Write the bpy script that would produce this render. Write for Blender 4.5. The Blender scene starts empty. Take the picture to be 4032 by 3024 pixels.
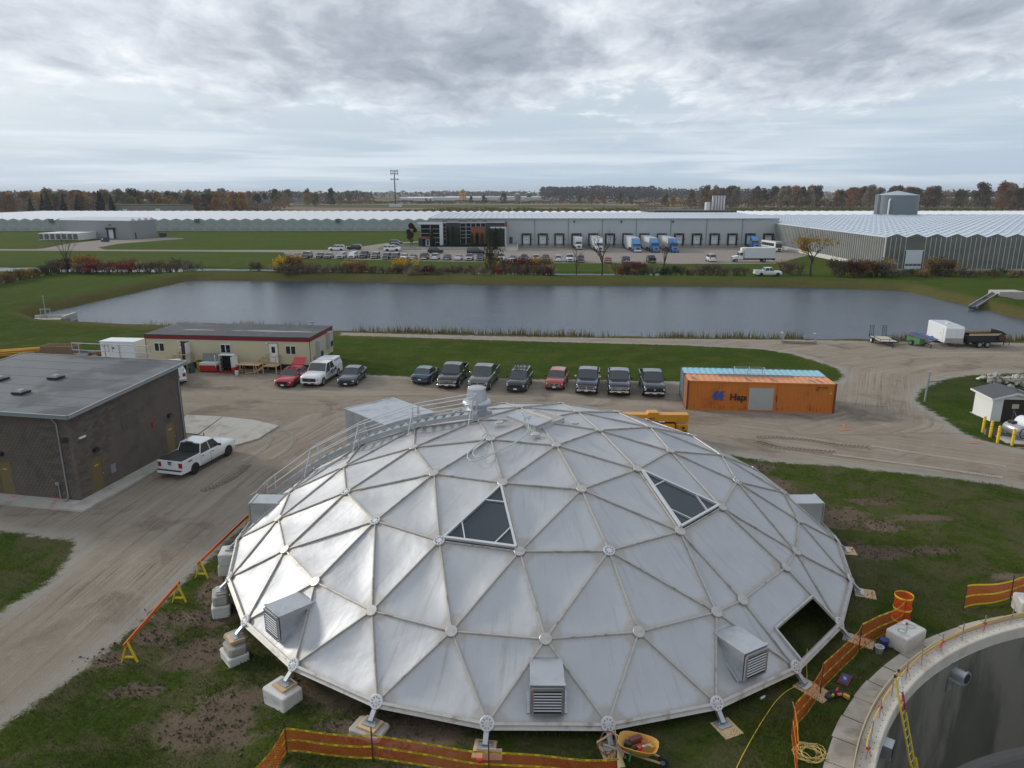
import bpy, bmesh, math, random
import numpy as np
from mathutils import Vector, Matrix
random.seed(7); rng=np.random.default_rng(7)
R=math.radians; pi=math.pi
SC=bpy.context.scene; COL=SC.collection
# ---------------------------------------------------------------- camera
cd=bpy.data.cameras.new('camera'); cam=bpy.data.objects.new('camera',cd); COL.objects.link(cam)
cam.location=(0,0,18.1); cam.rotation_euler=(R(90-14.93),0,0)
cd.sensor_width=36; cd.lens=36*2850/4032; cd.clip_start=.1; cd.clip_end=20000
SC.camera=cam
# ---------------------------------------------------------------- node helpers
class NT:
    def __init__(s,tree): s.t=tree; s.t.nodes.clear()
    def n(s,ty,ins=None,**kw):
        nd=s.t.nodes.new(ty)
        for k,v in kw.items(): setattr(nd,k,v)
        for k,v in (ins or {}).items():
            if isinstance(v,(bpy.types.NodeSocket,)): s.t.links.new(v,nd.inputs[k])
            else: nd.inputs[k].default_value=v
        return nd
    def math(s,op,a,b=0.,c=0.,clamp=False):
        nd=s.t.nodes.new('ShaderNodeMath'); nd.operation=op; nd.use_clamp=clamp
        for i,v in enumerate((a,b,c)):
            if isinstance(v,bpy.types.NodeSocket): s.t.links.new(v,nd.inputs[i])
            else: nd.inputs[i].default_value=v
        return nd.outputs[0]
    def mix(s,f,a,b,blend='MIX'):
        nd=s.t.nodes.new('ShaderNodeMix'); nd.data_type='RGBA'; nd.blend_type=blend
        for i,v in ((0,f),(6,a),(7,b)):
            if isinstance(v,bpy.types.NodeSocket): s.t.links.new(v,nd.inputs[i])
            else: nd.inputs[i].default_value=v if i==0 else (*v[:3],1)
        return nd.outputs[2]
    def step(s,x,a,b):
        nd=s.n('ShaderNodeMapRange',{0:x,1:a,2:b,3:0.,4:1.},interpolation_type='SMOOTHSTEP',clamp=True); return nd.outputs[0]
    def noise(s,vec,scale,detail=3,rough=.55,dist=0.,ty='FBM'):
        nd=s.n('ShaderNodeTexNoise',{'Scale':scale,'Detail':detail,'Roughness':rough,'Distortion':dist},noise_dimensions='3D')
        if vec is not None: s.t.links.new(vec,nd.inputs['Vector'])
        return nd.outputs['Fac']
    def scale(s,vec,v,loc=(0,0,0)):
        nd=s.n('ShaderNodeMapping',{'Scale':v,'Location':loc}); s.t.links.new(vec,nd.inputs['Vector']); return nd.outputs[0]
    def ramp(s,f,stops):
        nd=s.t.nodes.new('ShaderNodeValToRGB'); e=nd.color_ramp.elements
        while len(e)<len(stops): e.new(.5)
        for el,(p,c) in zip(e,stops): el.position=p; el.color=(*c[:3],1)
        s.t.links.new(f,nd.inputs[0]); return nd.outputs[0]
    def link(s,a,b): s.t.links.new(a,b)
# ---------------------------------------------------------------- world
SUN=Vector((-.82,.44,.385)).normalized()
selev=math.asin(SUN.z); saz=math.atan2(SUN.x,SUN.y)
W=bpy.data.worlds.new('World'); SC.world=W; W.use_nodes=True
w=NT(W.node_tree)
tc=w.n('ShaderNodeTexCoord'); D=tc.outputs['Generated']
sp=w.n('ShaderNodeSeparateXYZ',{0:D}); dz=w.math('MAXIMUM',sp.outputs[2],0.)
den=w.math('ADD',dz,.20)
uv=w.n('ShaderNodeCombineXYZ',{0:w.math('DIVIDE',sp.outputs[0],den),1:w.math('DIVIDE',sp.outputs[1],den),2:3.7}).outputs[0]
sky=w.n('ShaderNodeTexSky',sky_type='NISHITA',sun_disc=False,sun_elevation=selev,sun_rotation=saz,air_density=1.3,dust_density=2.,ozone_density=2.)
skyc=w.mix(1.,sky.outputs[0],(.085,.085,.085),'MULTIPLY')
veil=w.mix(.80,skyc,(.525,.615,.705))
warp=w.n('ShaderNodeVectorMath',{0:uv,1:w.n('ShaderNodeVectorMath',{0:w.n('ShaderNodeTexNoise',{'Vector':uv,'Scale':2.6,'Detail':3.}).outputs['Color'],'Scale':.22},operation='SCALE').outputs[0]},operation='ADD').outputs[0]
big=w.noise(w.scale(warp,(.80,.75,1.),(2.3,.4,0)),1.,4,.5)
med=w.noise(w.scale(warp,(3.6,2.5,1.),(4,2,1)),1.,10,.60)
fine=w.noise(w.scale(warp,(10.,7.,1.),(1,7,2)),1.,9,.62)
low=w.step(sp.outputs[2],.045,.17)
body=w.math('ADD',w.math('MULTIPLY',big,1.05),w.math('ADD',w.math('MULTIPLY',med,.70),w.math('MULTIPLY',fine,.22)))
body=w.math('ADD',body,w.math('MULTIPLY',low,.30))
cover=w.math('MULTIPLY',w.step(body,1.02,1.16),w.step(sp.outputs[2],.02,.10))
thick=w.step(body,1.10,1.62)
# lit from the upper left: compare the cloud field with itself shifted toward the sun
sh_=w.n('ShaderNodeVectorMath',{0:warp,1:(-.07,.09,0.)},operation='ADD').outputs[0]
med2=w.noise(w.scale(sh_,(3.6,2.5,1.),(4,2,1)),1.,10,.60)
lit=w.math('ADD',w.math('MULTIPLY',w.math('SUBTRACT',med,med2),1.35),w.math('MULTIPLY',w.math('SUBTRACT',fine,.5),.70))
tone=w.math('ADD',w.math('SUBTRACT',w.math('SUBTRACT',.68,w.math('MULTIPLY',thick,.40)),w.math('MULTIPLY',w.math('SUBTRACT',big,.5),.9)),lit)
cc=w.ramp(tone,[(.06,(.265,.300,.360)),(.36,(.375,.415,.480)),(.64,(.560,.602,.665)),(1.0,(.84,.865,.89))])
c=w.mix(cover,veil,cc)
hz=w.n('ShaderNodeMapRange',{0:sp.outputs[2],1:.02,2:.15,3:.85,4:0.},interpolation_type='SMOOTHSTEP').outputs[0]
strat=w.noise(w.n('ShaderNodeCombineXYZ',{0:w.math('MULTIPLY',sp.outputs[0],2.2),1:w.math('MULTIPLY',sp.outputs[1],2.2),2:w.math('MULTIPLY',sp.outputs[2],42.)}).outputs[0],1.,6,.55,.4)
hc=w.mix(w.step(strat,.42,.62),(.405,.495,.595),(.600,.675,.745))
c=w.mix(hz,c,hc)
sd=w.n('ShaderNodeVectorMath',{0:D,1:tuple(SUN)},operation='DOT_PRODUCT').outputs['Value']
glow=w.math('POWER',w.math('MAXIMUM',sd,0.),6.)
c=w.mix(w.math('MULTIPLY',glow,.50,clamp=True),c,(.92,.95,.97),'MIX')
bg=w.n('ShaderNodeBackground',{'Color':c,'Strength':1.06})
w.link(bg.outputs[0],w.n('ShaderNodeOutputWorld').inputs[0])
# ---------------------------------------------------------------- sun, exposure
sl=bpy.data.lights.new('sun','SUN'); sl.energy=1.75; sl.angle=R(9); sl.color=(1,.95,.87)
so=bpy.data.objects.new('sun',sl); COL.objects.link(so); so.rotation_euler=SUN.to_track_quat('Z','Y').to_euler(); so.location=(-60,40,60)
V=SC.view_settings; V.view_transform='Standard'; V.look='None'; V.exposure=.20; V.gamma=1; V.use_curve_mapping=False
SC.cycles.use_denoising=True; SC.cycles.max_bounces=6; SC.cycles.transparent_max_bounces=12
# ---------------------------------------------------------------- mesh helpers
class MB:
    def __init__(s): s.v=[]; s.f=[]; s.sm=False
    def add(s,vs,fs):
        o=len(s.v); s.v+=[tuple(q) for q in vs]; s.f+=[tuple(i+o for i in q) for q in fs]; return s
    def box(s,c,d,rz=0.,M=None):
        x,y,z=d[0]/2,d[1]/2,d[2]/2
        vs=[Vector((a,b,e)) for a in(-x,x) for b in(-y,y) for e in(-z,z)]
        m=Matrix.Rotation(rz,3,'Z') if M is None else M
        return s.add([m@q+Vector(c) for q in vs],[(0,1,3,2),(4,6,7,5),(0,4,5,1),(2,3,7,6),(0,2,6,4),(1,5,7,3)])
    def bb(s,x0,x1,y0,y1,z0,z1): return s.box(((x0+x1)/2,(y0+y1)/2,(z0+z1)/2),(abs(x1-x0),abs(y1-y0),abs(z1-z0)))
    def bar(s,a,b,w_,h=None,up=(0,0,1)):
        a=Vector(a);b=Vector(b);d=b-a;L=d.length
        if L<1e-6: return s
        d/=L;u=Vector(up)
        if abs(d.dot(u))>.98:u=Vector((1,0,0))
        r=d.cross(u).normalized();u=r.cross(d)
        h=h or w_
        vs=[p+r*(i*w_/2)+u*(j*h/2) for p in(a,b) for i,j in((-1,-1),(1,-1),(1,1),(-1,1))]
        return s.add(vs,[(0,3,2,1),(4,5,6,7),(0,1,5,4),(1,2,6,5),(2,3,7,6),(3,0,4,7)])
    def tube(s,pts,r,n=6,caps=True,close=False):
        pts=[Vector(q) for q in pts]; m=len(pts); rs=r if isinstance(r,(list,tuple)) else [r]*m
        vs=[];fs=[]
        ref=None
        for i,q in enumerate(pts):
            if close: d=pts[(i+1)%m]-pts[i-1]
            else: d=pts[min(i+1,m-1)]-pts[max(i-1,0)]
            d=d.normalized() if d.length>1e-9 else Vector((0,0,1))
            if ref is None: ref=Vector((0,0,1)) if abs(d.z)<.9 else Vector((1,0,0))
            a=d.cross(ref).normalized(); b=a.cross(d); ref=b
            vs+=[q+(a*math.cos(2*pi*k/n)+b*math.sin(2*pi*k/n))*rs[i] for k in range(n)]
        for i in range(m if close else m-1):
            j=(i+1)%m
            fs+=[(i*n+k,i*n+(k+1)%n,j*n+(k+1)%n,j*n+k) for k in range(n)]
        if caps and not close: fs+=[tuple(range(n))[::-1],tuple((m-1)*n+k for k in range(n))]
        return s.add(vs,fs)
    def cyl(s,a,b,r0,r1=None,n=16): return s.tube([a,b],[r0,r0 if r1 is None else r1],n)
    def prism(s,poly,z0,z1):
        n=len(poly)
        ar=sum(poly[i][0]*poly[(i+1)%n][1]-poly[(i+1)%n][0]*poly[i][1] for i in range(n))
        if ar<0: poly=poly[::-1]
        return s.add([(x,y,z0) for x,y in poly]+[(x,y,z1) for x,y in poly],[tuple(range(n))[::-1],tuple(range(n,2*n))]+[(i,(i+1)%n,n+(i+1)%n,n+i) for i in range(n)])
    def extr(s,poly,axis,a,b):
        # polygon in the two other axes pushed along axis
        n=len(poly)
        def P(q,t): return (t,q[0],q[1]) if axis=='x' else (q[0],t,q[1])
        return s.add([P(q,a) for q in poly]+[P(q,b) for q in poly],[tuple(range(n)),tuple(range(n,2*n))[::-1]]+[(i,n+i,n+(i+1)%n,(i+1)%n) for i in range(n)])
    def loft(s,secs,cap=True):
        n=len(secs[0]); vs=[q for c_ in secs for q in c_]; fs=[]
        for i in range(len(secs)-1):
            fs+=[(i*n+k,i*n+(k+1)%n,(i+1)*n+(k+1)%n,(i+1)*n+k) for k in range(n)]
        if cap: fs+=[tuple(range(n))[::-1],tuple((len(secs)-1)*n+k for k in range(n))]
        return s.add(vs,fs)
    def quad(s,*q): return s.add(q,[tuple(range(len(q)))])
    def mesh(s,name,smooth=False,bev=0):
        me=bpy.data.meshes.new(name); me.from_pydata(s.v,[],s.f)
        b=bmesh.new(); b.from_mesh(me)
        bmesh.ops.recalc_face_normals(b,faces=b.faces)
        if bev: bmesh.ops.bevel(b,geom=[e for e in b.edges if len(e.link_faces)==2 and e.calc_face_angle(0)>.5],offset=bev,segments=1,affect='EDGES',profile=.5,clamp_overlap=True)
        b.to_mesh(me); b.free()
        if smooth: smooth_(me,smooth)
        return me
def smooth_(me,ang=40):
    me.polygons.foreach_set('use_smooth',[True]*len(me.polygons))
    if ang is not True and ang<179: me.set_sharp_from_angle(angle=R(ang))
def link(name,me,m,parent=None,loc=None,rz=0.):
    o=bpy.data.objects.new(name,me); COL.objects.link(o)
    if m is not None and me is not None and len(me.materials)==0: me.materials.append(m)
    if parent: o.parent=parent
    if loc: o.location=loc
    if rz: o.rotation_euler=(0,0,rz)
    return o
def part(name,mb,m,parent=None,smooth=False,label=None,stuff=False,bev=0):
    o=link(name,mb.mesh(name,smooth,bev),m,parent)
    if label:o['label']=label
    if stuff:o['kind']='stuff'
    return o
def tag(o,label=None,cat=None,group=None,kind=None):
    if label:o['label']=label
    if cat:o['category']=cat
    if group:o['group']=group
    if kind:o['kind']=kind
    return o
def thing(name,label,cat,loc=(0,0,0),rz=0.,group=None):
    o=bpy.data.objects.new(name,None); COL.objects.link(o); o.location=loc; o.rotation_euler=(0,0,rz); o.empty_display_size=.2
    return tag(o,label,cat,group)
def copy_tree(o,parent=None):
    c_=o.copy(); COL.objects.link(c_)
    if parent: c_.parent=parent
    for ch in o.children: copy_tree(ch,c_)
    return c_
def dup(o,loc,rz=0.,label=None,group=None,sc=None,mats=None):
    c_=copy_tree(o); c_.location=loc; c_.rotation_euler=(0,0,rz)
    if sc: c_.scale=sc if isinstance(sc,(tuple,list)) else (sc,)*3
    tag(c_,label,None,group)
    if mats:
        for ch in c_.children_recursive if c_.type=='EMPTY' else [c_]:
            n=ch.name.split('.')[0]
            if n in mats and ch.type=='MESH':
                ch.material_slots[0].link='OBJECT'; ch.material_slots[0].material=mats[n]
    return c_
def kill(o):
    for ch in list(o.children): kill(ch)
    bpy.data.objects.remove(o)
def textmesh(name,txt,size,m,parent,M,bold=0.,align='CENTER',ext=.004):
    cu=bpy.data.curves.new(name,'FONT'); cu.body=txt; cu.size=size; cu.align_x=align; cu.align_y='CENTER'; cu.extrude=ext; cu.offset=bold; cu.resolution_u=3
    t=bpy.data.objects.new(name,cu); me=bpy.data.meshes.new_from_object(t); bpy.data.objects.remove(t)
    o=link(name,me,m,parent); o.matrix_local=M; return o
def frame(loc,right,up):
    r=Vector(right).normalized(); u=Vector(up); u=(u-r*u.dot(r)).normalized(); n=r.cross(u)
    return Matrix(((r.x,u.x,n.x,loc[0]),(r.y,u.y,n.y,loc[1]),(r.z,u.z,n.z,loc[2]),(0,0,0,1)))
# ---------------------------------------------------------------- materials
_M={}
def mat(name,c,r=.55,m=0.,v=.12,s=1.5,b=0.,bs=20.,c2=None,ds=.6,df=.5,spec=.5,coat=0.,rv=0.,trans=0.,rnd=0.,stretch=None,alpha=None,emit=None):
    """Principled with noise colour variation, optional second colour (wear, stain) and bump."""
    if name in _M: return _M[name]
    ma=bpy.data.materials.new(name); ma.use_nodes=True; t=NT(ma.node_tree); _M[name]=ma
    co=t.n('ShaderNodeTexCoord').outputs['Object']
    if stretch: co=t.scale(co,stretch)
    p=t.n('ShaderNodeBsdfPrincipled',{'Roughness':r,'Metallic':m,'Specular IOR Level':spec,'Coat Weight':coat,'Coat Roughness':.06,'Transmission Weight':trans})
    col=None
    if v or c2:
        n1=t.noise(co,s,4,.6)
        col=t.mix(n1,tuple(x*(1-v) for x in c),tuple(min(1,x*(1+v)) for x in c))
        if c2:
            n2=t.noise(t.scale(co,(1,1,1),(3,5,1)),ds,6,.62,.3); k=t.step(n2,df-.08,df+.10); col=t.mix(k,col,c2)
        if rv: t.link(t.math('ADD',t.math('MULTIPLY',n1,rv),r-rv/2),p.inputs['Roughness'])
    if rnd:
        oi=t.n('ShaderNodeObjectInfo').outputs['Random']
        h=t.n('ShaderNodeHueSaturation',{'Value':t.math('ADD',t.math('MULTIPLY',oi,rnd*2),1-rnd),'Hue':t.math('ADD',t.math('MULTIPLY',oi,rnd*.05),.5-rnd*.025),'Color':col if col is not None else (*c,1)})
        col=h.outputs[0]
    if col is not None: t.link(col,p.inputs['Base Color'])
    else: p.inputs['Base Color'].default_value=(*c,1)
    if b:
        bn=t.n('ShaderNodeBump',{'Strength':b,'Distance':.03,'Height':t.noise(co,bs,4,.6)}); t.link(bn.outputs[0],p.inputs['Normal'])
    if alpha is not None: p.inputs['Alpha'].default_value=alpha
    if emit: p.inputs['Emission Color'].default_value=(*emit[0],1); p.inputs['Emission Strength'].default_value=emit[1]
    t.link(p.outputs[0],t.n('ShaderNodeOutputMaterial').inputs[0])
    return ma
black=mat('black_rubber',(.018,.018,.019),.75,v=.2)
dark=mat('dark_plastic',(.025,.026,.028),.5,v=.2)
chrome=mat('chrome',(.75,.76,.78),.18,1.,v=.05)
galv=mat('galvanised_steel',(.46,.48,.50),.42,.75,v=.18,s=3.,c2=(.36,.38,.39),ds=1.1,df=.6)
steel=mat('dull_steel',(.33,.35,.37),.5,.6,v=.2,s=4.)
conc=mat('concrete',(.42,.40,.36),.85,v=.16,s=2.,b=.25,bs=12.,c2=(.30,.28,.25),ds=.7,df=.58)
concw=mat('white_concrete_block',(.60,.59,.56),.85,v=.14,s=2.5,b=.5,bs=9.,c2=(.44,.42,.38),ds=1.3,df=.60,rnd=.07)
concg=mat('grey_concrete_block',(.40,.38,.33),.88,v=.18,s=3.,b=.5,bs=10.,c2=(.28,.26,.22),ds=1.6,df=.56,rnd=.08)
ply=mat('plywood',(.56,.39,.22),.7,v=.25,s=2.,c2=(.40,.26,.13),ds=1.8,df=.60,stretch=(1,7,7),rnd=.1)
lumber=mat('pine_lumber',(.50,.36,.21),.7,v=.25,s=3.,stretch=(1,6,6),rnd=.12)
white=mat('white_paint',(.72,.73,.73),.42,v=.05,s=2.)
glassd=mat('dark_glass',(.012,.015,.018),.07,v=.0,spec=.6)
# ================================================================ ground
def sm(a,b,x):
    t=np.clip((x-a)/(b-a),0,1); return t*t*(3-2*t)
def gz(x,y): return (0.3-1.2*sm(0,-16,x))*(1-sm(50,62,y))
def gzf(x,y): return float(gz(np.float64(x),np.float64(y)))
def segd(px,py,poly,closed=True):
    n=len(poly); d=np.full(px.shape,1e9)
    for i in range(n if closed else n-1):
        (ax,ay),(bx,by)=poly[i],poly[(i+1)%n]; ex,ey=bx-ax,by-ay
        t=np.clip(((px-ax)*ex+(py-ay)*ey)/(ex*ex+ey*ey),0,1)
        d=np.minimum(d,np.hypot(px-ax-t*ex,py-ay-t*ey))
    return d
def inside(px,py,poly):
    c_=np.zeros(px.shape,bool); n=len(poly)
    for i in range(n):
        (ax,ay),(bx,by)=poly[i],poly[(i+1)%n]
        if ay==by: continue
        c_^=((ay>py)!=(by>py))&(px<(bx-ax)*(py-ay)/(by-ay)+ax)
    return c_
def sdf(px,py,poly):   # positive inside
    d=segd(px,py,poly); return np.where(inside(px,py,poly),d,-d)
YARD=[(-20,8),(-18.8,22.4),(-18.3,23.7),(-17.6,25.9),(-17.3,27.1),(-17,28.6),(-16.7,30.2),(-16.5,31.9),(-16.4,33.7),(-16.2,34.9),(-15.9,36.7),(-15.6,38.6),(-14.5,44),(-10,49),(-2,52),(6,52.3),(12,50),(15.4,47.4),(17.3,46.4),(19.4,45.8),(21.8,45.5),(24.4,44.4),(27,43.7),(30.2,42.5),(31.6,41.5),(45,36),(62,29),(62,38),(36.45,48.6),(35.8,49.4),(34.7,50.7),(34.4,52),(34.8,53.9),(35.2,56),(35.7,59.7),(35.8,61),(36.3,62.6),(39,66.2),(43.1,69.7),(46.4,71.3),(52.7,72.3),(95,73),(95,87),(63,87.5),(49.8,88),(40.7,89),(35,89.5),(21.6,90),(2.9,91.2),(-22.6,94.3),(-22.2,92.5),(2.8,88.5),(20.7,86.2),(29.4,83.9),(32.1,81.4),(33.5,77.5),(34.3,74.3),(33.6,71),(32,68.8),(16.75,68.8),(2.2,69.7),(-3.2,70.4),(-10.2,70.7),(-15,71.6),(-19,72.5),(-20,76),(-39,78),(-46,77),(-46,41.5),(-29.6,38.2),(-26.1,37.4),(-24.6,37.1),(-23.85,35.4),(-23.3,32.5),(-23.6,31.2),(-23.95,30),(-25,24),(-27,8)]
LOT=[(-185,232),(-97.5,227.5),(-70,224.5),(-62,203.5),(-47,201),(-16.7,194.5),(11.9,190.2),(44.1,188),(68,188),(77,201),(86,213),(87.5,244.5),(-2,244.5),(-2,232),(-40,232),(-44,238),(-40,262),(-20,285),(-22,288),(-46,263),(-52,244),(-58,233.5),(-97,232.8),(-130,234.6),(-137,243),(-140,262),(-128,290),(-143,300),(-146,284),(-157,283),(-158,262),(-152,236),(-185,238)]
POND=[(-71.5,111.2),(-67,155.4),(-36,153),(-3.3,147),(34.2,145.2),(58,142.5),(73.3,139),(74.2,116.4),(73.5,100.7),(78,91.5),(63,90),(50,90.3),(41,91.2),(35,91.6),(21.6,92.2),(2.9,93.5),(-22.6,96.6),(-50,102),(-66,106.5)]
CREEK=[(-190,180),(-121,176.5),(-94,175.5),(-73,174.6),(-56,172.5),(-35,169.5),(-10,166.3),(9,164.3),(24,163),(34,164)]
FLOW=[[(-22,8),(-20.5,26),(-19.8,36),(-18.5,48),(-14,57),(0,59.5),(14,55.5),(22,51.5),(33,46),(62,33)],[(22,52),(30,57),(33.5,64),(38,73),(48,78),(95,79)],[(-45,66),(-14,62),(5,63)],[(-60,215),(20,212),(84,216)],[(-185,235),(-60,228)]]
DIRT=[(-15.6,27.9,1.1,.6),(-15.1,29.4,1.8,.7),(-12.9,26.7,2.2,1.2),(-11.2,22.3,2.2,1.0),(-10.2,23.5,1.8,.8),(-14.7,24.4,1.2,.5),(-16.9,26.4,1.0,.8),(-10.6,21.5,2.0,.8),(-5.1,21.4,1.7,.8),(-2.9,20.9,2.3,.9),(-14.6,32.6,.9,2.6),(-13.4,29.4,1.4,1.2),(18.3,37.6,2.3,1.5),(20.2,36.5,1.5,.9),(18.6,33.4,1.8,.8),(21.4,33.6,1.3,.5),(16.2,45.2,1.5,.8),(16.6,42,1.0,2.2),(21.4,39.7,1.6,.5),(17.2,34.4,.8,.6),(-8,19.2,3.,.7),(-3,18.2,3.,1.2),(38.6,52.4,1.,.5),(-4.3,24.,6.,2.),(24,31,1.6,.4),(23,37.5,2.2,.5),(-19,17.5,1.5,.7),(-14,19,1.4,.5)]
TC=(25.8,9.89); TRO=17.52; TRI=16.95
def axis(segs):
    out=[segs[0][0]]
    for a,b,st in segs:
        n=max(1,int(round((b-a)/st))); out+=list(np.linspace(a,b,n+1)[1:])
    return np.array(out)
def grow(a,b,st,k=1.35):
    out=[a]
    while out[-1]<b: out.append(out[-1]+st); st*=k
    return out
xs=np.concatenate([-np.array(grow(200,7000,12.)[1:][::-1]),axis([(-200,-125,3.),(-125,-46,1.1),(-46,62,.4),(62,112,1.1),(112,200,4.)]),np.array(grow(200,7000,12.)[1:])])
ys=np.concatenate([[-60,-20,0,6],axis([(10,95,.4),(95,182,.8),(182,300,3.)]),np.array(grow(300,9000,12.)[1:])])
X,Y=np.meshgrid(xs,ys); nx,ny=len(xs),len(ys)
def mkpond(X,Y):
    return -sdf(X,Y,POND)
near=(X>-130)&(X<130)&(Y>60)&(Y<200)
pd=np.full(X.shape,99.); pd[near]=mkpond(X[near],Y[near])
crm=(X>-200)&(X<60)&(Y>150)&(Y<195); cr=np.full(X.shape,99.); cr[crm]=segd(X[crm],Y[crm],CREEK,False)
Z=gz(X,Y)
wob=.25*np.sin(X*.9+Y*.35)+.2*np.sin(X*.37-Y*.8)
farside=sm(100,112,Y+np.abs(X)*.08)
bank=sm(-2.5,1.2+4.5*farside,pd+wob)
crest=.75*sm(1.,6.,pd)*(1-sm(9.,14.,pd))*farside
Z=Z*bank+(-2.2)*(1-bank)+crest
Z+=-1.1*(1-sm(4.0,6.4,cr+wob))
gs=np.full(X.shape,-40.)
m=(X>-60)&(X<110)&(Y<110); gs[m]=sdf(X[m],Y[m],YARD)
m=(Y>=150)&(Y<340)&(np.abs(X)<210); gs[m]=sdf(X[m],Y[m],LOT)
dt=np.zeros(X.shape)
m=(X>-30)&(X<50)&(Y<60)
for a,b,rx,ry in DIRT: dt[m]=np.maximum(dt[m],1-np.hypot((X[m]-a)/rx,(Y[m]-b)/ry)*.62)
dt[m]-=.55*sm(15.2,13.,np.hypot(X[m]-1.29,Y[m]-35.8))*0
# small relief: churned soil, ruts
rel=(np.sin(X*2.7+1.3*np.sin(Y*1.9))*np.sin(Y*3.1+.7*np.sin(X*2.3)))*.03
Z+=np.where((Y<62)&(gs<0),rel*(.25+1.2*np.clip(dt,0,1)),0)
fu=np.zeros(X.shape); fv=np.full(X.shape,1e9); L0=0
for pl in FLOW:
    acc=0
    for (ax,ay),(bx,by) in zip(pl[:-1],pl[1:]):
        ex,ey=bx-ax,by-ay; L=math.hypot(ex,ey); t=((X-ax)*ex+(Y-ay)*ey)/(L*L); tcl=np.clip(t,0,1)
        dd=np.hypot(X-ax-tcl*ex,Y-ay-tcl*ey); side=np.sign((X-ax)*ey-(Y-ay)*ex)
        k=dd<np.abs(fv); fv[k]=(dd*side)[k]; fu[k]=(acc+tcl*L+L0)[k]; acc+=L
    L0+=500
vid=np.arange(nx*ny).reshape(ny,nx)
quads=np.stack([vid[:-1,:-1],vid[:-1,1:],vid[1:,1:],vid[1:,:-1]],-1).reshape(-1,4)
cx_=(X[:-1,:-1]+X[1:,1:]).ravel()/2; cy_=(Y[:-1,:-1]+Y[1:,1:]).ravel()/2
hole=np.hypot(cx_-TC[0],cy_-TC[1])<TRO-.35
gq=((gs[:-1,:-1]+gs[1:,1:]).ravel()/2>0)
def sheet(name,mask,m):
    q=quads[mask]; used=np.unique(q); mp=np.full(nx*ny,-1); mp[used]=np.arange(len(used)); q=mp[q]
    me=bpy.data.meshes.new(name); me.vertices.add(len(used)); me.loops.add(q.size); me.polygons.add(len(q))
    co=np.stack([X.ravel()[used],Y.ravel()[used],Z.ravel()[used]],-1)
    me.vertices.foreach_set('co',co.ravel()); me.loops.foreach_set('vertex_index',q.ravel())
    me.polygons.foreach_set('loop_start',np.arange(0,q.size,4)); me.polygons.foreach_set('use_smooth',np.ones(len(q),bool))
    me.update(calc_edges=True)
    for an,arr in (('gravel',gs),('dirt',dt),('bank',np.where(pd<90,pd,50)),('fu',fu),('fv',fv)):
        a=me.attributes.new(an,'FLOAT','POINT'); a.data.foreach_set('value',arr.ravel()[used].astype(np.float32))
    o=link(name,me,m); o['kind']='structure'; return o
gm=bpy.data.materials.new('ground'); gm.use_nodes=True; t=NT(gm.node_tree)
geo=t.n('ShaderNodeNewGeometry').outputs['Position']
at=lambda n:t.n('ShaderNodeAttribute',attribute_name=n).outputs['Fac']
aG,aD,aB,aU,aV=at('gravel'),at('dirt'),at('bank'),at('fu'),at('fv')
spz=t.n('ShaderNodeSeparateXYZ',{0:geo}); py=spz.outputs[1]
n_s=t.noise(geo,.35,4,.6); n_m=t.noise(geo,1.6,5,.62); n_f=t.noise(geo,11.,4,.7); n_ff=t.noise(geo,45.,2,.7); n_l=t.noise(geo,.06,3,.5)
# grass
gcol=t.mix(n_m,(.020,.042,.005),(.058,.092,.012))
gcol=t.mix(t.step(n_s,.42,.70),gcol,(.078,.092,.018))
gcol=t.mix(t.math('MULTIPLY',t.step(n_f,.42,.75),.65),gcol,(.070,.095,.024))
gcol=t.mix(t.math('MULTIPLY',t.step(n_ff,.5,.8),.45),gcol,(.020,.030,.008))
mow=t.noise(t.scale(geo,(.04,1.1,1)),1.,3,.5)
gcol=t.mix(t.math('MULTIPLY',t.step(mow,.4,.7),.30),gcol,(.040,.072,.010))
gcol=t.mix(t.math('MULTIPLY',t.step(py,95.,170.),.35),gcol,(.085,.115,.022))
gcol=t.mix(t.math('MULTIPLY',t.step(n_l,.45,.65),.45),gcol,(.072,.108,.016))
n_g=t.noise(geo,4.5,5,.7)
gcol=t.mix(t.math('MULTIPLY',t.step(n_g,.50,.70),.55),gcol,(.105,.130,.030))
gcol=t.mix(t.math('MULTIPLY',t.step(n_g,.46,.32),.60),gcol,(.012,.022,.005))
gcol=t.mix(t.math('MULTIPLY',t.step(t.noise(geo,.55,5,.7,.6),.56,.66),.40),gcol,(.110,.100,.045))
worn=t.math('MULTIPLY',t.step(py,52.,46.),t.step(t.math('ADD',t.noise(geo,.42,5,.65,.7),t.math('MULTIPLY',n_f,.16)),.50,.68))
gcol=t.mix(t.math('MULTIPLY',worn,.72),gcol,t.mix(n_f,(.070,.062,.032),(.150,.130,.075)))
# rough bank vegetation
bk=t.math('MULTIPLY',t.step(aB,6.5,4.),t.step(py,84.,90.))
gcol=t.mix(t.math('MULTIPLY',bk,.8),gcol,t.mix(t.noise(geo,2.2,5,.7),(.060,.054,.022),(.165,.140,.055)))
# churned soil
so_=t.math('ADD',aD,t.math('MULTIPLY',t.math('SUBTRACT',n_m,.5),1.35)); so_=t.math('ADD',so_,t.math('MULTIPLY',t.math('SUBTRACT',n_f,.5),.7))
sk=t.step(so_,.30,.62)
soil=t.mix(n_f,(.095,.070,.048),(.205,.158,.115)); soil=t.mix(t.step(n_s,.5,.7),soil,(.20,.155,.115))
gcol=t.mix(sk,gcol,soil)
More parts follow.
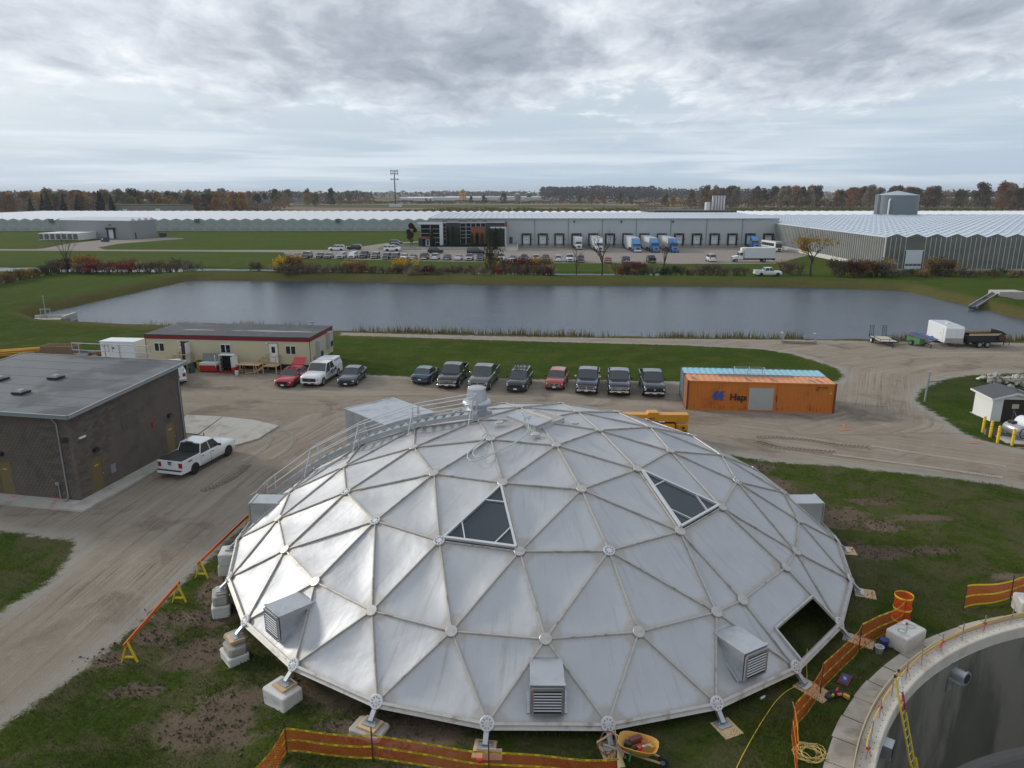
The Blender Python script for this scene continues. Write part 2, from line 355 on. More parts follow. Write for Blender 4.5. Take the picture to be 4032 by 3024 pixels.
# gravel and dirt yard
fl=t.n('ShaderNodeCombineXYZ',{0:t.math('MULTIPLY',aU,.05),1:t.math('MULTIPLY',aV,.75),2:0.}).outputs[0]
fl2=t.n('ShaderNodeCombineXYZ',{0:t.math('MULTIPLY',aU,.10),1:t.math('MULTIPLY',aV,2.4),2:4.}).outputs[0]
tr=t.noise(fl,1.,5,.6,.5); tr2=t.noise(fl2,1.,4,.6,.3)
gr=t.mix(n_s,(.255,.210,.163),(.360,.310,.250))
gr=t.mix(t.math('MULTIPLY',t.step(tr,.46,.70),.60),gr,(.410,.360,.295))
gr=t.mix(t.math('MULTIPLY',t.step(tr2,.50,.72),.50),gr,(.170,.134,.100))
gr=t.mix(t.math('MULTIPLY',t.step(t.noise(geo,.22,4,.6,.8),.52,.66),.65),gr,(.175,.138,.104))
fl3=t.n('ShaderNodeCombineXYZ',{0:t.math('MULTIPLY',aU,.06),1:t.math('MULTIPLY',aV,6.5),2:9.}).outputs[0]
tr3=t.noise(fl3,1.,3,.5,.35); gate=t.step(t.noise(geo,.16,3,.5),.46,.58)
gr=t.mix(t.math('MULTIPLY',t.math('MULTIPLY',t.step(tr3,.57,.63),gate),.55),gr,(.140,.110,.083))
gr=t.mix(t.math('MULTIPLY',t.math('MULTIPLY',t.step(tr3,.43,.37),gate),.45),gr,(.430,.380,.315))
gr=t.mix(t.math('MULTIPLY',t.step(n_m,.50,.72),.35),gr,(.41,.365,.305))
gr=t.mix(t.math('MULTIPLY',t.step(n_f,.45,.8),.45),gr,(.38,.34,.29))
gr=t.mix(t.math('MULTIPLY',t.step(n_ff,.52,.75),.55),gr,(.42,.39,.35))
gr=t.mix(t.math('MULTIPLY',t.step(t.noise(geo,30.,2,.6),.6,.75),.5),gr,(.10,.085,.07))
edge=t.math('MULTIPLY',t.step(aG,1.6,.2),.6)
gr=t.mix(edge,gr,t.mix(n_ff,(.27,.25,.225),(.46,.44,.40)))
far=t.step(py,150.,185.); gr=t.mix(far,gr,t.mix(t.math('ADD',t.math('MULTIPLY',tr,.6),t.math('MULTIPLY',n_s,.4)),(.235,.205,.180),(.365,.325,.290)))
gsd=t.math('ADD',aG,t.math('ADD',t.math('MULTIPLY',t.math('SUBTRACT',n_m,.5),1.5),t.math('MULTIPLY',t.math('SUBTRACT',n_f,.5),1.0)))
col=t.mix(t.step(gsd,-.22,.22),gcol,gr)
# open fields far away
fn=t.noise(t.scale(geo,(.0022,.006,1.)),1.,2,.4)
fcol=t.mix(t.step(fn,.46,.50),(.090,.098,.040),(.225,.175,.125))
col=t.mix(t.step(py,560.,600.),col,fcol)
p=t.n('ShaderNodeBsdfPrincipled',{'Roughness':.95,'Specular IOR Level':.02,'Base Color':col})
hgt=t.math('ADD',t.math('MULTIPLY',n_f,.7),t.math('ADD',t.math('MULTIPLY',n_ff,.45),t.math('ADD',t.math('MULTIPLY',tr2,.6),t.math('MULTIPLY',tr3,.5))))
t.link(t.n('ShaderNodeBump',{'Strength':.8,'Distance':.14,'Height':hgt}).outputs[0],p.inputs['Normal'])
t.link(p.outputs[0],t.n('ShaderNodeOutputMaterial').inputs[0])
yard_q=gq&(cy_<150); lot_q=gq&(cy_>=150)
sheet('ground',~hole&~gq,gm); sheet('gravel_yard',~hole&yard_q,gm); sheet('gravel_parking_lot',~hole&lot_q,gm)
# water
wm=bpy.data.materials.new('water'); wm.use_nodes=True; t=NT(wm.node_tree); geo=t.n('ShaderNodeNewGeometry').outputs['Position']
p=t.n('ShaderNodeBsdfPrincipled',{'Base Color':(.034,.058,.095,1),'Roughness':.10,'IOR':1.33,'Specular IOR Level':.5})
rp=t.math('ADD',t.noise(t.scale(geo,(.9,2.6,1)),1.,5,.65),t.math('MULTIPLY',t.noise(t.scale(geo,(.10,.22,1)),1.,3,.5),.9))
t.link(t.n('ShaderNodeBump',{'Strength':.42,'Distance':.16,'Height':rp}).outputs[0],p.inputs['Normal']); t.link(p.outputs[0],t.n('ShaderNodeOutputMaterial').inputs[0])
def offset_poly(poly,k):
    c_=np.mean(poly,0); return [(x+(x-c_[0])/np.hypot(x-c_[0],y-c_[1])*k,y+(y-c_[1])/np.hypot(x-c_[0],y-c_[1])*k) for x,y in poly]
o=part('pond_water',MB().quad(*[(x,y,-.55) for x,y in offset_poly(POND,3.)]),wm); o['kind']='structure'
mb=MB(); 
for (ax,ay),(bx,by) in zip(CREEK[:-1],CREEK[1:]): mb.quad((ax,ay-5.6,-.38),(bx,by-5.6,-.38),(bx,by+5.6,-.38),(ax,ay+5.6,-.38))
o=part('creek_water',mb,wm); o['kind']='structure'
# ================================================================ aluminium dome
HR=.85; DC=Vector((1.294,35.815,0)); DR=15.446; DRISE=5.732; DS=23.676; DZ=HR+DRISE-DS
def dz_(r): return DZ+math.sqrt(DS*DS-r*r)
def dn(r,az,off=0.):
    a=R(az); p_=Vector((r*math.cos(a),r*math.sin(a),dz_(r)))
    return p_+dnorm(p_)*off
def dnorm(p_): return (p_-Vector((0,0,DZ))).normalized()
AX=-75.4
am=bpy.data.materials.new('weathered_aluminium'); am.use_nodes=True; t=NT(am.node_tree)
co=t.n('ShaderNodeTexCoord').outputs['Object']; ed=t.n('ShaderNodeAttribute',attribute_name='edge').outputs['Fac']
n1=t.noise(co,.9,5,.6,.4); n2=t.noise(co,7.,4,.65); dwn=t.n('ShaderNodeAttribute',attribute_name='streak').outputs['Vector']
st=t.noise(t.scale(dwn,(5.,.35,1.)),1.,5,.65)
colr=t.mix(n1,(.43,.44,.455),(.55,.558,.57))
colr=t.mix(t.math('MULTIPLY',t.step(st,.54,.74),.45),colr,(.34,.325,.30))
de=t.math('ADD',ed,t.math('MULTIPLY',t.math('SUBTRACT',n2,.5),.30))
colr=t.mix(t.math('MULTIPLY',t.step(de,.22,-.06),.65),colr,(.38,.34,.285))
sc_=t.step(t.noise(t.scale(dwn,(3.2,.9,1.),(9,3,1)),1.,7,.75),.66,.72)
colr=t.mix(t.math('MULTIPLY',sc_,.6),colr,(.24,.225,.21))
p=t.n('ShaderNodeBsdfPrincipled',{'Base Color':colr,'Metallic':.72,'Roughness':t.math('ADD',.47,t.math('ADD',t.math('MULTIPLY',n1,.12),t.math('MULTIPLY',st,.14)))})
t.link(t.n('ShaderNodeBump',{'Strength':.38,'Distance':.14,'Height':t.noise(co,.75,3,.5,.3)}).outputs[0],p.inputs['Normal']); t.link(p.outputs[0],t.n('ShaderNodeOutputMaterial').inputs[0])
batten=mat('aluminium_batten',(.50,.485,.455),.55,.35,v=.2,s=4.,c2=(.33,.29,.245),ds=2.2,df=.60)
hubm=mat('aluminium_hub',(.50,.485,.455),.45,.7,v=.12,s=5.,c2=(.42,.38,.32),ds=2.,df=.62)
hubw=mat('bare_white_hub',(.60,.61,.62),.5,.2,v=.12,s=9.,c2=(.50,.50,.52),ds=3.,df=.62)
boxm=mat('duct_sheet_metal',(.50,.52,.54),.42,.75,v=.14,s=1.2,c2=(.40,.41,.42),ds=.8,df=.58)
dome=thing('geodesic_dome','large silver aluminium panel dome with hubs standing on blocks in the grass','dome',tuple(DC))
ring=[[Vector((0,0,dz_(0)))]]
ring.append([dn(3.26,AX+60*k) for k in range(6)])
ring.append([dn(6.84 if k%2==0 else 6.42,AX+30*k) for k in range(12)])
off3=(0,20.3,39.7); ring.append([dn(10.12 if k%3==0 else 10.0,AX+60*(k//3)+off3[k%3]) for k in range(18)])
ring.append([dn(13.137,AX+15*k) for k in range(24)])
rim=[dn(DR,AX+7.5+15*k) for k in range(24)]
dA,dB=dn(13.12,-53.9),dn(13.12,-37.9)
edges=set(); panels=[]; sky_tri=[]
def key(p_): return tuple(round(c_,3) for c_ in p_)
def ea(a,b): edges.add((key(a),key(b)) if key(a)<key(b) else (key(b),key(a)))
def tri(*ps,k=None):
    for i in range(len(ps)): ea(ps[i],ps[(i+1)%len(ps)])
    (sky_tri if k=='sky' else panels).append(ps)
for k in range(4):
    A_,B_=ring[k],ring[k+1]
    for s in range(6):
        for j in range(k+1):
            a=A_[(s*k+j)%max(1,6*k)]; b=B_[s*(k+1)+j]; c_=B_[(s*(k+1)+j+1)%(6*k+6)]
            if k==3:
                ib,ic=s*4+j,(s*4+j+1)%24
                if ib==1 and ic==2: tri(a,b,dA); continue
                if ib==2: tri(a,dB,c_); continue
            tri(a,b,c_,k='sky' if k==2 and j==1 and s in (0,5) else None)
        for j in range(k):
            a=A_[s*k+j]; c_=B_[s*(k+1)+j+1]; b=A_[(s*k+j+1)%(6*k)]
            if k==3 and s*4+j+1==2: tri(a,dA,dB,b)
            else: tri(a,c_,b)
R4=ring[4]
for j in range(24):
    if j!=2: tri(R4[j],rim[j-1],rim[j])
    if j==1: tri(R4[1],rim[1],dA)
    elif j==2: tri(dB,rim[2],R4[3])
    else: tri(R4[j],rim[j],R4[(j+1)%24])
ea(dA,dB); ea(dA,rim[1]); ea(dB,rim[2])
ea(rim[1],rim[2])
def panel_mesh(ps,N=6,depth=None):
    depth=depth if depth is not None else random.uniform(.09,.18); ph=random.uniform(0,6)
    vs=[];ev=[];sv=[];fs=[]
    cen=sum(ps,Vector())/len(ps); n_=dnorm(cen)
    if len(ps)==3:
        idx={}
        for i in range(N+1):
            for j in range(N+1-i):
                a,b=i/N,j/N; c_=1-a-b
                q=ps[0]*a+ps[1]*b+ps[2]*c_
                bump=max(0.,27*a*b*c_); ripple=.02*math.sin(6*a+ph)*math.sin(7*b+ph)*min(1,4*bump)
                q=q-n_*(.025+depth*bump**.8-ripple)
                idx[i,j]=len(vs); vs.append(q); ev.append(min(a,b,c_)*3)
        for i in range(N):
            for j in range(N-i):
                fs.append((idx[i,j],idx[i+1,j],idx[i,j+1]))
                if i+j<N-1: fs.append((idx[i+1,j],idx[i+1,j+1],idx[i,j+1]))
    else:
        N=5
        for i in range(N+1):
            for j in range(N+1):
                a,b=i/N,j/N; q=(ps[0]*(1-a)+ps[3]*a)*(1-b)+(ps[1]*(1-a)+ps[2]*a)*b
                vs.append(q-n_*(.025+depth*.5*16*a*(1-a)*b*(1-b))); ev.append(min(a,1-a,b,1-b)*2)
        fs=[(i*(N+1)+j,(i+1)*(N+1)+j,(i+1)*(N+1)+j+1,i*(N+1)+j+1) for i in range(N) for j in range(N)]
    f0=fs[0]; nn=(vs[f0[1]]-vs[f0[0]]).cross(vs[f0[2]]-vs[f0[0]])
    if nn.dot(n_)<0: fs=[q[::-1] for q in fs]
    me=bpy.data.meshes.new('panel'); me.from_pydata(vs,[],fs); smooth_(me,180)
    a=me.attributes.new('edge','FLOAT','POINT'); a.data.foreach_set('value',ev)
    az=math.atan2(cen.y,cen.x); tg=Vector((-math.sin(az),math.cos(az),0)); rd=Vector((math.cos(az),math.sin(az),0))
    s_=me.attributes.new('streak','FLOAT_VECTOR','POINT'); o_=random.uniform(0,50)
    s_.data.foreach_set('vector',np.array([(q.dot(tg)+o_,q.dot(rd)+o_,o_) for q in vs]).ravel())
    return me
for ps in panels: link('panel',panel_mesh(ps),am,dome)
# door bay: upper sheet, opening, jambs
a,b,c_,d_=dA,rim[1],rim[2],dB
lerp=lambda p_,q,t_:p_*(1-t_)+q*t_
u0,u1=lerp(a,b,.52),lerp(d_,c_,.52)
link('panel',panel_mesh((a,u0,u1,d_)),am,dome)
s0=lerp(u0,u1,.13); s1=lerp(b,c_,.13)
door=part('door_opening_frame',MB().bar(s0,u1,.09,.12).bar(s0,s1,.10,.12).bar(lerp(u1,c_,0),lerp(u1,c_,1),.08,.10),batten,dome)
link('panel',panel_mesh((u0,b,s1,s0),depth=.0),am,dome)
# battens
for ea_,eb in edges:
    pa,pb=Vector(ea_),Vector(eb); n_=dnorm((pa+pb)/2)
    mb=MB().bar(pa,pb,.07,.03,up=n_).bar(pa+n_*.025,pb+n_*.025,.03,.035,up=n_)
    part('batten',mb,batten,dome)
# hubs
def disc_mesh(r,h,n=22,slots=0):
    mb=MB().tube([(0,0,-.03),(0,0,h*.7),(0,0,h)],[r,r,r*.93],n); return mb
hub_me=disc_mesh(.225,.045).mesh('hub',35); hub_wm=disc_mesh(.235,.045).mesh('hub',35); rimhub_me=disc_mesh(.255,.05).mesh('rim_hub',35)
smb=MB()
for k in range(9):
    aa=2*pi*k/9+.2; smb.box((.15*math.cos(aa),.15*math.sin(aa),.052),(.075,.018,.01),aa).box((.15*math.cos(aa+.2),.15*math.sin(aa+.2),.052),(.05,.015,.01),aa)
slot_me=smb.mesh('bolt_slots')
slotm=mat('dark_slot',(.16,.16,.17),.6)
def mount(o,p_,n_,spin=0.):
    q=n_.to_track_quat('Z','Y'); o.rotation_mode='QUATERNION'; o.rotation_quaternion=q; o.location=p_
whiteaz={(3,-156),(3,-135),(3,-115),(3,-76),(3,-17)}
for rg in (1,2,3,4):
    for p_ in ring[rg]:
        az=math.degrees(math.atan2(p_.y,p_.x))
        if rg==4 and abs(az+45.4)<1: continue
        isw=rg==3 and any(abs(az-w_[1])<3.5 for w_ in whiteaz)
        o=link('hub',(hub_wm if isw else hub_me),hubw if isw else hubm,dome); mount(o,p_+dnorm(p_)*.02,dnorm(p_))
        if isw: link('bolt_slots',slot_me,slotm,o)['kind']='stuff'
for p_ in (dA,dB): mount(link('hub',hub_me,hubm,dome),p_+dnorm(p_)*.02,dnorm(p_))
for k in range(3):
    p_=dn(1.95,(-178,-94,-4)[k]); mount(link('hub',hub_me,hubm,dome),p_+dnorm(p_)*.01,dnorm(p_))
# rim beam, rim hubs, legs
legs=[]
for k in range(24):
    p_,q=rim[k],rim[(k+1)%24]; n_=dnorm((p_+q)/2)
    outv=Vector(((p_+q).x,(p_+q).y,0)).normalized()
    mb=MB().bar(p_-n_*.02+outv*.03,q-n_*.02+outv*.03,.10,.22,up=n_).bar(p_+outv*.10-Vector((0,0,.10)),q+outv*.10-Vector((0,0,.10)),.14,.05,up=n_)
    part('rim_beam',mb,batten,dome)
    hn=(dnorm(p_)+Vector((p_.x,p_.y,0)).normalized()*.30).normalized()
    o=link('rim_hub',rimhub_me,hubw,dome); mount(o,p_+hn*.05,hn); link('bolt_slots',slot_me,slotm,o)['kind']='stuff'
    rad=Vector((p_.x,p_.y,0)).normalized(); az=math.atan2(rad.y,rad.x)
    foot=p_+rad*.45-Vector((0,0,.50)); legs.append((foot,az))
    o=part('support_leg',MB().bar(p_+rad*.06-Vector((0,0,.12)),foot+Vector((0,0,.04)),.17,.13),galv,dome)
    part('base_plate',MB().box(foot,(.40,.52,.04),az).box(foot+Vector((0,0,.05))-Vector((-math.sin(az),math.cos(az),0))*.17,(.06,.06,.06)).box(foot+Vector((0,0,.05))+Vector((-math.sin(az),math.cos(az),0))*.17,(.06,.06,.06)),galv,o)
# skylights
framem=mat('skylight_frame',(.66,.67,.68),.4,.6,v=.1)
panem=mat('skylight_pane',(.035,.045,.055),.12,0.,v=.15,s=.8,spec=.5)
for ps in sky_tri:
    cen=sum(ps,Vector())/3; n_=dnorm(cen)
    ins=[cen+(q-cen)*.90+n_*.10 for q in ps]
    mb=MB()
    for i in range(3):
        a,b=ins[i],ins[(i+1)%3]; mb.bar(a,b,.10,.16,up=n_)
        pa,pb=ps[i]+(cen-ps[i])*.0+n_*.0,ps[(i+1)%3]
    skl=part('skylight',mb,framem,dome)
    for i in range(3):
        a,b,c_=ins[i],ins[(i+1)%3],ins[(i+2)%3]; f=.30
        part('mullion',MB().bar(lerp(a,b,f),lerp(a,c_,f),.05,.10,up=n_),framem,skl)
        z_=n_*-.03
        part('pane',MB().quad(a+z_,lerp(a,b,f)+z_,lerp(a,c_,f)+z_),panem,skl)
    hexa=[]
    for i in range(3): a,b,c_=ins[i],ins[(i+1)%3],ins[(i+2)%3]; hexa+=[lerp(a,c_,.30)-n_*.03,lerp(a,b,.30)-n_*.03]
    part('pane',MB().quad(*hexa),panem,skl)
# vents
louv=mat('louvre_metal',(.42,.43,.44),.4,.7,v=.1,s=6.)
gapm=mat('vent_dark',(.02,.022,.025),.6)
def vent(az,w_=1.16,dep=1.9,zt=2.2,zb=1.18,rf=15.12,louvre=True):
    a=R(az); rd=Vector((math.cos(a),math.sin(a),0)); tg=Vector((-math.sin(a),math.cos(a),0))
    P_=lambda r_,s_,z_: rd*r_+tg*s_+Vector((0,0,z_))
    mb=MB(); h=w_/2
    # wedge: roof flat, cheeks running down to the skin
    rb=rf-dep
    vs=[P_(rf,-h,zb-.12),P_(rf,h,zb-.12),P_(rf,h,zt),P_(rf,-h,zt),P_(rb,-h,zt-.02),P_(rb,h,zt-.02),P_(rb,-h,zb-.12),P_(rb,h,zb-.12)]
    mb.add(vs,[(0,1,2,3),(3,2,5,4),(0,3,4,6),(1,7,5,2),(6,4,5,7),(0,6,7,1)])
    v=part('vent_hood',mb,boxm,dome)
    part('flange',MB().bar(P_(rf-.02,-h-.03,zt+.012),P_(rf-.02,h+.03,zt+.012),.12,.03),boxm,v)
    for s_ in (-1,1): part('flange',MB().bar(P_(rf-.1,s_*(h+.06),zb-.15),P_(rf-dep*.62,s_*(h+.06),zt-.5),.10,.03),boxm,v)
    part('louvre_backing',MB().bar(P_(rf+.055,0,zb-.02),P_(rf+.055,0,zt-.14),w_*.88,.06,up=rd),gapm,v)
    part('louvre_frame',MB().bar(P_(rf+.07,-h*.88,zb-.05),P_(rf+.07,-h*.88,zt-.12),.07,.10,up=tg).bar(P_(rf+.07,h*.88,zb-.05),P_(rf+.07,h*.88,zt-.12),.07,.10,up=tg).bar(P_(rf+.07,-h*.9,zb-.05),P_(rf+.07,h*.9,zb-.05),.1,.06).bar(P_(rf+.07,-h*.9,zt-.10),P_(rf+.07,h*.9,zt-.10),.1,.10),galv,v)
    n=7
    for i in range(n):
        z_=zb+.04+(zt-zb-.24)*(i+.5)/n
        part('louvre_slat',MB().quad(P_(rf+.088,-h*.83,z_+.018),P_(rf+.088,h*.83,z_+.018),P_(rf+.115,h*.83,z_-.016),P_(rf+.115,-h*.83,z_-.016)),louv,v)
for az in (-135,-90.4,-60.4,0,180,90,45): vent(az)
vent(134,3.9,4.6,4.2,.9,15.75)
# hatch and its sliding lid
ht=part('roof_hatch',MB(),batten,dome) if False else None
hc=[Vector((-1.55,.45,0)),Vector((-.08,-1.32,0)),Vector((1.42,.42,0)),Vector((.12,1.75,0))]
zt=dz_(0)
mb=MB()
for i in range(4): mb.bar(hc[i]+Vector((0,0,zt-.10)),hc[(i+1)%4]+Vector((0,0,zt-.10)),.10,.30)
hatch=part('roof_hatch',mb,batten,dome)
part('hatch_deck',MB().add([q+Vector((0,0,zt+.03)) for q in hc],[(0,1,2,3)]),am,hatch)
lid=[lerp(hc[0],hc[1],0)+Vector((-.05,-.05,0)),hc[1]+Vector((-.02,-.1,0)),lerp(hc[1],hc[2],.55),lerp(hc[0],hc[3],.55)]
part('hatch_lid',MB().prism([(q.x,q.y) for q in lid],zt+.06,zt+.17),boxm,hatch)
l0,l1=lid[2]+Vector((0,0,zt+.2)),lid[3]+Vector((0,0,zt+.2))
part('lid_edge_angle',MB().bar(l0,l1,.05,.12),mat('cream_angle',(.62,.58,.50),.5),hatch)
# roof fan
fc=Vector((-1.95-1.294,38.5-35.815,0)); fz=dz_(fc.length)
fan=part('exhaust_fan',MB().tube([fc+Vector((0,0,fz+z_)) for z_ in (.42,.50,.62,.72,.78,1.25,1.42,1.46)],[.62,.78,.80,.74,.58,.52,.50,.44],26),boxm,dome,smooth=35)
part('fan_curb',MB().box(fc+Vector((0,0,fz+.02)),(1.25,1.25,.25),.5).box(fc+Vector((0,0,fz+.27)),(.85,.85,.34),.5),boxm,fan)
part('fan_seam',MB().tube([fc+Vector((0,0,fz+z_)) for z_ in (.76,.80)],[.605,.60],26),galv,fan)
# stair over the dome
A2=Vector((-14.15,38.95,0))-DC; B2=Vector((-1.75,36.75,0))-DC
sdir=(B2-A2).normalized(); sper=Vector((-sdir.y,sdir.x,0)); SL=(B2-A2).length
def sp_(t_,s_=0.,h=0.):
    q=A2+sdir*(t_*SL)+sper*s_; r_=math.hypot(q.x,q.y)
    return Vector((q.x,q.y,(dz_(r_) if r_<DR else HR-(r_-DR)*.75)+h))
railm=mat('galvanised_rail',(.60,.62,.64),.38,.7,v=.1,s=4.)
stair=part('access_stair',MB(),galv,dome) if False else bpy.data.objects.new('access_stair',None)
COL.objects.link(stair); stair.parent=dome
for s_ in (-.42,.42):
    mb=MB(); n=22
    for i in range(n): mb.bar(sp_(i/n,s_,.30),sp_((i+1)/n,s_,.30),.05,.24)
    part('stringer',mb,galv,stair)
nt=26
for i in range(nt):
    part('tread',MB().box(sp_((i+.5)/nt,0,.34),(.26,.80,.04),math.atan2(sdir.y,sdir.x)),galv,stair)
for s_ in (-.46,.46):
    sg=-1 if s_<0 else 1
    ts=[0.02,.24,.47,.72,.98]
    for k,t_ in enumerate(ts):
        o=part('rail_post',MB().bar(sp_(t_,s_,.1),sp_(t_,s_,.25)+Vector((0,0,1.12)),.055),railm,stair)
        if k>0: part('post_brace',MB().tube([sp_(t_,s_,.2)+Vector((0,0,1.05)),sp_(t_-.005,s_+sg*.75,.05)],.027,6),railm,stair)
    for h in (1.34,.88):
        for k in range(4): part('hand_rail' if h>1 else 'mid_rail',MB().tube([sp_(ts[k],s_,.0)+Vector((0,0,h)),sp_(ts[k+1],s_,.0)+Vector((0,0,h))],.027,6),railm,stair)
part('end_rail',MB().tube([sp_(.98,-.46,1.34),sp_(.98,.46,1.34)],.027,6).tube([sp_(.98,-.46,.88),sp_(.98,.46,.88)],.027,6),railm,stair)
part('entry_rail',MB().tube([sp_(.02,-.46,1.34),sp_(-.035,-.46,1.15),sp_(-.045,-.46,.2),sp_(-.03,-.46,.1)],.027,6).tube([sp_(.02,.46,1.34),sp_(-.035,.46,1.15),sp_(-.045,.46,.2),sp_(-.03,.46,.1)],.027,6).tube([sp_(-.035,-.46,1.15),sp_(-.05,-.8,1.2),sp_(-.055,-.8,.3),sp_(-.04,-.46,.3)],.02,6),railm,stair)
# rope lying on the dome
def spline(pts,n=6,closed=False):
    P_=[Vector(q) for q in pts]; out=[]
    for i in range(len(P_)-1):
        a,b,c_,d_=P_[max(i-1,0)],P_[i],P_[i+1],P_[min(i+2,len(P_)-1)]
        for k in range(n):
            t_=k/n; out.append(.5*((2*b)+(c_-a)*t_+(2*a-5*b+4*c_-d_)*t_*t_+(3*b-a-3*c_+d_)*t_**3))
    return out+[P_[-1]]
def on_dome(q,h=.05): return Vector((q[0],q[1],DZ+math.sqrt(DS**2-(q[0]-DC.x)**2-(q[1]-DC.y)**2)+h))
rp_=[(.53,36.98),(.75,35.6),(.80,34.3),(.25,33.0),(-.77,32.0),(-1.7,31.45),(-2.05,31.75),(-2.06,32.3),(-1.75,32.9),(-1.33,33.55),(-1.0,33.95),(-1.3,34.2),(-1.5,33.7),(-1.2,33.55),(-.9,33.9)]
rp2=[(1.0,35.9),(.55,35.3),(.95,34.6),(.45,33.3),(-.6,32.25),(-1.55,31.75),(-1.85,32.2),(-1.6,32.8),(-1.2,33.4)]
zz=.24
mb=MB().tube(spline([on_dome(q,zz if i<2 else .05) for i,q in enumerate(rp_)]),.028,5).tube(spline([on_dome(q,zz if i<2 else .05) for i,q in enumerate(rp2)]),.028,5)
tag(part('rope',mb,mat('pale_green_rope',(.46,.52,.49),.8,v=.2,s=14.),None,True),'pale green rope looped over the top of the aluminium dome','rope')
# supports under the rim: concrete blocks and plywood pads
def rough_block(w_,d_,h,ch=.06,seed=0):
    r_=random.Random(seed); x,y=w_/2,d_/2
    mb=MB()
    pl=[(-x+ch,-y),(x-ch,-y),(x,-y+ch),(x,y-ch),(x-ch,y),(-x+ch,y),(-x,y-ch),(-x,-y+ch)]
    secs=[]
    for k,z_ in enumerate((0,.04,h*.5,h-.05,h)):
        sc_=(.97,1,1,1,.95)[k]; secs.append([(a*sc_+r_.uniform(-.015,.015),b*sc_+r_.uniform(-.015,.015),z_+(r_.uniform(-.008,.008) if 0<k<4 else 0)) for a,b in pl])
    return mb.loft(secs)
bn=[0]
def block(x,y,z,rz,w_,d_,h,m,label,ch=.07,ring_=False,group=None):
    bn[0]+=1
    o=part('concrete_block',rough_block(w_,d_,h,ch,bn[0]),m,None,bev=.012); o.location=(x,y,z); o.rotation_euler=(0,0,rz)
    tag(o,label,'concrete block',group)
    if ring_:
        for s_ in (-.3,.3): part('key_ring',MB().tube([(s_+.15*math.cos(2*pi*k/16),.15*math.sin(2*pi*k/16),h+.004) for k in range(16)],.018,5,close=True),concg,o)
        part('lifting_loop',MB().box((0,0,h+.012),(.20,.05,.02),.6),steel,o)
    return o
def pad(x,y,z0,rz,w_,d_,n,label,th=.035):
    t_=thing('plywood_pad',label,'pad',(x,y,z0),rz,'plywood pads under the dome legs')
    for k in range(n):
        part('plywood_sheet',MB().box((random.uniform(-.02,.02),random.uniform(-.02,.02),th*(k+.5)),(w_*random.uniform(.96,1),d_*random.uniform(.96,1),th*.94),random.uniform(-.04,.04)),ply,t_)
    return t_
def leg_at(az): 
    k=int(round((az-(AX+7.5))/15))%24; f,a=legs[k]; return Vector((f.x+DC.x,f.y+DC.y,f.z-.02)),a
def stack(az,items,where):
    p_,a=leg_at(az); g=gzf(p_.x,p_.y); z=p_.z
    for kind,h,dx,dy,w_,d_,lb in items:   # from the top down
        c_=Vector((p_.x,p_.y,0))+Vector((math.cos(a),math.sin(a),0))*dx+Vector((-math.sin(a),math.cos(a),0))*dy
        if h is None: h=max(.12,z-g+.10)
        if kind=='p': pad(c_.x,c_.y,z-h,a+random.uniform(-.08,.08),w_,d_,max(2,int(round(h/.035))),lb+where,h/max(2,int(round(h/.035))))
        else: block(c_.x,c_.y,z-h,a+random.uniform(-.12,.12),w_,d_,h,concw if kind=='w' else concg,lb+where,.10 if kind=='g' else .05)
        z-=h
stack(-173,[('p',.06,0,0,.5,.5,'small plywood pad on the rearmost white block '),('w',.62,.15,.1,.75,1.1,'tall white concrete block, upper of two, '),('w',None,.2,.1,.8,1.1,'white concrete block, lower of two, ')],'by the orange barricade rail')
stack(-158,[('g',.10,0,0,.55,.8,'thin grey concrete cap block '),('g',.48,.05,0,.7,.95,'rounded grey concrete block in mid stack '),('w',.62,.05,0,.8,1.15,'large white concrete block low in a stack '),('w',None,.1,0,.75,1.1,'lowest white concrete block ')],'at the left edge of the dome')
stack(-143,[('p',.10,.05,0,.6,.7,'orange tinted plywood pad on a three piece stack '),('g',.16,0,-.2,.7,1.0,'thin grey concrete slab block under the plywood '),('g',.36,.12,.05,.75,.9,'grey rounded concrete block in mid stack '),('w',None,.15,.0,.85,1.15,'white concrete block at the foot of a stack ')],'left of the louvred vent')
stack(-128,[('p',.10,.05,0,.65,.7,'plywood pad on a single white block '),('w',None,.15,0,.9,1.25,'single large white concrete block ')],'below the left louvred vent')
stack(-113,[('p',.08,.05,0,.6,.75,'tilted plywood pad '),('g',None,.1,0,.85,1.25,'flat grey octagonal concrete block ')],'in bare soil at the front left')
stack(-98,[('p',None,.12,0,.85,.75,'stack of plywood sheets ')],'under the leg left of the front vent')
stack(-83,[('p',None,.12,0,.85,.75,'stack of plywood sheets ')],'under the leg beside the wheelbarrow')
stack(-68,[('p',None,.2,0,.85,.75,'plywood pad ')],'under the leg in front of the right vent')
stack(-53,[('p',None,.35,0,1.2,.8,'wide plywood pad ')],'under the leg left of the door opening')
stack(-38,[('p',None,.35,.1,1.2,.7,'scuffed plywood pad ')],'under the leg right of the door opening')
stack(-23,[('p',None,.25,0,.9,.8,'weathered plywood pad ')],'second from the right end of the dome')
stack(-8,[('p',.09,.1,0,.8,.9,'clean plywood pad on a grey block '),('g',None,.1,0,.8,.9,'grey concrete block under a plywood pad ')],'at the right edge of the dome')
# dark bare floor under the dome
ORD=['first','second','third','fourth','fifth','sixth','seventh','eighth','ninth','tenth','eleventh','twelfth','thirteenth','fourteenth']
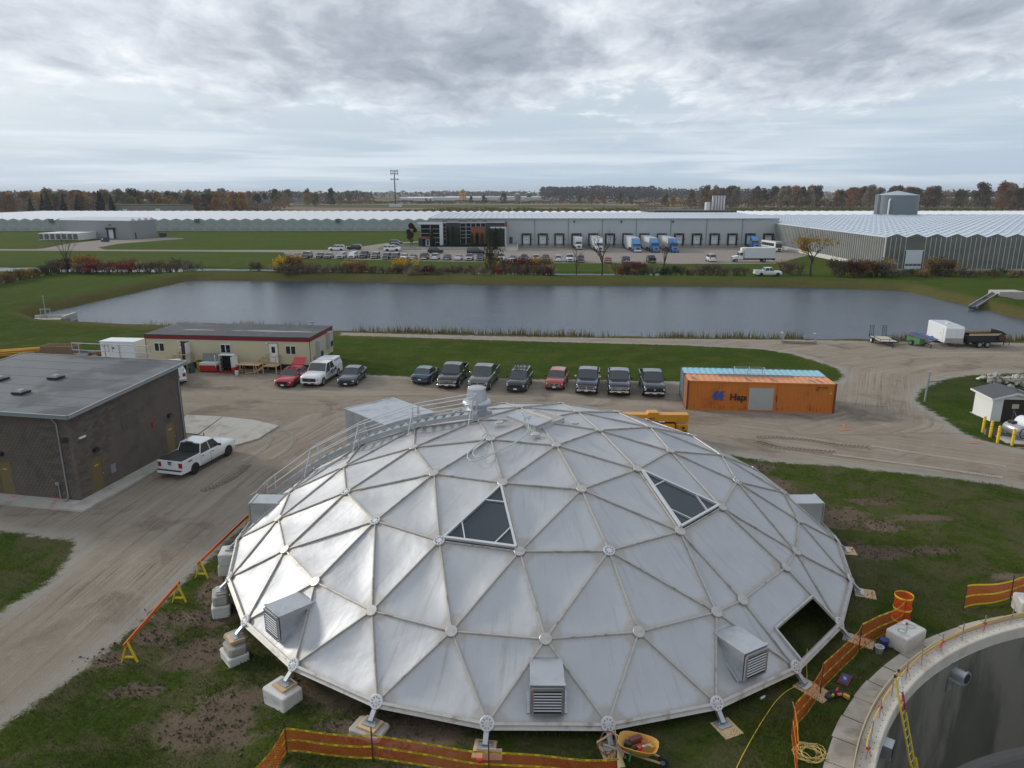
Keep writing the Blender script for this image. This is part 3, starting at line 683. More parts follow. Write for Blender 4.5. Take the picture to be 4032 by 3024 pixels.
# ================================================================ brick utility building
ud=Vector((.189,.982,0)).normalized(); ul=Vector((-.982,.189,0)).normalized()
BZ=-.82; BO=Vector((-27.26,42.32,BZ)); BL=10.9; BWd=13.6; HF,HB=5.55,6.2
bang=math.atan2(ud.y,ud.x)-pi/2   # local x -> -ul, local y -> ud
blockm=mat('ribbed_block',(.165,.138,.116),.9,v=.22,s=1.3,b=.35,bs=25.,c2=(.125,.104,.090),ds=.9,df=.60,rnd=.20)
mortar=mat('block_joint',(.040,.034,.030),.95,v=.2)
roofm=mat('grey_roof_membrane',(.135,.145,.150),.85,v=.18,s=.5,c2=(.075,.080,.084),ds=.22,df=.54,b=.2,bs=8.)
trimm=mat('grey_metal_trim',(.30,.33,.34),.45,.4,v=.08)
doorm=mat('tan_door',(.150,.115,.050),.5,v=.1,s=1.)
bl=thing('brick_utility_building','brown ribbed block utility building with flat grey roof and tan doors','building',tuple(BO),bang)
# local frame: x=0 right wall, x negative to the left; y=0 front wall, y=BL back
def roof_z(y): return HF+(HB-HF)*y/BL
core=MB(); x0,x1=-BWd,0; e=.05
core.add([(x0+e,e,0),(x1-e,e,0),(x1-e,BL-e,0),(x0+e,BL-e,0),(x0+e,e,HF),(x1-e,e,HF),(x1-e,BL-e,HB),(x0+e,BL-e,HB)],[(0,1,2,3),(4,5,6,7),(0,1,5,4),(1,2,6,5),(2,3,7,6),(3,0,4,7)])
part('wall_core',core,mortar,bl)
# ribbed blocks: 0.39 x 0.19 face, four ribs
bw,bh=.40,.20
def rib_block(L):
    mb=MB(); n=max(1,int(round(L/.10))); w_=L/n
    mb.bb(0,L-.012,-.012,.045,.012,bh-.010)
    for k in range(n): mb.add([(k*w_+.015,-.012,.006),(k*w_+.03,-.055,.006),(k*w_+w_-.03,-.055,.006),(k*w_+w_-.015,-.012,.006),(k*w_+.015,-.012,bh-.004),(k*w_+.03,-.055,bh-.004),(k*w_+w_-.03,-.055,bh-.004),(k*w_+w_-.015,-.012,bh-.004)],[(0,1,5,4),(1,2,6,5),(2,3,7,6),(4,5,6,7)])
    return mb
full=rib_block(bw); full_me=full.mesh('wall_block'); full_me.materials.append(blockm)
def clipped(x,z,L,holes,top):
    if z+bh>top: return True
    return any(x<hx1 and x+L>hx0 and z<hz1-.02 and z+bh>hz0+.02 for hx0,hx1,hz0,hz1 in holes)
cand=[]
def wall_blocks(length,hfun,holes,tr):
    z=0;row=0
    while z<HB:
        x=0 if row%2==0 else -bw/2
        while x<length-.05:
            L=bw; xx=x
            if xx<0: L+=xx; xx=0
            if xx+L>length: L=length-xx
            segs=[(xx,xx+L)]
            for hx0,hx1,hz0,hz1 in holes:
                if z<hz1-.02 and z+bh>hz0+.02: segs=[q for a,b in segs for q in ((a,min(b,hx0)),(max(a,hx1),b))]
            for a,b in segs:
                if b-a>.05 and z+bh<=hfun((a+b)/2)-.02: cand.append((tr,a,z,b-a))
            x+=bw
        z+=bh;row+=1
trF=Matrix.Translation((-BWd,0,0))                                      # front wall faces -y
trR=Matrix.Rotation(pi/2,4,'Z')                                          # right wall faces +x
def dF(x0,x1,z0,z1): return (x0+BWd,x1+BWd,z0,z1)
doorsF=[(-5.75,-4.7,0,2.2)]; doorsR=[(1.15,2.2,0,2.2),(8.6,9.65,0,2.2)]; ventsR=[(4.35,5.85,3.2,4.2),(7.35,7.85,4.4,4.8)]
wall_blocks(BWd,lambda x:HF,[dF(*q) for q in doorsF],trF)
wall_blocks(BL,lambda y:roof_z(y),doorsR+ventsR,trR)
BM=bl.matrix_basis if False else Matrix.Translation(BO)@Matrix.Rotation(bang,4,'Z')
def camd(c_): q=BM@(c_[0]@Vector((c_[1],0,c_[2]))); return (q-Vector((0,0,18.1))).length+(8 if abs((q.x)/(q.y))>.69 else 0)
cand.sort(key=camd)
rest=MB(); nsep=0
for tr,x,z,L in cand:
    if nsep<300 and abs(L-bw)<.01:
        o=link('wall_block',full_me,None,bl); o.matrix_local=tr@Matrix.Translation((x,0,z)); nsep+=1
    else:
        m_=rib_block(L); rest.add([tr@Matrix.Translation((x,0,z))@Vector(q) for q in m_.v],m_.f)
part('wall_blocks',rest,blockm,bl,stuff=True)
# roof slab with fascia
ov=.45
mb=MB(); rz0=lambda y:roof_z(y)
V4=[(x0-ov,-ov,rz0(-ov)),(x1+ov,-ov,rz0(-ov)),(x1+ov,BL+ov,rz0(BL+ov)),(x0-ov,BL+ov,rz0(BL+ov))]
mb.add(V4+[(x,y,z+.24) for x,y,z in V4],[(3,2,1,0),(4,5,6,7),(0,1,5,4),(1,2,6,5),(2,3,7,6),(3,0,4,7)])
rf=part('roof',mb,roofm,bl)
for a,b in ((0,1),(1,2),(2,3),(3,0)):
    A_,B_=Vector(V4[a]),Vector(V4[b]); n_=(B_-A_).cross(Vector((0,0,1))).normalized()
    part('fascia',MB().bar(A_+n_*.03+Vector((0,0,.14)),B_+n_*.03+Vector((0,0,.14)),.06,.24).bar(A_+n_*.05+Vector((0,0,.25)),B_+n_*.05+Vector((0,0,.25)),.10,.06),trimm,rf)
for k in range(6):
    y=1.0+k*1.75; part('roof_seam',MB().bar((x0+.1,y,rz0(y)+.243),(x1+.2,y,rz0(y)+.243),.05,.012),mat('seam',(.115,.12,.125),.85),rf)
for (vx,vy) in ((-6.1,6.0),(-5.9,2.8),(-9.8,5.1)):
    z=rz0(vy)+.24
    o=part('roof_skylight',MB().box((vx,vy,z+.09),(.8,.8,.16)),dark,rf)
    part('skylight_dome',MB().loft([[(vx-.3,vy-.3,z+.16),(vx+.3,vy-.3,z+.16),(vx+.3,vy+.3,z+.16),(vx-.3,vy+.3,z+.16)],[(vx-.18,vy-.18,z+.28),(vx+.18,vy-.18,z+.28),(vx+.18,vy+.18,z+.28),(vx-.18,vy+.18,z+.28)]]),mat('cloudy_acrylic',(.20,.22,.21),.35,v=.6,s=6.),o)
def bdoor(tr,x0,x1,lab):
    M_=tr
    def P_(x,y,z): return M_@Vector((x,y,z))
    def bx(a,b,c_,d_,e_,f_): m=MB().bb(a,b,c_,d_,e_,f_); m.v=[tuple(M_@Vector(q)) for q in m.v]; return m
    d=part('door',bx(x0+.04,x1-.04,-.03,.05,.03,2.17),doorm,bl); d['label']=lab
    part('door_frame',bx(x0,x0+.06,-.06,.06,0,2.25).add(bx(x1-.06,x1,-.06,.06,0,2.25).v,[(0,1,3,2),(4,6,7,5),(0,4,5,1),(2,3,7,6),(0,2,6,4),(1,5,7,3)]).add(bx(x0,x1,-.06,.06,2.17,2.25).v,[(0,1,3,2),(4,6,7,5),(0,4,5,1),(2,3,7,6),(0,2,6,4),(1,5,7,3)]),doorm,d)
    part('door_handle',bx(x1-.16,x1-.10,-.10,-.03,1.0,1.12),steel,d)
    part('notice',bx(x0+.35,x1-.35,-.034,-.03,1.72,1.80),mat('yellow_notice',(.55,.40,.06),.5),d)
    lx=(x0+x1)/2
    part('wall_light',bx(lx-.18,lx+.18,-.30,-.05,2.72,2.95),dark,bl)
bdoor(trF@Matrix.Translation((BWd,0,0)),-5.75,-4.7,'tan steel door on the front wall'); bdoor(trR,1.15,2.2,'tan steel door nearest the corner'); bdoor(trR,8.6,9.65,'tan steel door beside the white pickup')
def bxm(tr,*a): m=MB().bb(*a); m.v=[tuple(tr@Vector(q)) for q in m.v]; return m
for y0,y1,z0,z1 in ventsR:
    v=part('wall_vent',bxm(trR,y0,y1,-.02,.05,z0,z1),mat('brown_louvre',(.12,.10,.085),.6),bl)
    n=int((z1-z0)/.125)
    for k in range(n): part('louvre_slat',bxm(trR,y0+.03,y1-.03,-.075,-.02,z0+.02+k*(z1-z0-.04)/n,z0+.02+(k+.55)*(z1-z0-.04)/n),mat('brown_louvre',(.12,.10,.085),.6),v)
part('fire_alarm_box',bxm(trR,7.2,7.45,-.16,-.05,2.55,2.85),mat('alarm_red',(.33,.02,.03),.4),bl)
part('meter_box',bxm(trR,2.75,3.2,-.12,-.05,.75,1.35),galv,bl)
for tr,x in ((trF@Matrix.Translation((BWd,0,0)),-.75),(trR,10.6)):
    o=part('downspout',MB().tube([tr@Vector(q) for q in ((x-.1,-.35,HF-.05),(x,-.12,HF-.45),(x,-.12,.25),(x,-.45,.06))],.055,8),trimm,bl)
part('conduit_post',MB().tube([tr2@Vector(q) for tr2 in [trF@Matrix.Translation((BWd,0,0))] for q in ((-1.35,-.10,0),(-1.35,-.10,1.05))],.05,8).add(bxm(trF@Matrix.Translation((BWd,0,0)),-1.48,-1.22,-.20,-.06,1.0,1.22).v,[(0,1,3,2),(4,6,7,5),(0,4,5,1),(2,3,7,6),(0,2,6,4),(1,5,7,3)]),galv,bl)
part('security_camera',bxm(trR,.25,.75,-.45,-.36,4.05,4.16),white,bl)
part('security_camera',bxm(trF@Matrix.Translation((BWd,0,0)),-.35,-.15,-.35,-.10,3.95,4.2),dark,bl)
# sidewalk slabs
sw=bpy.data.objects.new('sidewalk',None); COL.objects.link(sw); sw.location=BO; sw.rotation_euler=(0,0,bang); sw['kind']='structure'
for k in range(7): part('slab',MB().bb(1.25-1.7*(k+1)+.012 if k else -.45,1.25-1.7*k-.012 if k else 1.35,-1.35,-.06,-.25,.05),conc,sw)
for k in range(6): part('slab',MB().bb(.06,1.35,-.05+1.75*k,-.05+1.75*(k+1)-.02,-.25,.05),conc,sw)
pinkm=mat('pink_marking_paint',(.85,.10,.22),.7,v=.2,s=20.)
def splat(x,y,z,r_,m,parent,name='paint_mark'):
    pts=[]; 
    for k in range(14):
        a=2*pi*k/14; rr=r_*random.uniform(.35,1.1); pts.append((x+rr*math.cos(a)*1.5,y+rr*math.sin(a)*.7,z))
    o=part(name,MB().quad(*pts),m,parent); return o
for x,y in ((-4.6,-.35),(-1.55,-.3),(-1.2,-.25),(-.9,-1.25)): splat(x,y,.056,.16,pinkm,sw)
# concrete aprons behind the building
ap=bpy.data.objects.new('concrete_apron',None); COL.objects.link(ap); ap['kind']='structure'
def gslab(poly,m,h=.08,name='slab',par=ap):
    mb=MB(); n=len(poly); vs=[(x,y,gzf(x,y)+h) for x,y in poly]+[(x,y,gzf(x,y)-.2) for x,y in poly]
    mb.add(vs,[tuple(range(n)),tuple(range(2*n-1,n-1,-1))]+[(i,(i+1)%n,n+(i+1)%n,n+i) for i in range(n)]); return part(name,mb,m,par)
gslab([(-27.4,58.3),(-24.3,57.9),(-24.95,54.5),(-27.6,55.)],conc); gslab([(-24.2,57.9),(-21.6,57.3),(-19.0,56.1),(-19.9,53.6),(-21.3,52.4),(-24.8,54.4)],conc)
# traffic cone by the wall
coneo=mat('cone_orange',(.75,.13,.03),.5,v=.1); conew=mat('cone_white',(.75,.75,.73),.5)
def cone(x,y,label,tall=False,group=None):
    h=1.05 if tall else .72; z=gzf(x,y)+(.06 if not tall else 0)
    c_=thing('traffic_cone',label,'traffic cone',(x,y,z),0,group)
    part('base',MB().box((0,0,.025),(.36,.36,.05)),coneo if not tall else black,c_); part('cone_body',MB().cyl((0,0,.05),(0,0,h),.13,.03,14),coneo,c_,30)
    part('reflective_band',MB().cyl((0,0,h*.45),(0,0,h*.62),.088,.073,14),conew,c_,30); return c_
cone(-23.9,53.2,'orange traffic cone by the brick building corner')
# ================================================================ office trailer
OT=Vector((-29.35,77.2,0)); oa=math.atan2(-1.84,17.4)
sid=bpy.data.materials.new('cream_siding'); sid.use_nodes=True; t=NT(sid.node_tree); co=t.n('ShaderNodeTexCoord').outputs['Object']
cl=t.mix(t.noise(co,.6,4,.5),(.52,.47,.31),(.60,.545,.375)); p=t.n('ShaderNodeBsdfPrincipled',{'Base Color':cl,'Roughness':.5}); t.link(p.outputs[0],t.n('ShaderNodeOutputMaterial').inputs[0])
ot=thing('office_trailer','long cream office trailer with dark roof and red trim by the pond','trailer',tuple(OT),oa)
L2,W2=8.95,3.35
part('chassis',MB().bb(-L2+.1,L2-.1,-W2+.1,W2-.1,.35,.72).bb(-L2+.3,L2-.3,-W2+.35,-W2+.5,0,.36).bb(-L2+.3,L2-.3,W2-.5,W2-.35,0,.36),dark,ot,stuff=True)
part('wall',MB().bb(-L2,L2,-W2,W2,.70,3.15),sid,ot)
ribs=MB()
for k in range(int(2*L2/.3)): ribs.bb(-L2+.15+k*.3,-L2+.17+k*.3,-W2-.012,-W2,.72,3.12)
for k in range(int(2*W2/.3)): ribs.bb(L2,L2+.012,-W2+.15+k*.3,-W2+.17+k*.3,.72,3.12)
part('siding_ribs',ribs,sid,ot,stuff=True)
redt=mat('dark_red_trim',(.20,.012,.022),.45,v=.1)
part('fascia',MB().bb(-L2-.05,L2+.05,-W2-.06,W2+.06,3.12,3.52),redt,ot)
for k in range(3): part('fascia_groove',MB().bb(-L2-.055,L2+.055,-W2-.066,W2+.066,3.20+k*.1,3.22+k*.1),mat('groove_red',(.12,.008,.014),.5),ot)
rfm=mat('black_membrane_roof',(.050,.052,.056),.75,v=.2,s=.7,c2=(.075,.078,.085),ds=.5,df=.55)
orf=part('roof',MB().bb(-L2-.08,L2+.08,-W2-.09,W2+.09,3.50,3.60),rfm,ot)
part('roof_ridge_seam',MB().bb(-L2,L2,-.06,.0,3.60,3.625),mat('seam_grey',(.25,.26,.28),.7),orf)
pud=mat('wet_roof_patch',(.16,.175,.20),.12,v=.2)
for x,y,a,b in ((-4.5,-.55,2.,.18),(.2,-.6,1.0,.14),(4.6,-.5,4.2,.30)):
    part('puddle',MB().quad(*[(x+a*math.cos(q)*random.uniform(.8,1.05),y+b*math.sin(q)*random.uniform(.7,1.2),3.604) for q in np.linspace(0,2*pi,22)[:-1]]),pud,orf)
part('corner_trim',MB().bb(L2-.02,L2+.02,-W2-.03,-W2+.04,.5,3.12),dark,ot); part('corner_trim',MB().bb(-L2-.02,-L2+.02,-W2-.03,-W2+.04,.5,3.12),dark,ot)
def owin(x,z=1.55,w_=1.1,h=.95):
    f=part('window',MB().bb(x-w_/2,x+w_/2,-W2-.05,-W2,z,z+h),white,ot)
    for s_ in (-1,1): part('pane',MB().bb(x+s_*w_/4-w_/4+.05,x+s_*w_/4+w_/4-.05,-W2-.062,-W2-.045,z+.07,z+h-.07),glassd,f)
for x in (-7.45,-.15,6.9): owin(x,1.75)
def odoor(x,opened):
    part('door_opening',MB().bb(x-.5,x+.5,-W2-.03,-W2,.80,2.90),dark,ot)
    hinge=x+.48
    if opened: mb=MB().box((hinge+.02,-W2-.46,1.85),(.05,.92,2.06))
    else: mb=MB().bb(x-.46,x+.46,-W2-.07,-W2-.031,.83,2.87)
    d=part('door',mb,white,ot,label='open white trailer door' if opened else 'closed white trailer door')
    if opened: part('door_pane',MB().box((hinge-.012,-W2-.46,2.25),(.02,.36,.65)),glassd,d)
    else: part('door_pane',MB().bb(x-.2,x+.18,-W2-.083,-W2-.069,1.9,2.55),glassd,d); part('door_handle',MB().bb(x-.4,x-.34,-W2-.12,-W2-.07,1.72,1.85),steel,d)
    part('porch_light',MB().bb(x-.78,x-.56,-W2-.16,-W2,2.86,2.98),white,ot)
odoor(-4.55,True); odoor(5.05,False)
part('warning_sign',MB().bb(-5.25,-5.02,-W2-.02,-W2-.005,2.15,2.7),white,ot)
part('warning_emblem',MB().tube([(-5.135+.06*math.cos(a),-W2-.024,2.47+.08*math.sin(a)) for a in np.linspace(0,2*pi,13)[:-1]],.02,5,close=True),mat('sign_red',(.6,.05,.06),.5),ot)
for y in (-1.2,1.9):
    a_=part('air_conditioner',MB().bb(L2,L2+.45,y-.45,y+.45,1.05 if y<0 else 1.5,2.85 if y<0 else 3.2),mat('ac_grey',(.42,.43,.43),.5,v=.06),ot)
    part('grille',MB().bb(L2+.45,L2+.465,y-.38,y+.38,1.15 if y<0 else 1.6,1.75 if y<0 else 2.2),dark,a_)
part('flue_pipe',MB().cyl((L2-1.,.25,3.6),(L2-1.,.25,4.5),.05).box((L2-1.,.25,4.52),(.4,.2,.12)),steel,ot)
part('electric_mast',MB().bb(L2+.0,L2+.12,-2.6,-2.35,.9,1.4),galv,ot)
def steps(x,dirx,lab):
    s_=thing('wooden_steps',lab,'steps',tuple(OT+Matrix.Rotation(oa,3,'Z')@Vector((x,-W2-.75,0))),oa)
    part('landing',MB().bb(-.75,.75,-.62,.62,.72,.78),lumber,s_)
    for sx in (-.70,.70):
        for sy in (-.57,.57): part('post',MB().bb(sx-.045,sx+.045,sy-.045,sy+.045,0,1.78),lumber,s_)
    part('top_rail',MB().bb(-.75,.75,-.62,-.53,1.74,1.80),lumber,s_); part('mid_rail',MB().bb(-.75,.75,-.60,-.55,1.18,1.24),lumber,s_)
    part('side_rail',MB().bb(.66,.74,-.6,.6,1.74,1.8),lumber,s_)
    for k in range(3): part('tread',MB().bb(-.78-.28*(k+1),-.78-.28*k,-.55,.55,.54-.19*k,.58-.19*k),lumber,s_)
    for sy in (-.57,.57):
        part('stringer',MB().bar((-.75,sy,.65),(-1.75,sy,.0),.05,.22),lumber,s_); part('newel_post',MB().bb(-1.75,-1.66,sy-.045,sy+.045,0,1.0),lumber,s_); part('stair_rail',MB().bar((-.75,sy,1.72),(-1.75,sy,.98),.05,.09),lumber,s_)
    return s_
steps(5.05,1,'wooden entry steps at the closed trailer door'); steps(-4.55,1,'wooden entry steps at the open trailer door')
def onloc(x,y,z=0): return tuple(OT+Matrix.Rotation(oa,3,'Z')@Vector((x,y,z)))
# things in front of the trailer
redb=mat('tool_chest_red',(.42,.025,.025),.45,v=.08); chw=mat('chest_white',(.66,.66,.64),.45)
def atg(name,label,cat,wx,wy,rz,group=None): return thing(name,label,cat,(wx,wy,gzf(wx,wy)),rz,group)
ch=atg('job_site_chest','open red and white job site chest with raised grey lid','tool chest',-31.25,72.9,oa)
part('body',MB().bb(-.95,.95,-.4,.4,.12,.75),redb,ch); part('white_band',MB().bb(-.96,.96,-.41,.41,.75,.98),chw,ch); part('lid',MB().box((0,.45,1.42),(1.86,.07,.85)),mat('chest_grey',(.22,.23,.23),.5),ch); part('runner',MB().bb(-.9,-.75,-.35,.35,0,.12),dark,ch); part('runner',MB().bb(.75,.9,-.35,.35,0,.12),dark,ch)
cb=atg('tool_cabinet','open red and white tool cabinet with shelves','tool cabinet',-29.25,72.55,oa)
part('back',MB().bb(-.75,.75,.33,.38,.15,1.85),chw,cb); part('side',MB().bb(-.75,-.70,-.35,.35,.15,1.85),chw,cb); part('side',MB().bb(.70,.75,-.35,.35,.15,1.85),chw,cb); part('top',MB().bb(-.78,.78,-.38,.38,1.85,1.90),chw,cb); part('base',MB().bb(-.75,.75,-.36,.36,.05,.18),redb,cb)
for z in (.55,.95,1.35): part('shelf',MB().bb(-.70,.70,-.30,.33,z,z+.03),dark,cb)
part('interior',MB().bb(-.70,.70,.28,.325,.18,1.85),dark,cb)
for sx in (-1,1):
    d=part('door',MB().box((sx*1.02,-.62,1.02),(.05,.75,1.66),sx*-.5),chw,cb); part('door_lower',MB().box((sx*1.02,-.62,.47),(.06,.752,.56),sx*-.5),redb,d)
tb=atg('work_table','plywood work table on sawhorses in front of trailer','table',-26.95,72.3,oa)
part('table_top',MB().bb(-1.25,1.25,-.6,.6,.93,.97),ply,tb); part('loose_board',MB().box((.1,.2,.99),(2.4,.25,.03),.05),lumber,tb)
for sx in (-.85,.85):
    part('sawhorse_beam',MB().bb(sx-.05,sx+.05,-.5,.5,.83,.93),lumber,tb)
    for sy in (-.4,.4):
        for d_ in (-.22,.22): part('leg',MB().bar((sx,sy,.86),(sx+d_,sy+.05*sy,0),.06,.05),lumber,tb)
pl=atg('white_pail','white plastic pail standing beside the work table','pail',-28.04,71.5,0)
part('body',MB().cyl((0,0,0),(0,0,.4),.15,.18,14),white,pl,30); part('rim',MB().cyl((0,0,.38),(0,0,.42),.19,.19,14),white,pl)
tag(part('scrap_wood',MB().box((-26.9,71.9,.10),(.8,.1,.08),.4).box((-26.7,72.1,.12),(.7,.12,.07),-.5).box((-27.1,72.2,.2),(.6,.1,.08),1.),lumber),'loose lumber offcuts under the work table','wood','','stuff')
tr_=atg('barrel','dark green barrel bin left of the red chest','barrel',-33.0,72.4,0); part('body',MB().tube([(0,0,z) for z in (0,.3,.32,.6,.62,.9)],[.28,.28,.3,.3,.28,.28],16),mat('bin_teal',(.05,.085,.095),.5),tr_,30); part('lid',MB().cyl((0,0,.9),(0,0,.95),.30,.30,16),dark,tr_)
yb=atg('yellow_bin','yellow bin behind the dark barrel','bin',-32.55,73.4,0); part('body',MB().cyl((0,0,0),(0,0,1.0),.26,.32,14),mat('bin_yellow',(.55,.38,.03),.5),yb,30); part('rim',MB().cyl((0,0,1.0),(0,0,1.05),.34,.34,14),dark,yb)
cone(-21.7,73.7,'tall orange marker cone just left of white company pickup',True); cone(-21.0,73.3,'tall orange marker cone behind the white company pickup',True)
# guard rails at the back edge of the brick building's roof
for xa,xb in ((-8.6,-6.3),(-5.05,-2.7)):
    z0=roof_z(BL)+.24; y=BL+.3
    o=part('roof_guard_rail',MB().tube([(xa-.6,y,z0+1.1),(xb+.35,y,z0+1.1)],.035,6).tube([(xa-.6,y,z0+.55),(xb+.35,y,z0+.55)],.03,6).tube([(xa-.6,y,z0+1.1),(xa-.6,y,z0+.55)],.03,6).tube([(xb+.35,y,z0+1.1),(xb+.35,y,z0+.55)],.03,6),galv,bl)
    for x in (xa,xb): part('rail_post',MB().tube([(x,y,z0-.25),(x,y,z0+1.1)],.04,6),galv,o)
# ================================================================ round concrete tank
tank=thing('round_concrete_tank','open round concrete tank with light rim and dark stained inner wall','tank',(TC[0],TC[1],0))
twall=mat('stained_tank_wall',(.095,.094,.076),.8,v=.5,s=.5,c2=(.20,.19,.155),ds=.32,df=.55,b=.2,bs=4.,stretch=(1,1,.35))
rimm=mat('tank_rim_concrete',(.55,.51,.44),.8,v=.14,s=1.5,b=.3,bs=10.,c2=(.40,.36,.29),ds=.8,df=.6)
def ringmesh(prof,n=144,a0=0.,a1=2*pi):
    mb=MB(); m=len(prof); full=abs(a1-a0-2*pi)<1e-6
    for i in range(n+(0 if full else 1)):
        a=a0+(a1-a0)*i/n
        for r_,z in prof: mb.v.append((r_*math.cos(a),r_*math.sin(a),z))
    for i in range(n):
        j=(i+1)%n if full else i+1
        for k in range(m-1): mb.f.append((i*m+k,j*m+k,j*m+k+1,i*m+k+1))
    return mb
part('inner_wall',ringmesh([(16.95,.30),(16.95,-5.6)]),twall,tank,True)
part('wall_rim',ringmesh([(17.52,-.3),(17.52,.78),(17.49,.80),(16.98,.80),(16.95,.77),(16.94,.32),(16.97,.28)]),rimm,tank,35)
part('tank_floor',ringmesh([(16.96,-5.6),(15.9,-5.62),(.01,-5.9)]),mat('tank_floor',(.17,.16,.145),.8,v=.3,s=.3,c2=(.09,.088,.08),ds=.3,df=.52),tank)
part('floor_kerb',ringmesh([(16.955,-5.35),(16.6,-5.36),(16.58,-5.63)]),mat('kerb_grey',(.24,.23,.21),.8,v=.2),tank,35)
part('form_board',ringmesh([(17.56,.40),(17.56,.98),(17.53,.98),(17.53,.60)],144),mat('form_plywood',(.50,.40,.26),.7,v=.15,s=.8),tank)
mb=MB()
for r_ in (17.12,17.38):
    n=330
    for k in range(n):
        a=2*pi*k/n; mb.cyl((r_*math.cos(a),r_*math.sin(a),.795),(r_*math.cos(a),r_*math.sin(a),.804),.022,n=6)
part('bolt_holes',mb,mat('hole_dark',(.06,.055,.05),.9),tank,stuff=True)
def tp(a,r_,z): return Vector((r_*math.cos(R(a)),r_*math.sin(R(a)),z))
pa=math.degrees(math.atan2(24.62-9.89,17.41-25.8))
o=part('pipe_stub',MB().tube([tp(pa,17.,-.2),tp(pa,16.5,-.2)],.24,18).tube([tp(pa,16.52,-.2),tp(pa,16.45,-.2)],.29,18),galv,tank,35)
part('pipe_mouth',MB().cyl(tp(pa,16.44,-.2),tp(pa,16.435,-.2),.20,n=18),gapm,o); part('pipe_bracket',MB().box(tp(pa+.9,16.7,-.35),(.5,.3,.06),R(pa)).box(tp(pa+1.,16.9,-.6),(.06,.3,.6),R(pa)),galv,o)
pa=math.degrees(math.atan2(20.3-9.89,12.43-25.8)); o=part('wall_bracket',MB().box(tp(pa,16.8,.1),(.3,.5,.5),R(pa)),galv,tank); part('bracket_mouth',MB().box(tp(pa,16.64,.12),(.02,.36,.36),R(pa)),gapm,o)
# slabs round the tank
tsl=bpy.data.objects.new('tank_walkway',None); COL.objects.link(tsl); tsl.location=(TC[0],TC[1],0); tsl['kind']='structure'
slm=mat('walkway_concrete',(.44,.40,.34),.85,v=.18,s=1.2,b=.25,bs=9.,c2=(.27,.245,.205),ds=.5,df=.55,rnd=.08)
for k in range(30):
    a0,a1=R(88+k*4.05),R(88+(k+1)*4.05-.10); hz_=.335+random.uniform(-.012,.012)
    part('slab',ringmesh([(17.57,.1),(17.57,hz_),(18.38+random.uniform(-.03,.03),hz_-.01),(18.38,.1)],6,a0,a1),slm,tsl)
# rebar stakes with rope and tape flags
stk=[(math.degrees(math.atan2(y-TC[1],x-TC[0]))) for x,y in ((16.71,24.55),(17.95,25.19),(19.16,25.7),(20.61,26.18),(15.48,23.7),(14.45,22.88),(12.49,20.85),(11.23,18.95),(22.3,26.7),(13.45,21.95),(11.75,19.8))]
stk.sort()
tapeR=mat('red_flag_tape',(.55,.03,.03),.5,v=.2,s=9.)
for i,a in enumerate(stk):
    b_=thing('rebar_stake','thin steel stake in the tank rim, %s counted from the right'%ORD[i],'stake',tuple(Vector((TC[0],TC[1],0))+tp(a,17.25,.80)),0,'stakes along the tank rim')
    lean=Vector((random.uniform(-.06,.06),random.uniform(-.06,.06),.78)); part('rod',MB().tube([(0,0,0),lean],.022,6),galv,b_)
    if i%2==0: part('flag_tape',MB().box(lean*.55,(.14,.03,.09),random.uniform(0,3)).bar(lean*.55,lean*.55+Vector((random.uniform(-.12,.12),-.05,-.28)),.05,.01),tapeR,b_)
ropeY=mat('yellow_rope',(.72,.55,.05),.6,v=.15,s=20.)
pts=[]
for i,a in enumerate(stk):
    pts.append(tp(a,17.27,1.25))
    if i<len(stk)-1: pts.append(tp((a+stk[i+1])/2,17.3,1.19))
o=part('barrier_rope',MB().tube(spline(pts,4),.016,5),ropeY); o.location=(TC[0],TC[1],0); tag(o,'yellow rope strung between the stakes on the tank rim','rope')
o=part('orange_line',MB().tube([q-Vector((0,0,.10)) for q in spline(pts,4)],.010,4),mat('orange_cord',(.80,.26,.08),.6)); o.location=(TC[0],TC[1],0); tag(o,'thin orange line strung just below the yellow rope','rope')
# extension ladder down into the tank
lad=thing('extension_ladder','yellow and red extension ladder leaning out of the round tank','ladder',(0,0,0))
l0=Vector((13.66,21.52,.80)); lin=Vector((25.8-13.37,9.89-21.62,0)).normalized(); ltan=Vector((-lin.y,lin.x,0))
ltop=l0-lin*.35+Vector((0,0,1.05)); lbot=l0+lin*1.75+Vector((0,0,-6.3)); ldir=(lbot-ltop).normalized()
lyel=mat('ladder_yellow',(.66,.50,.03),.45,v=.12,s=3.); lred=mat('ladder_red',(.42,.02,.02),.45); lsil=mat('ladder_rung',(.60,.61,.62),.35,.7)
for s_ in (-.20,.20):
    part('rail',MB().bar(ltop+ltan*s_,lbot+ltan*s_,.045,.085,up=ltan),lyel,lad)
part('red_sleeve',MB().bar(ltop+ldir*.75-ltan*-.20,ltop+ldir*1.5-ltan*-.20,.052,.092,up=ltan),lred,lad); part('white_sleeve',MB().bar(ltop+ldir*.2+ltan*.20,ltop+ldir*.75+ltan*.20,.05,.09,up=ltan),white,lad)
part('red_sleeve',MB().bar(ltop+ldir*4.6+ltan*.2,ltop+ldir*5.2+ltan*.2,.052,.092,up=ltan),lred,lad)
for s_ in (-.20,.20): part('end_cap',MB().bar(ltop+ltan*s_-ldir*.06,ltop+ltan*s_+ldir*.03,.055,.095,up=ltan),dark,lad)
for k in range(24): part('rung',MB().tube([ltop+ldir*(.22+k*.30)-ltan*.19,ltop+ldir*(.22+k*.30)+ltan*.19],.02,6),lsil,lad)
for s_ in (-.24,.24): part('fly_rail',MB().bar(ltop+ldir*3.2+ltan*s_+lin*.06,lbot+ltan*s_+lin*.06,.04,.08,up=ltan),lyel,lad)
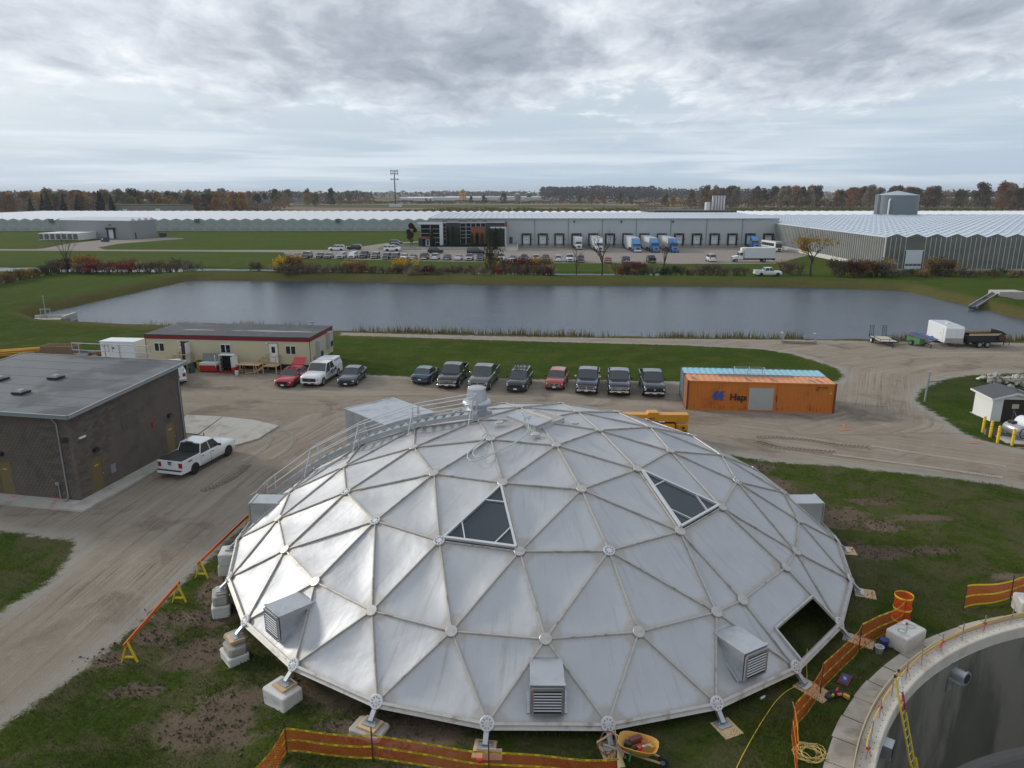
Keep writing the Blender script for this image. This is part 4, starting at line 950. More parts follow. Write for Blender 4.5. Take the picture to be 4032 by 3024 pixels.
# ================================================================ orange mesh fences
om=bpy.data.materials.new('orange_mesh'); om.use_nodes=True; t=NT(om.node_tree); uvn=t.n('ShaderNodeAttribute',attribute_name='uvm').outputs['Vector']
sx=t.n('ShaderNodeSeparateXYZ',{0:uvn}); 
def strand(v,per,wd): return t.math('LESS_THAN',t.math('FRACT',t.math('DIVIDE',v,per)),wd)
d1=t.math('ADD',sx.outputs[0],sx.outputs[1]); d2=t.math('SUBTRACT',sx.outputs[0],sx.outputs[1])
k=t.math('MAXIMUM',strand(d1,.07,.19),strand(d2,.07,.19))
p=t.n('ShaderNodeBsdfPrincipled',{'Base Color':(.72,.085,.02,1),'Roughness':.6}); tb_=t.n('ShaderNodeBsdfTransparent'); tl=t.n('ShaderNodeBsdfTranslucent',{'Color':(.85,.13,.03,1)})
mx0=t.n('ShaderNodeMixShader',{0:.35,1:p.outputs[0],2:tl.outputs[0]}); mx=t.n('ShaderNodeMixShader',{0:k,1:tb_.outputs[0],2:mx0.outputs[0]}); t.link(mx.outputs[0],t.n('ShaderNodeOutputMaterial').inputs[0])
tapeY=mat('caution_tape',(.80,.62,.03),.4,v=.08); ink=mat('black_ink',(.02,.02,.02),.6); postm=mat('steel_t_post',(.035,.030,.028),.6)
cu=bpy.data.curves.new('lettering','FONT'); cu.body='CAUTION'; cu.size=.085; cu.align_x='CENTER'; cu.align_y='CENTER'; cu.resolution_u=1; cu.offset=.002
tob=bpy.data.objects.new('lettering',cu); CAUT=bpy.data.meshes.new_from_object(tob); bpy.data.objects.remove(tob); CAUT.materials.append(ink)
def mesh_fence(label,posts,tops,bots,tapes,letters=True,nsub=8,sag=.07,skip=()):
    """posts: ground points; tops / bots: mesh heights at the posts."""
    f=thing('orange_mesh_fence',label,'fence',(0,0,0))
    u=0; vs=[];uvs=[];fs=[];lines={h:[] for h in tapes}
    for i in range(len(posts)-1):
        a,b=Vector(posts[i]),Vector(posts[i+1]); L=(b-a).length; nrm=Vector((-(b-a).y,(b-a).x)).normalized()
        for k in range(nsub+(1 if i==len(posts)-2 else 0)):
            s_=k/nsub; q=a.lerp(b,s_)+nrm*(.05*math.sin(pi*s_*2)+.03*math.sin(9*s_+i)); g=gzf(q.x,q.y); sg=sag*math.sin(pi*s_)*(1+.3*math.sin(7*s_+i))
            zt_=g+tops[i]*(1-s_)+tops[i+1]*s_-sg; zb_=g+bots[i]*(1-s_)+bots[i+1]*s_
            for r_ in range(4):
                fr=r_/3; off=nrm*(.04*math.sin(5*s_+r_*2+i)*math.sin(pi*fr)); vs.append((q.x+off.x,q.y+off.y,zb_*(1-fr)+zt_*fr)); uvs.append((u+s_*L,(zt_-zb_)*fr,0))
            for h in tapes: lines[h].append(Vector((q.x-nrm.x*.012,q.y-nrm.y*.012,zb_*(1-h)+zt_*h)))
        u+=L
    n=len(vs)//4
    for i in range(n-1):
        for r_ in range(3): fs.append((i*4+r_,(i+1)*4+r_,(i+1)*4+r_+1,i*4+r_+1))
    me=bpy.data.meshes.new('mesh_netting'); me.from_pydata(vs,[],fs); at_=me.attributes.new('uvm','FLOAT_VECTOR','POINT'); at_.data.foreach_set('vector',np.array(uvs).ravel())
    link('mesh_netting',me,om,f)
    for h,ln in lines.items():
        mb=MB(); 
        for i in range(len(ln)-1):
            a,b=ln[i],ln[i+1]; mb.quad(a-Vector((0,0,.038)),b-Vector((0,0,.038)),b+Vector((0,0,.038)),a+Vector((0,0,.038)))
        tp_=part('caution_tape',mb,tapeY,f)
        if letters:
            acc=.25
            for i in range(len(ln)-1):
                d_=(ln[i+1]-ln[i]); L=d_.length
                while acc<L:
                    c_=ln[i]+d_*(acc/L); rt=d_.normalized(); nn=rt.cross(Vector((0,0,1)))
                    if nn.y>0: rt=-rt; nn=-nn
                    o=link('lettering',CAUT,None,tp_); o.matrix_local=frame(c_+nn*.005,rt,(0,0,1)); acc+=.52
                acc-=L
    for i,(x,y) in enumerate(posts):
        if i in skip: continue
        g=gzf(x,y); part('post',MB().bar((x,y,g-.1),(x+random.uniform(-.03,.03),y+random.uniform(-.03,.03),g+1.27),.045,.035),postm,f)
    return f
mesh_fence('orange mesh fence with caution tape along the bottom edge in front of the dome',[(-8.15,18.2),(-7.6,20.4),(-4.56,19.75),(-.72,18.78),(3.22,18.5)],[.98,1.0,.98,.98,.98],[.02,.06,.05,.02,.02],(.99,.52,.04),skip=(0,))
f2=mesh_fence('sagging orange mesh fence between the dome door and the round tank',[(8.1,16.6),(9.43,20.53),(11.3,22.71),(13.85,25.2),(16.55,27.0)],[1.15,1.25,1.3,1.3,1.3],[.05,.06,.06,.06,.06],(.97,.5,.04),letters=True,sag=.14,skip=(0,))
mesh_fence('orange mesh fence section behind the farthest white block at the right',[(19.83,28.2),(22.4,28.95),(26.5,30.6)],[1.2,1.0,1.25],[.08,.1,.1],(.99,.5,.03),letters=False,sag=.05)
# rolled end of the right fence
vs=[];uvs=[];fs=[]
for i in range(31):
    a=2*pi*i/14; r_=.36-.05*i/30; 
    for j,z in enumerate((.1,.6,1.25)): vs.append((16.62+r_*math.cos(a),27.32+r_*math.sin(a),.3+z)); uvs.append((r_*a,z,0))
fs=[(i*3+j,(i+1)*3+j,(i+1)*3+j+1,i*3+j+1) for i in range(30) for j in range(2)]
me=bpy.data.meshes.new('netting_roll'); me.from_pydata(vs,[],fs); at_=me.attributes.new('uvm','FLOAT_VECTOR','POINT'); at_.data.foreach_set('vector',np.array(uvs).ravel()); link('netting_roll',me,om,f2)
for z in (.42,.95,1.5): 
    mb=MB()
    for i in range(14): a,b=2*pi*i/14,2*pi*(i+1)/14; mb.quad(*[(16.62+.372*math.cos(q),27.32+.372*math.sin(q),z+h) for q,h in ((a,0),(b,0),(b,.08),(a,.08))])
    part('caution_tape',mb,tapeY,f2)
# ================================================================ loose things round the dome
def ground_pt(x,y,h=0.): return Vector((x,y,gzf(x,y)+h))
block(15.95,25.72,.28,math.atan2(.73,1.22),1.42,.9,.72,concw,'white concrete block with two rings beside the blue bucket',.06,True)
block(22.75,28.0,.28,-.15,1.4,.9,.72,concw,'white concrete block in front of the farthest orange fence',.06,True)
bk=atg('blue_bucket','dark blue plastic bucket against the white block','bucket',14.95,25.42,0); part('body',MB().cyl((0,0,0),(0,0,.40),.14,.17,16),mat('bucket_blue',(.025,.030,.16),.45),bk,30); part('rim',MB().cyl((0,0,.37),(0,0,.42),.18,.18,16),mat('bucket_blue',(.025,.030,.16),.45),bk)
bk=atg('clear_bucket','translucent bucket of hardware in front of the blue bucket','bucket',14.62,25.12,0); part('body',MB().cyl((0,0,0),(0,0,.30),.13,.16,16),mat('clear_plastic',(.40,.44,.45),.3,alpha=.55),bk,30); part('rim',MB().tube([(.165*math.cos(a),.165*math.sin(a),.3) for a in np.linspace(0,2*pi,17)[:-1]],.012,5,close=True),white,bk); part('contents',MB().cyl((0,0,.02),(0,0,.16),.12,.13,12),dark,bk)
gl=atg('work_gloves','red and white work gloves dropped on the white block','gloves',16.02,26.05,.5); gl.location.z=1.0; part('palm',MB().box((0,0,.035),(.16,.11,.06),.3),white,gl,bev=.02); part('cuff',MB().box((.08,-.06,.04),(.12,.10,.07),-.4),tapeR,gl,bev=.02)
tbx=atg('tool_case','flat blue tool case with red edge lying on the grass','tool case',12.52,23.45,math.atan2(.6,.48)); part('shell',MB().bb(-.36,.36,-.19,.19,.0,.07),mat('case_red',(.20,.02,.03),.45),tbx,bev=.015); part('lid',MB().bb(-.31,.31,-.14,.14,.07,.10),mat('case_blue',(.03,.04,.16),.4),tbx,bev=.01); part('label_plate',MB().box((0,0,.102),(.18,.10,.004),.3),mat('case_label',(.35,.36,.45),.5),tbx)
tl_=atg('tool_belt','heap of black tool belts with orange and yellow tools on grass','tool belt',11.8,22.5,.4)
part('belt',MB().tube(spline([(-.42,.1,.06),(-.2,.22,.08),(.1,.2,.1),(.35,.05,.06),(.55,-.12,.04)]),.05,6),dark,tl_)
for x,y,a,b,h,m in ((-.3,.05,.26,.2,.16,dark),(0,.08,.3,.22,.2,black),(.25,-.05,.2,.18,.16,dark)): part('pouch',MB().box((x,y,h/2),(a,b,h),random.uniform(0,2)),m,tl_,bev=.03)
part('tape_measure',MB().box((-.22,-.02,.18),(.1,.08,.08),.4),mat('tool_yellow',(.6,.45,.03),.5),tl_,bev=.01); part('orange_tool',MB().box((.02,-.1,.2),(.16,.08,.08),-.3),mat('tool_orange',(.75,.16,.03),.5),tl_,bev=.01); part('drill_body',MB().box((.25,-.2,.12),(.14,.22,.14),.3),mat('tool_amber',(.55,.30,.03),.5),tl_,bev=.02); part('red_tool',MB().box((.12,.12,.22),(.22,.07,.06),.5),tapeR,tl_,bev=.01)
bt=atg('drink_bottle','small white drink bottle lying on grass by the right vent','bottle',9.1,22.45,.6); part('body',MB().tube([(-.12,0,.05),(.06,0,.05),(.10,0,.05)],[.045,.045,.02],10),mat('bottle_plastic',(.62,.66,.70),.2),bt,30); part('cap',MB().cyl((.10,0,.05),(.14,0,.05),.02,n=8),white,bt)
cordp=[(11.55,24.7),(11.38,24.2),(11.0,23.34),(10.22,22.89),(9.57,22.32),(8.84,21.45),(8.36,20.83),(7.75,20.0),(7.22,19.23),(6.6,18.2)]
tag(part('yellow_power_lead',MB().tube(spline([ground_pt(x,y,.5 if i==0 else .04) for i,(x,y) in enumerate(cordp)],5),.013,5),ropeY),'yellow extension cord running over the grass from the dome door','cord')
mb=MB(); pts=[]
for k in range(150):
    a=k*.41; r_=.36+.10*math.sin(k*.37)+.07*math.sin(k*1.1); pts.append(ground_pt(9.72+r_*math.cos(a)*1.05+.06*math.sin(k*.23),19.75+r_*math.sin(a)*.95,.03+.0006*k+.02*math.sin(k)))
pts=[ground_pt(9.5,20.9,1.1),ground_pt(9.62,20.6,.5),ground_pt(9.55,20.3,.05)]+pts+[ground_pt(10.3,19.5,.03),ground_pt(10.25,18.9,.03)]
tag(part('coiled_cord',MB().tube(pts,.012,4),mat('pale_yellow_cord',(.66,.52,.18),.6)),'loose coil of pale yellow cord beside the tank walkway','cord')
# wheelbarrow
wb=atg('wheelbarrow','orange wheelbarrow full of power tools next to the caution tape','wheelbarrow',4.05,19.5,-.35)
wbo=mat('barrow_orange',(.52,.27,.045),.5,v=.12,s=3.)
def rr(cx,cy,a,b,z,n=16): return [(cx+a*np.sign(math.cos(q))*abs(math.cos(q))**.6,cy+b*np.sign(math.sin(q))*abs(math.sin(q))**.6,z) for q in np.linspace(0,2*pi,n+1)[:-1]]
mb=MB(); outer=[rr(.05,0,.32,.22,.34),rr(.03,0,.50,.34,.52),rr(0,0,.66,.42,.70)]; inner=[rr(0,0,.63,.39,.70),rr(.03,0,.47,.31,.54),rr(.05,0,.30,.20,.38)]
mb.loft(outer+inner,cap=False); n=16; mb.f.append(tuple(range(n))); mb.f.append(tuple(5*n+i for i in range(n)))
part('tray',mb,wbo,wb,60)
for s_ in (-1,1): part('handle',MB().bar((-1.05,s_*.32,.55),(.75,s_*.12,.22),.05,.05),lumber,wb); part('leg',MB().bar((-.35,s_*.27,.40),(-.42,s_*.27,0),.04,.04),dark,wb)
wh=part('wheel',MB().tube([(.82,-.05,.19),(.82,.05,.19)],.19,18),black,wb,35); part('wheel_hub',MB().tube([(.82,-.06,.19),(.82,.06,.19)],.08,12),steel,wh)
for x,y,z,a,b,h,m in ((-.1,.1,.68,.42,.20,.22,mat('tool_maroon',(.14,.03,.03),.5)),(-.3,-.08,.62,.25,.2,.16,dark),(.08,-.14,.62,.16,.14,.14,tapeR),(.3,-.02,.66,.34,.10,.10,steel),(.42,-.05,.72,.22,.07,.07,mat('tool_amber',(.55,.30,.03),.5)),(-.08,-.22,.62,.18,.12,.12,black)): part('power_tool',MB().box((x,y,z),(a,b,h),random.uniform(-.8,.8)),m,wb,bev=.025)
part('cord_loop',MB().tube([(.2+.13*math.cos(a),.16+.11*math.sin(a),.72+.03*math.sin(3*a)) for a in np.linspace(0,4*pi,30)],.012,4),mat('tool_orange',(.75,.16,.03),.5),wb)
part('harness_strap',MB().bar((-.15,-.36,.62),(-.18,-.46,.28),.06,.02),mat('strap_green',(.03,.12,.05),.7),wb)
br=atg('broom','straw broom leaning beside the wheelbarrow tray','broom',3.42,19.55,0); part('handle',MB().tube([(0,-.05,.35),(-.12,.55,1.25)],.016,6),lumber,br); part('bristles',MB().cyl((0,-.05,.38),(.07,-.42,.05),.05,.14,10),mat('straw',(.50,.40,.22),.9,v=.3,s=30.),br)
hs=atg('hose_loops','purple hose loops hanging by the plywood pad','hose',3.1,19.75,0); part('loop',MB().tube([(.28*math.cos(a)+.05*math.sin(3*a),.08*math.sin(a),.45+.38*math.sin(a)+.03*math.cos(5*a)) for a in np.linspace(0,6*pi,50)],.018,5),mat('hose_purple',(.24,.09,.12),.5),hs); part('wood_peg',MB().bar((-.35,-.1,.55),(.25,.15,.75),.05,.05),lumber,hs)
sg_=atg('paper_sign','white paper board tied behind the front mesh fence','sign',-.62,18.95,0); part('board',MB().box((0,0,.72),(.62,.015,.42)),mat('sign_paper',(.62,.55,.55),.7),sg_); part('red_cap',MB().box((-.38,-.12,.6),(.2,.12,.14)),tapeR,sg_,bev=.03)
# sawhorse barricades along the road
byel=mat('barricade_yellow',(.66,.50,.02),.5,v=.1); bora=mat('barricade_orange',(.62,.13,.03),.5,v=.12)
def barricade(p0,p1,label,one=False):
    a,b=Vector(p0),Vector(p1); g0,g1=gzf(*p0),gzf(*p1)
    b_=thing('barricade',label,'barricade',(a.x,a.y,g0),0)
    d=Vector((b.x-a.x,b.y-a.y,g1-g0)); dn_=d.normalized(); pr=Vector((-dn_.y,dn_.x,0))
    part('rail',MB().bar(-dn_*.25+Vector((0,0,.93)),d+dn_*.25+Vector((0,0,.93)),.05,.16),bora,b_)
    for q in ((Vector((0,0,0)),) if one else (Vector((0,0,0)),d)):
        for s_ in (-1,1): part('leg',MB().bar(q+Vector((0,0,.98)),q+pr*s_*.33,.05,.10,up=dn_),byel,b_)
        part('crosspiece',MB().bar(q+pr*.26+Vector((0,0,.24)),q-pr*.26+Vector((0,0,.24)),.04,.09),byel,b_)
        part('crosspiece',MB().bar(q+pr*.07+Vector((0,0,.80)),q-pr*.07+Vector((0,0,.80)),.04,.09),byel,b_)
barricade((-15.95,26.2),(-15.9,30.75),'long orange rail on two yellow sawhorses nearest the camera'); barricade((-15.75,33.0),(-15.2,38.3),'orange rail on a yellow sawhorse partly hidden by dome')
# ================================================================ vehicles (local x forward, y left, z up)
tyre=mat('tyre',(.016,.016,.017),.8,v=.2); rimsl=mat('alloy_rim',(.42,.43,.45),.3,.8,v=.1); rimdk=mat('dark_alloy_rim',(.05,.05,.055),.35,.6)
vglass=mat('vehicle_glass',(.040,.050,.053),.05,v=0.,spec=.8); hlamp=mat('headlamp',(.62,.64,.66),.08,.3,v=.05); tlamp=mat('tail_lamp',(.32,.010,.014),.2,v=.1); platem=mat('licence_plate',(.70,.72,.75),.4,v=.1,s=30.); amber=mat('amber_lens',(.6,.22,.02),.25)
_pc={}
def paint(name,c,r=.26,m=.25): return mat('paint_'+name,c,r,m,v=.04,s=.8,coat=.7)
def wheel_mesh(r_,w_): 
    me=MB().tube([(0,y,0) for y in (-w_/2,-w_*.36,w_*.36,w_/2)],[r_*.93,r_,r_,r_*.93],20).mesh('wheel',35); me.materials.append(tyre); return me
def rim_mesh(r_,w_):
    mb=MB().tube([(0,w_/2-.01,0),(0,w_/2+.012,0)],[r_*.62,r_*.60],18)
    for k in range(5):
        a=2*pi*k/5; mb.bar((.12*r_*math.cos(a),w_/2+.02,.12*r_*math.sin(a)),(.58*r_*math.cos(a),w_/2+.012,.58*r_*math.sin(a)),.15*r_,.03,up=(0,1,0))
    return mb.mesh('rim')
def put_wheels(v,xf,xr,tr,r_,w_,rm,near=True):
    wm_=wheel_mesh(r_,w_); rmm=rim_mesh(r_,w_); rmm.materials.append(rm)
    for x in (xf,xr):
        for s_ in (1,-1):
            o=link('wheel',wm_,None,v,(x,s_*(tr-w_/2),r_),0 if s_>0 else pi)
            if near: link('rim',rmm,None,o)
def sec(x,w_,zb,zs,zt,tuck=.86,crown=.02):
    # cross section of the lower body: bottom, sill, widest line, shoulder, deck
    return [(x,-w_*tuck,zb),(x,-w_*.98,zb+.10),(x,-w_,zb+(zs-zb)*.55),(x,-w_*.985,zs),(x,-w_*.90,zt-.02),(x,-w_*.5,zt+crown),(x,0,zt+crown*1.3),(x,w_*.5,zt+crown),(x,w_*.90,zt-.02),(x,w_*.985,zs),(x,w_,zb+(zs-zb)*.55),(x,w_*.98,zb+.10),(x,w_*tuck,zb)]
def cabin(mb,base,roof):
    """base: (xr,xf,w,z) roof: (xr,xf,w,z); returns corner points"""
    xr,xf,wb_,zb=base; rr_,rf_,wr,zr=roof
    return [Vector(q) for q in ((xr,-wb_,zb),(xf,-wb_,zb),(xf,wb_,zb),(xr,wb_,zb),(rr_,-wr,zr),(rf_,-wr,zr),(rf_,wr,zr),(rr_,wr,zr))]
def glass_quad(a,b,c_,d_,ins,n_off=.012,pf=None):
    cen=(a+b+c_+d_)/4; n_=(b-a).cross(d_-a).normalized()
    q=[p_+(cen-p_).normalized()*ins for p_ in (a,b,c_,d_)]; return [p_+n_*n_off for p_ in q]
def build_car(name,label,P,pm,loc,rz,group=None,near=True,cat='car'):
    """P: dict of proportions. kinds: sedan, hatch, suv, van, pickup"""
    v=thing(name,label,cat,loc,rz,group)
    L,Wd,Hh,wb,gr=P['L'],P['W']/2,P['H'],P['wb'],P.get('gc',.22)
    k=P['kind']; hf=L/2; r_=P.get('r',.33); hood=P['hood']; belt=P['belt']; deck=P.get('deck',belt)
    xf=P.get('xf',wb/2+.05*0); xr=-wb/2
    sh=P.get('sh',0.) # shift of axles
    xf+=sh; xr+=sh
    a_b,f_b,f_t,r_t,r_b=P['cab']  # unused, windscreen base x, roof front x, roof rear x, rear glass base x
    rear_end=-hf if k!='pickup' else P['bed']
    st=[(hf,Wd*.78,gr+.12,hood*.62,hood*.74),(hf-.06,Wd*.88,gr+.04,hood*.72,hood*.86),(hf-.22,Wd*.96,gr,hood*.82,hood*.94),(hf-.6,Wd,gr,hood*.86,hood),(f_b+.05,Wd,gr,belt*.93,belt-.01)]
    if k=='pickup': st+=[(r_b,Wd,gr,belt*.95,belt),(rear_end,Wd,gr,belt*.95,belt)]
    elif k=='sedan': st+=[(r_b,Wd,gr,belt*.95,deck),(-hf+.25,Wd*.98,gr+.02,deck*.92,deck-.01),(-hf+.05,Wd*.92,gr+.08,deck*.85,deck-.06),(-hf,Wd*.84,gr+.16,deck*.7,deck-.16)]
    else: st+=[(r_b+.1,Wd,gr,belt*.95,belt),(-hf+.08,Wd*.96,gr+.05,belt*.92,belt-.01),(-hf,Wd*.88,gr+.14,belt*.7,belt*.85)]
    part('body',MB().loft([sec(*q) for q in st]),pm,v,50)
    # cabin shell
    wt=Wd*P.get('tumble',.76); zb=belt-.03; zr=Hh-.04
    xb=r_b if k in ('sedan','pickup') else max(r_b,-hf+.05)
    c_=cabin(None,(xb,f_b,Wd*.93,zb),(r_t,f_t,wt,zr))
    mb=MB().add(c_,[(0,1,5,4),(1,2,6,5),(2,3,7,6),(3,0,4,7)])
    top=[[(r_t-.0,-wt,zr),(r_t,-wt*.6,zr+.035),(r_t,0,zr+.05),(r_t,wt*.6,zr+.035),(r_t,wt,zr)],[(f_t,-wt,zr),(f_t,-wt*.6,zr+.035),(f_t,0,zr+.05),(f_t,wt*.6,zr+.035),(f_t,wt,zr)]]
    o_=len(mb.v); mb.v+=top[0]+top[1]; mb.f+=[(o_+i,o_+i+1,o_+6+i,o_+5+i) for i in range(4)]+[tuple(o_+i for i in range(5)),tuple(o_+9-i for i in range(5))]
    part('cabin',mb,pm,v,50)
    w1=part('windscreen',MB().quad(*glass_quad(c_[1],c_[2],c_[6],c_[5],.05)),vglass,v)
    part('rear_window',MB().quad(*glass_quad(c_[3],c_[0],c_[4],c_[7],.07)),vglass,v)
    nw=P.get('sides',2)
    for s_,(A_,B_,C_,D_) in ((-1,(c_[0],c_[1],c_[5],c_[4])),(1,(c_[2],c_[3],c_[7],c_[6]))):
        for i in range(nw):
            t0,t1=i/nw,(i+1)/nw
            q=[A_.lerp(B_,t0),A_.lerp(B_,t1),D_.lerp(C_,t1),D_.lerp(C_,t0)]; part('side_window',MB().quad(*glass_quad(*q,.055)),vglass,v)
    put_wheels(v,xf,xr,Wd+.01,r_,P.get('tw',.23),P.get('rim',rimsl),near)
    for x in (xf,xr):
        for s_ in (1,-1):
            pts=[(x+(r_+.06)*math.cos(a),s_*(Wd+.004),max(gr*.9,r_+(r_+.06)*math.sin(a))) for a in np.linspace(-.5,pi+.5,14)]; part('wheel_arch',MB().quad(*pts),black,v)
    # front
    gz0,gz1=hood*.50,hood*.78; gw=Wd*P.get('gw',.55)
    part('grille',MB().bb(hf-.05,hf+.015,-gw,gw,gz0,gz1),P.get('gm',dark),v)
    for s_ in (1,-1):
        part('headlight',MB().box((hf-.075,s_*Wd*.74,hood*.70),(.12,Wd*.30,hood*.17),s_*-.25),hlamp,v)
        part('tail_light',MB().bb(-hf-.012,-hf+.10,s_*Wd*.93,s_*Wd*.68,belt*.70,belt*(.98 if k!='sedan' else .88)),tlamp,v)
        part('mirror',MB().box((f_b-.28,s_*(Wd+.13),belt+.10),(.12,.20,.16)),P.get('mm',dark),v,bev=.02)
    bm_=P.get('bumper',pm)
    part('front_bumper',MB().bb(hf-.10,hf+.05,-Wd*.86,Wd*.86,gr+.10,gz0-.03),bm_,v,bev=.03)
    part('front_intake',MB().bb(hf,hf+.055,-Wd*.5,Wd*.5,gr+.06,gr+.20),dark,v)
    part('licence_plate',MB().bb(hf+.05,hf+.062,-.16,.16,gz0-.16,gz0-.02),platem,v)
    if k!='pickup': part('rear_bumper',MB().bb(-hf-.04,-hf+.1,-Wd*.85,Wd*.85,gr+.12,belt*.55),bm_,v,bev=.03); part('licence_plate',MB().bb(-hf-.05,-hf-.035,-.16,.16,belt*.58,belt*.72),platem,v)
    else:
        bh_=P['bedh']; x0,x1=-hf+.05,rear_end-.02
        part('bed',MB().bb(x0,x1,-Wd,-Wd+.10,gr+.12,bh_).bb(x0,x1,Wd-.10,Wd,gr+.12,bh_).bb(x0,x1,-Wd+.1,Wd-.1,gr+.25,.62).bb(x1-.05,x1,-Wd+.1,Wd-.1,.6,bh_),pm,v,bev=.02)
        tg_=part('tailgate',MB().bb(-hf,-hf+.07,-Wd+.08,Wd-.08,.62,bh_),pm,v,bev=.015); part('tailgate_handle',MB().bb(-hf-.012,-hf+.01,-.16,.16,bh_-.16,bh_-.07),dark,tg_)
        part('rear_bumper',MB().bb(-hf-.14,-hf+.05,-Wd*.96,Wd*.96,gr+.12,gr+.36),P.get('rbumper',chrome),v,bev=.02); part('licence_plate',MB().bb(-hf-.155,-hf-.14,-.16,.16,gr+.20,gr+.33),platem,v)
        bc=P.get('cover')
        if bc=='tonneau': part('tonneau_cover',MB().bb(x0+.02,x1-.03,-Wd+.07,Wd-.07,bh_-.01,bh_+.04),dark,v)
        elif bc=='cap': cap_(v,P,x0,x1,Wd,bh_,pm)
        else: part('bed_liner',MB().bb(x0+.06,x1-.06,-Wd+.11,Wd-.11,.622,.64),dark,v)
    if near:
        for s_ in (1,-1):
            for i in range(2 if P.get('doors',4)==4 else 1):
                xx=f_b-.95-i*1.05; part('door_handle',MB().box((xx,s_*(Wd+.012),belt*.86),(.18,.03,.035)),P.get('hm',dark),v)
            part('door_seam',MB().box((f_b-1.15,s_*(Wd*.998),belt*.62),(.012,.012,belt*.55)),dark,v)
            part('side_step',MB().bar((xf-r_-.12,s_*(Wd-.03),gr+.03),(xr+r_+.12,s_*(Wd-.03),gr+.03),.10,.07),dark,v)
    return v
def cap_(v,P,x0,x1,Wd,bh_,pm):
    a=MB().loft([[(x0,-Wd+.04,bh_),(x0,Wd-.04,bh_),(x0+.06,Wd-.18,P['H']-.0),(x0+.06,-Wd+.18,P['H']-.0)],[(x1+.12,-Wd+.04,bh_),(x1+.12,Wd-.04,bh_),(x1+.06,Wd-.18,P['H']+.03),(x1+.06,-Wd+.18,P['H']+.03)]])
    o=part('bed_cap',a,pm,v,bev=.05)
    for s_ in (1,-1): part('cap_seam',MB().bar((x0+.1,s_*(Wd-.055),bh_+.45),(x1,s_*(Wd-.055),bh_+.45),.03,.05),dark,o)
SED=dict(kind='sedan',L=4.63,W=1.80,H=1.42,wb=2.70,hood=.86,belt=.93,deck=1.02,cab=(0,.95,.15,-1.05,-1.75),r=.32,sides=2,gw=.62)
HATCH=dict(kind='hatch',L=4.5,W=1.80,H=1.46,wb=2.68,hood=.88,belt=.94,cab=(0,.95,.15,-1.35,-2.15),r=.33,sides=2)
SUV=dict(kind='suv',L=4.75,W=1.88,H=1.72,wb=2.75,hood=1.04,belt=1.10,cab=(0,1.05,.35,-1.85,-2.3),r=.36,sides=3,tumble=.80)
BIG=dict(kind='suv',L=5.3,W=2.02,H=1.90,wb=2.98,hood=1.15,belt=1.22,cab=(0,1.2,.55,-2.35,-2.6),r=.40,sides=3,tumble=.84)
VAN=dict(kind='van',L=5.1,W=1.98,H=1.76,wb=3.05,hood=1.02,belt=1.08,cab=(0,1.55,.6,-2.2,-2.5),r=.34,sides=3,tumble=.80)
PU=dict(kind='pickup',L=5.89,W=2.03,H=1.93,wb=3.68,sh=.08,hood=1.18,belt=1.22,bed=-1.05,bedh=1.33,cab=(0,1.15,.55,-.75,-1.03),r=.40,tw=.28,sides=2,tumble=.82,gc=.30,gw=.66,bumper=chrome,gm=dark)
def V_(base,**k): d=dict(base); d.update(k); return d
def front_at(fl,fr,hd,P):   # centre from the two front wheel contact points
    m=(Vector(fl)+Vector(fr))/2; d=Vector((math.cos(R(hd)),math.sin(R(hd)))); c_=m-d*(P['wb']/2+P.get('sh',0)+.0); return (c_.x,c_.y,gzf(c_.x,c_.y)),R(hd)
pR=paint('red',(.42,.012,.022)); pW=paint('white',(.74,.75,.76),.3,0.); pG=paint('grey_blue',(.050,.062,.085),.25,.5); pB=paint('steel_blue',(.045,.085,.125),.25,.5); pK=paint('black',(.010,.012,.016),.22,.2); pN=paint('navy',(.012,.020,.045),.22,.3); pGr=paint('grey',(.105,.115,.120),.28,.5); pO=paint('orange_red',(.32,.035,.018),.28,.3)
G1='vehicles parked in the row along the lawn'
near_cars=[]
P_=V_(HATCH,gm=black,rim=rimdk); l,a=front_at((-22.36,66.9),(-20.89,67.2),-97,P_)
rc=build_car('parked_hatchback','bright red hatchback with its tailgate raised beside trailer steps',P_,pR,l,a,G1)
part('open_tailgate',MB().add([(-1.55,-.66,1.42),(-1.55,.66,1.42),(-2.35,.62,1.98),(-2.35,-.62,1.98),(-1.55,-.66,1.47),(-1.55,.66,1.47),(-2.35,.62,2.04),(-2.35,-.62,2.04)],[(0,1,2,3),(4,5,6,7),(0,1,5,4),(1,2,6,5),(2,3,7,6),(3,0,4,7)]),pR,rc); part('tailgate_glass',MB().quad((-1.70,-.55,1.515),(-1.70,.55,1.515),(-2.22,.52,1.88),(-2.22,-.52,1.88)),vglass,rc); part('sunroof',MB().bb(-.55,.0,-.42,.42,1.468,1.482),vglass,rc)
P_=V_(PU,cover='cap',bumper=chrome,mm=dark); l,a=front_at((-19.98,67.43),(-18.21,67.43),-99,P_)
gm_=build_car('parked_pickup','white company pickup with a bed cap and TITAN lettering on its side',P_,pW,l,a,G1)
o=textmesh('door_lettering','TITAN',.74,mat('navy_lettering',(.015,.015,.05),.5),gm_,frame((.25,1.03,.92),(-1,0,0),(0,0,1)),.012)
part('door_logo',MB().box((-1.12,1.022,1.02),(.34,.012,.30),0).box((-1.3,1.022,.95),(.25,.012,.06)),mat('navy_lettering',(.015,.015,.05),.5),gm_); part('door_logo_accent',MB().box((-1.15,1.03,1.14),(.16,.012,.10)),mat('logo_red',(.5,.03,.05),.5),gm_)
textmesh('grille_badge','GMC',.16,mat('badge_red',(.45,.05,.06),.4,.3),gm_,frame((2.97,0,.80),(0,1,0),(0,0,1)),.008)
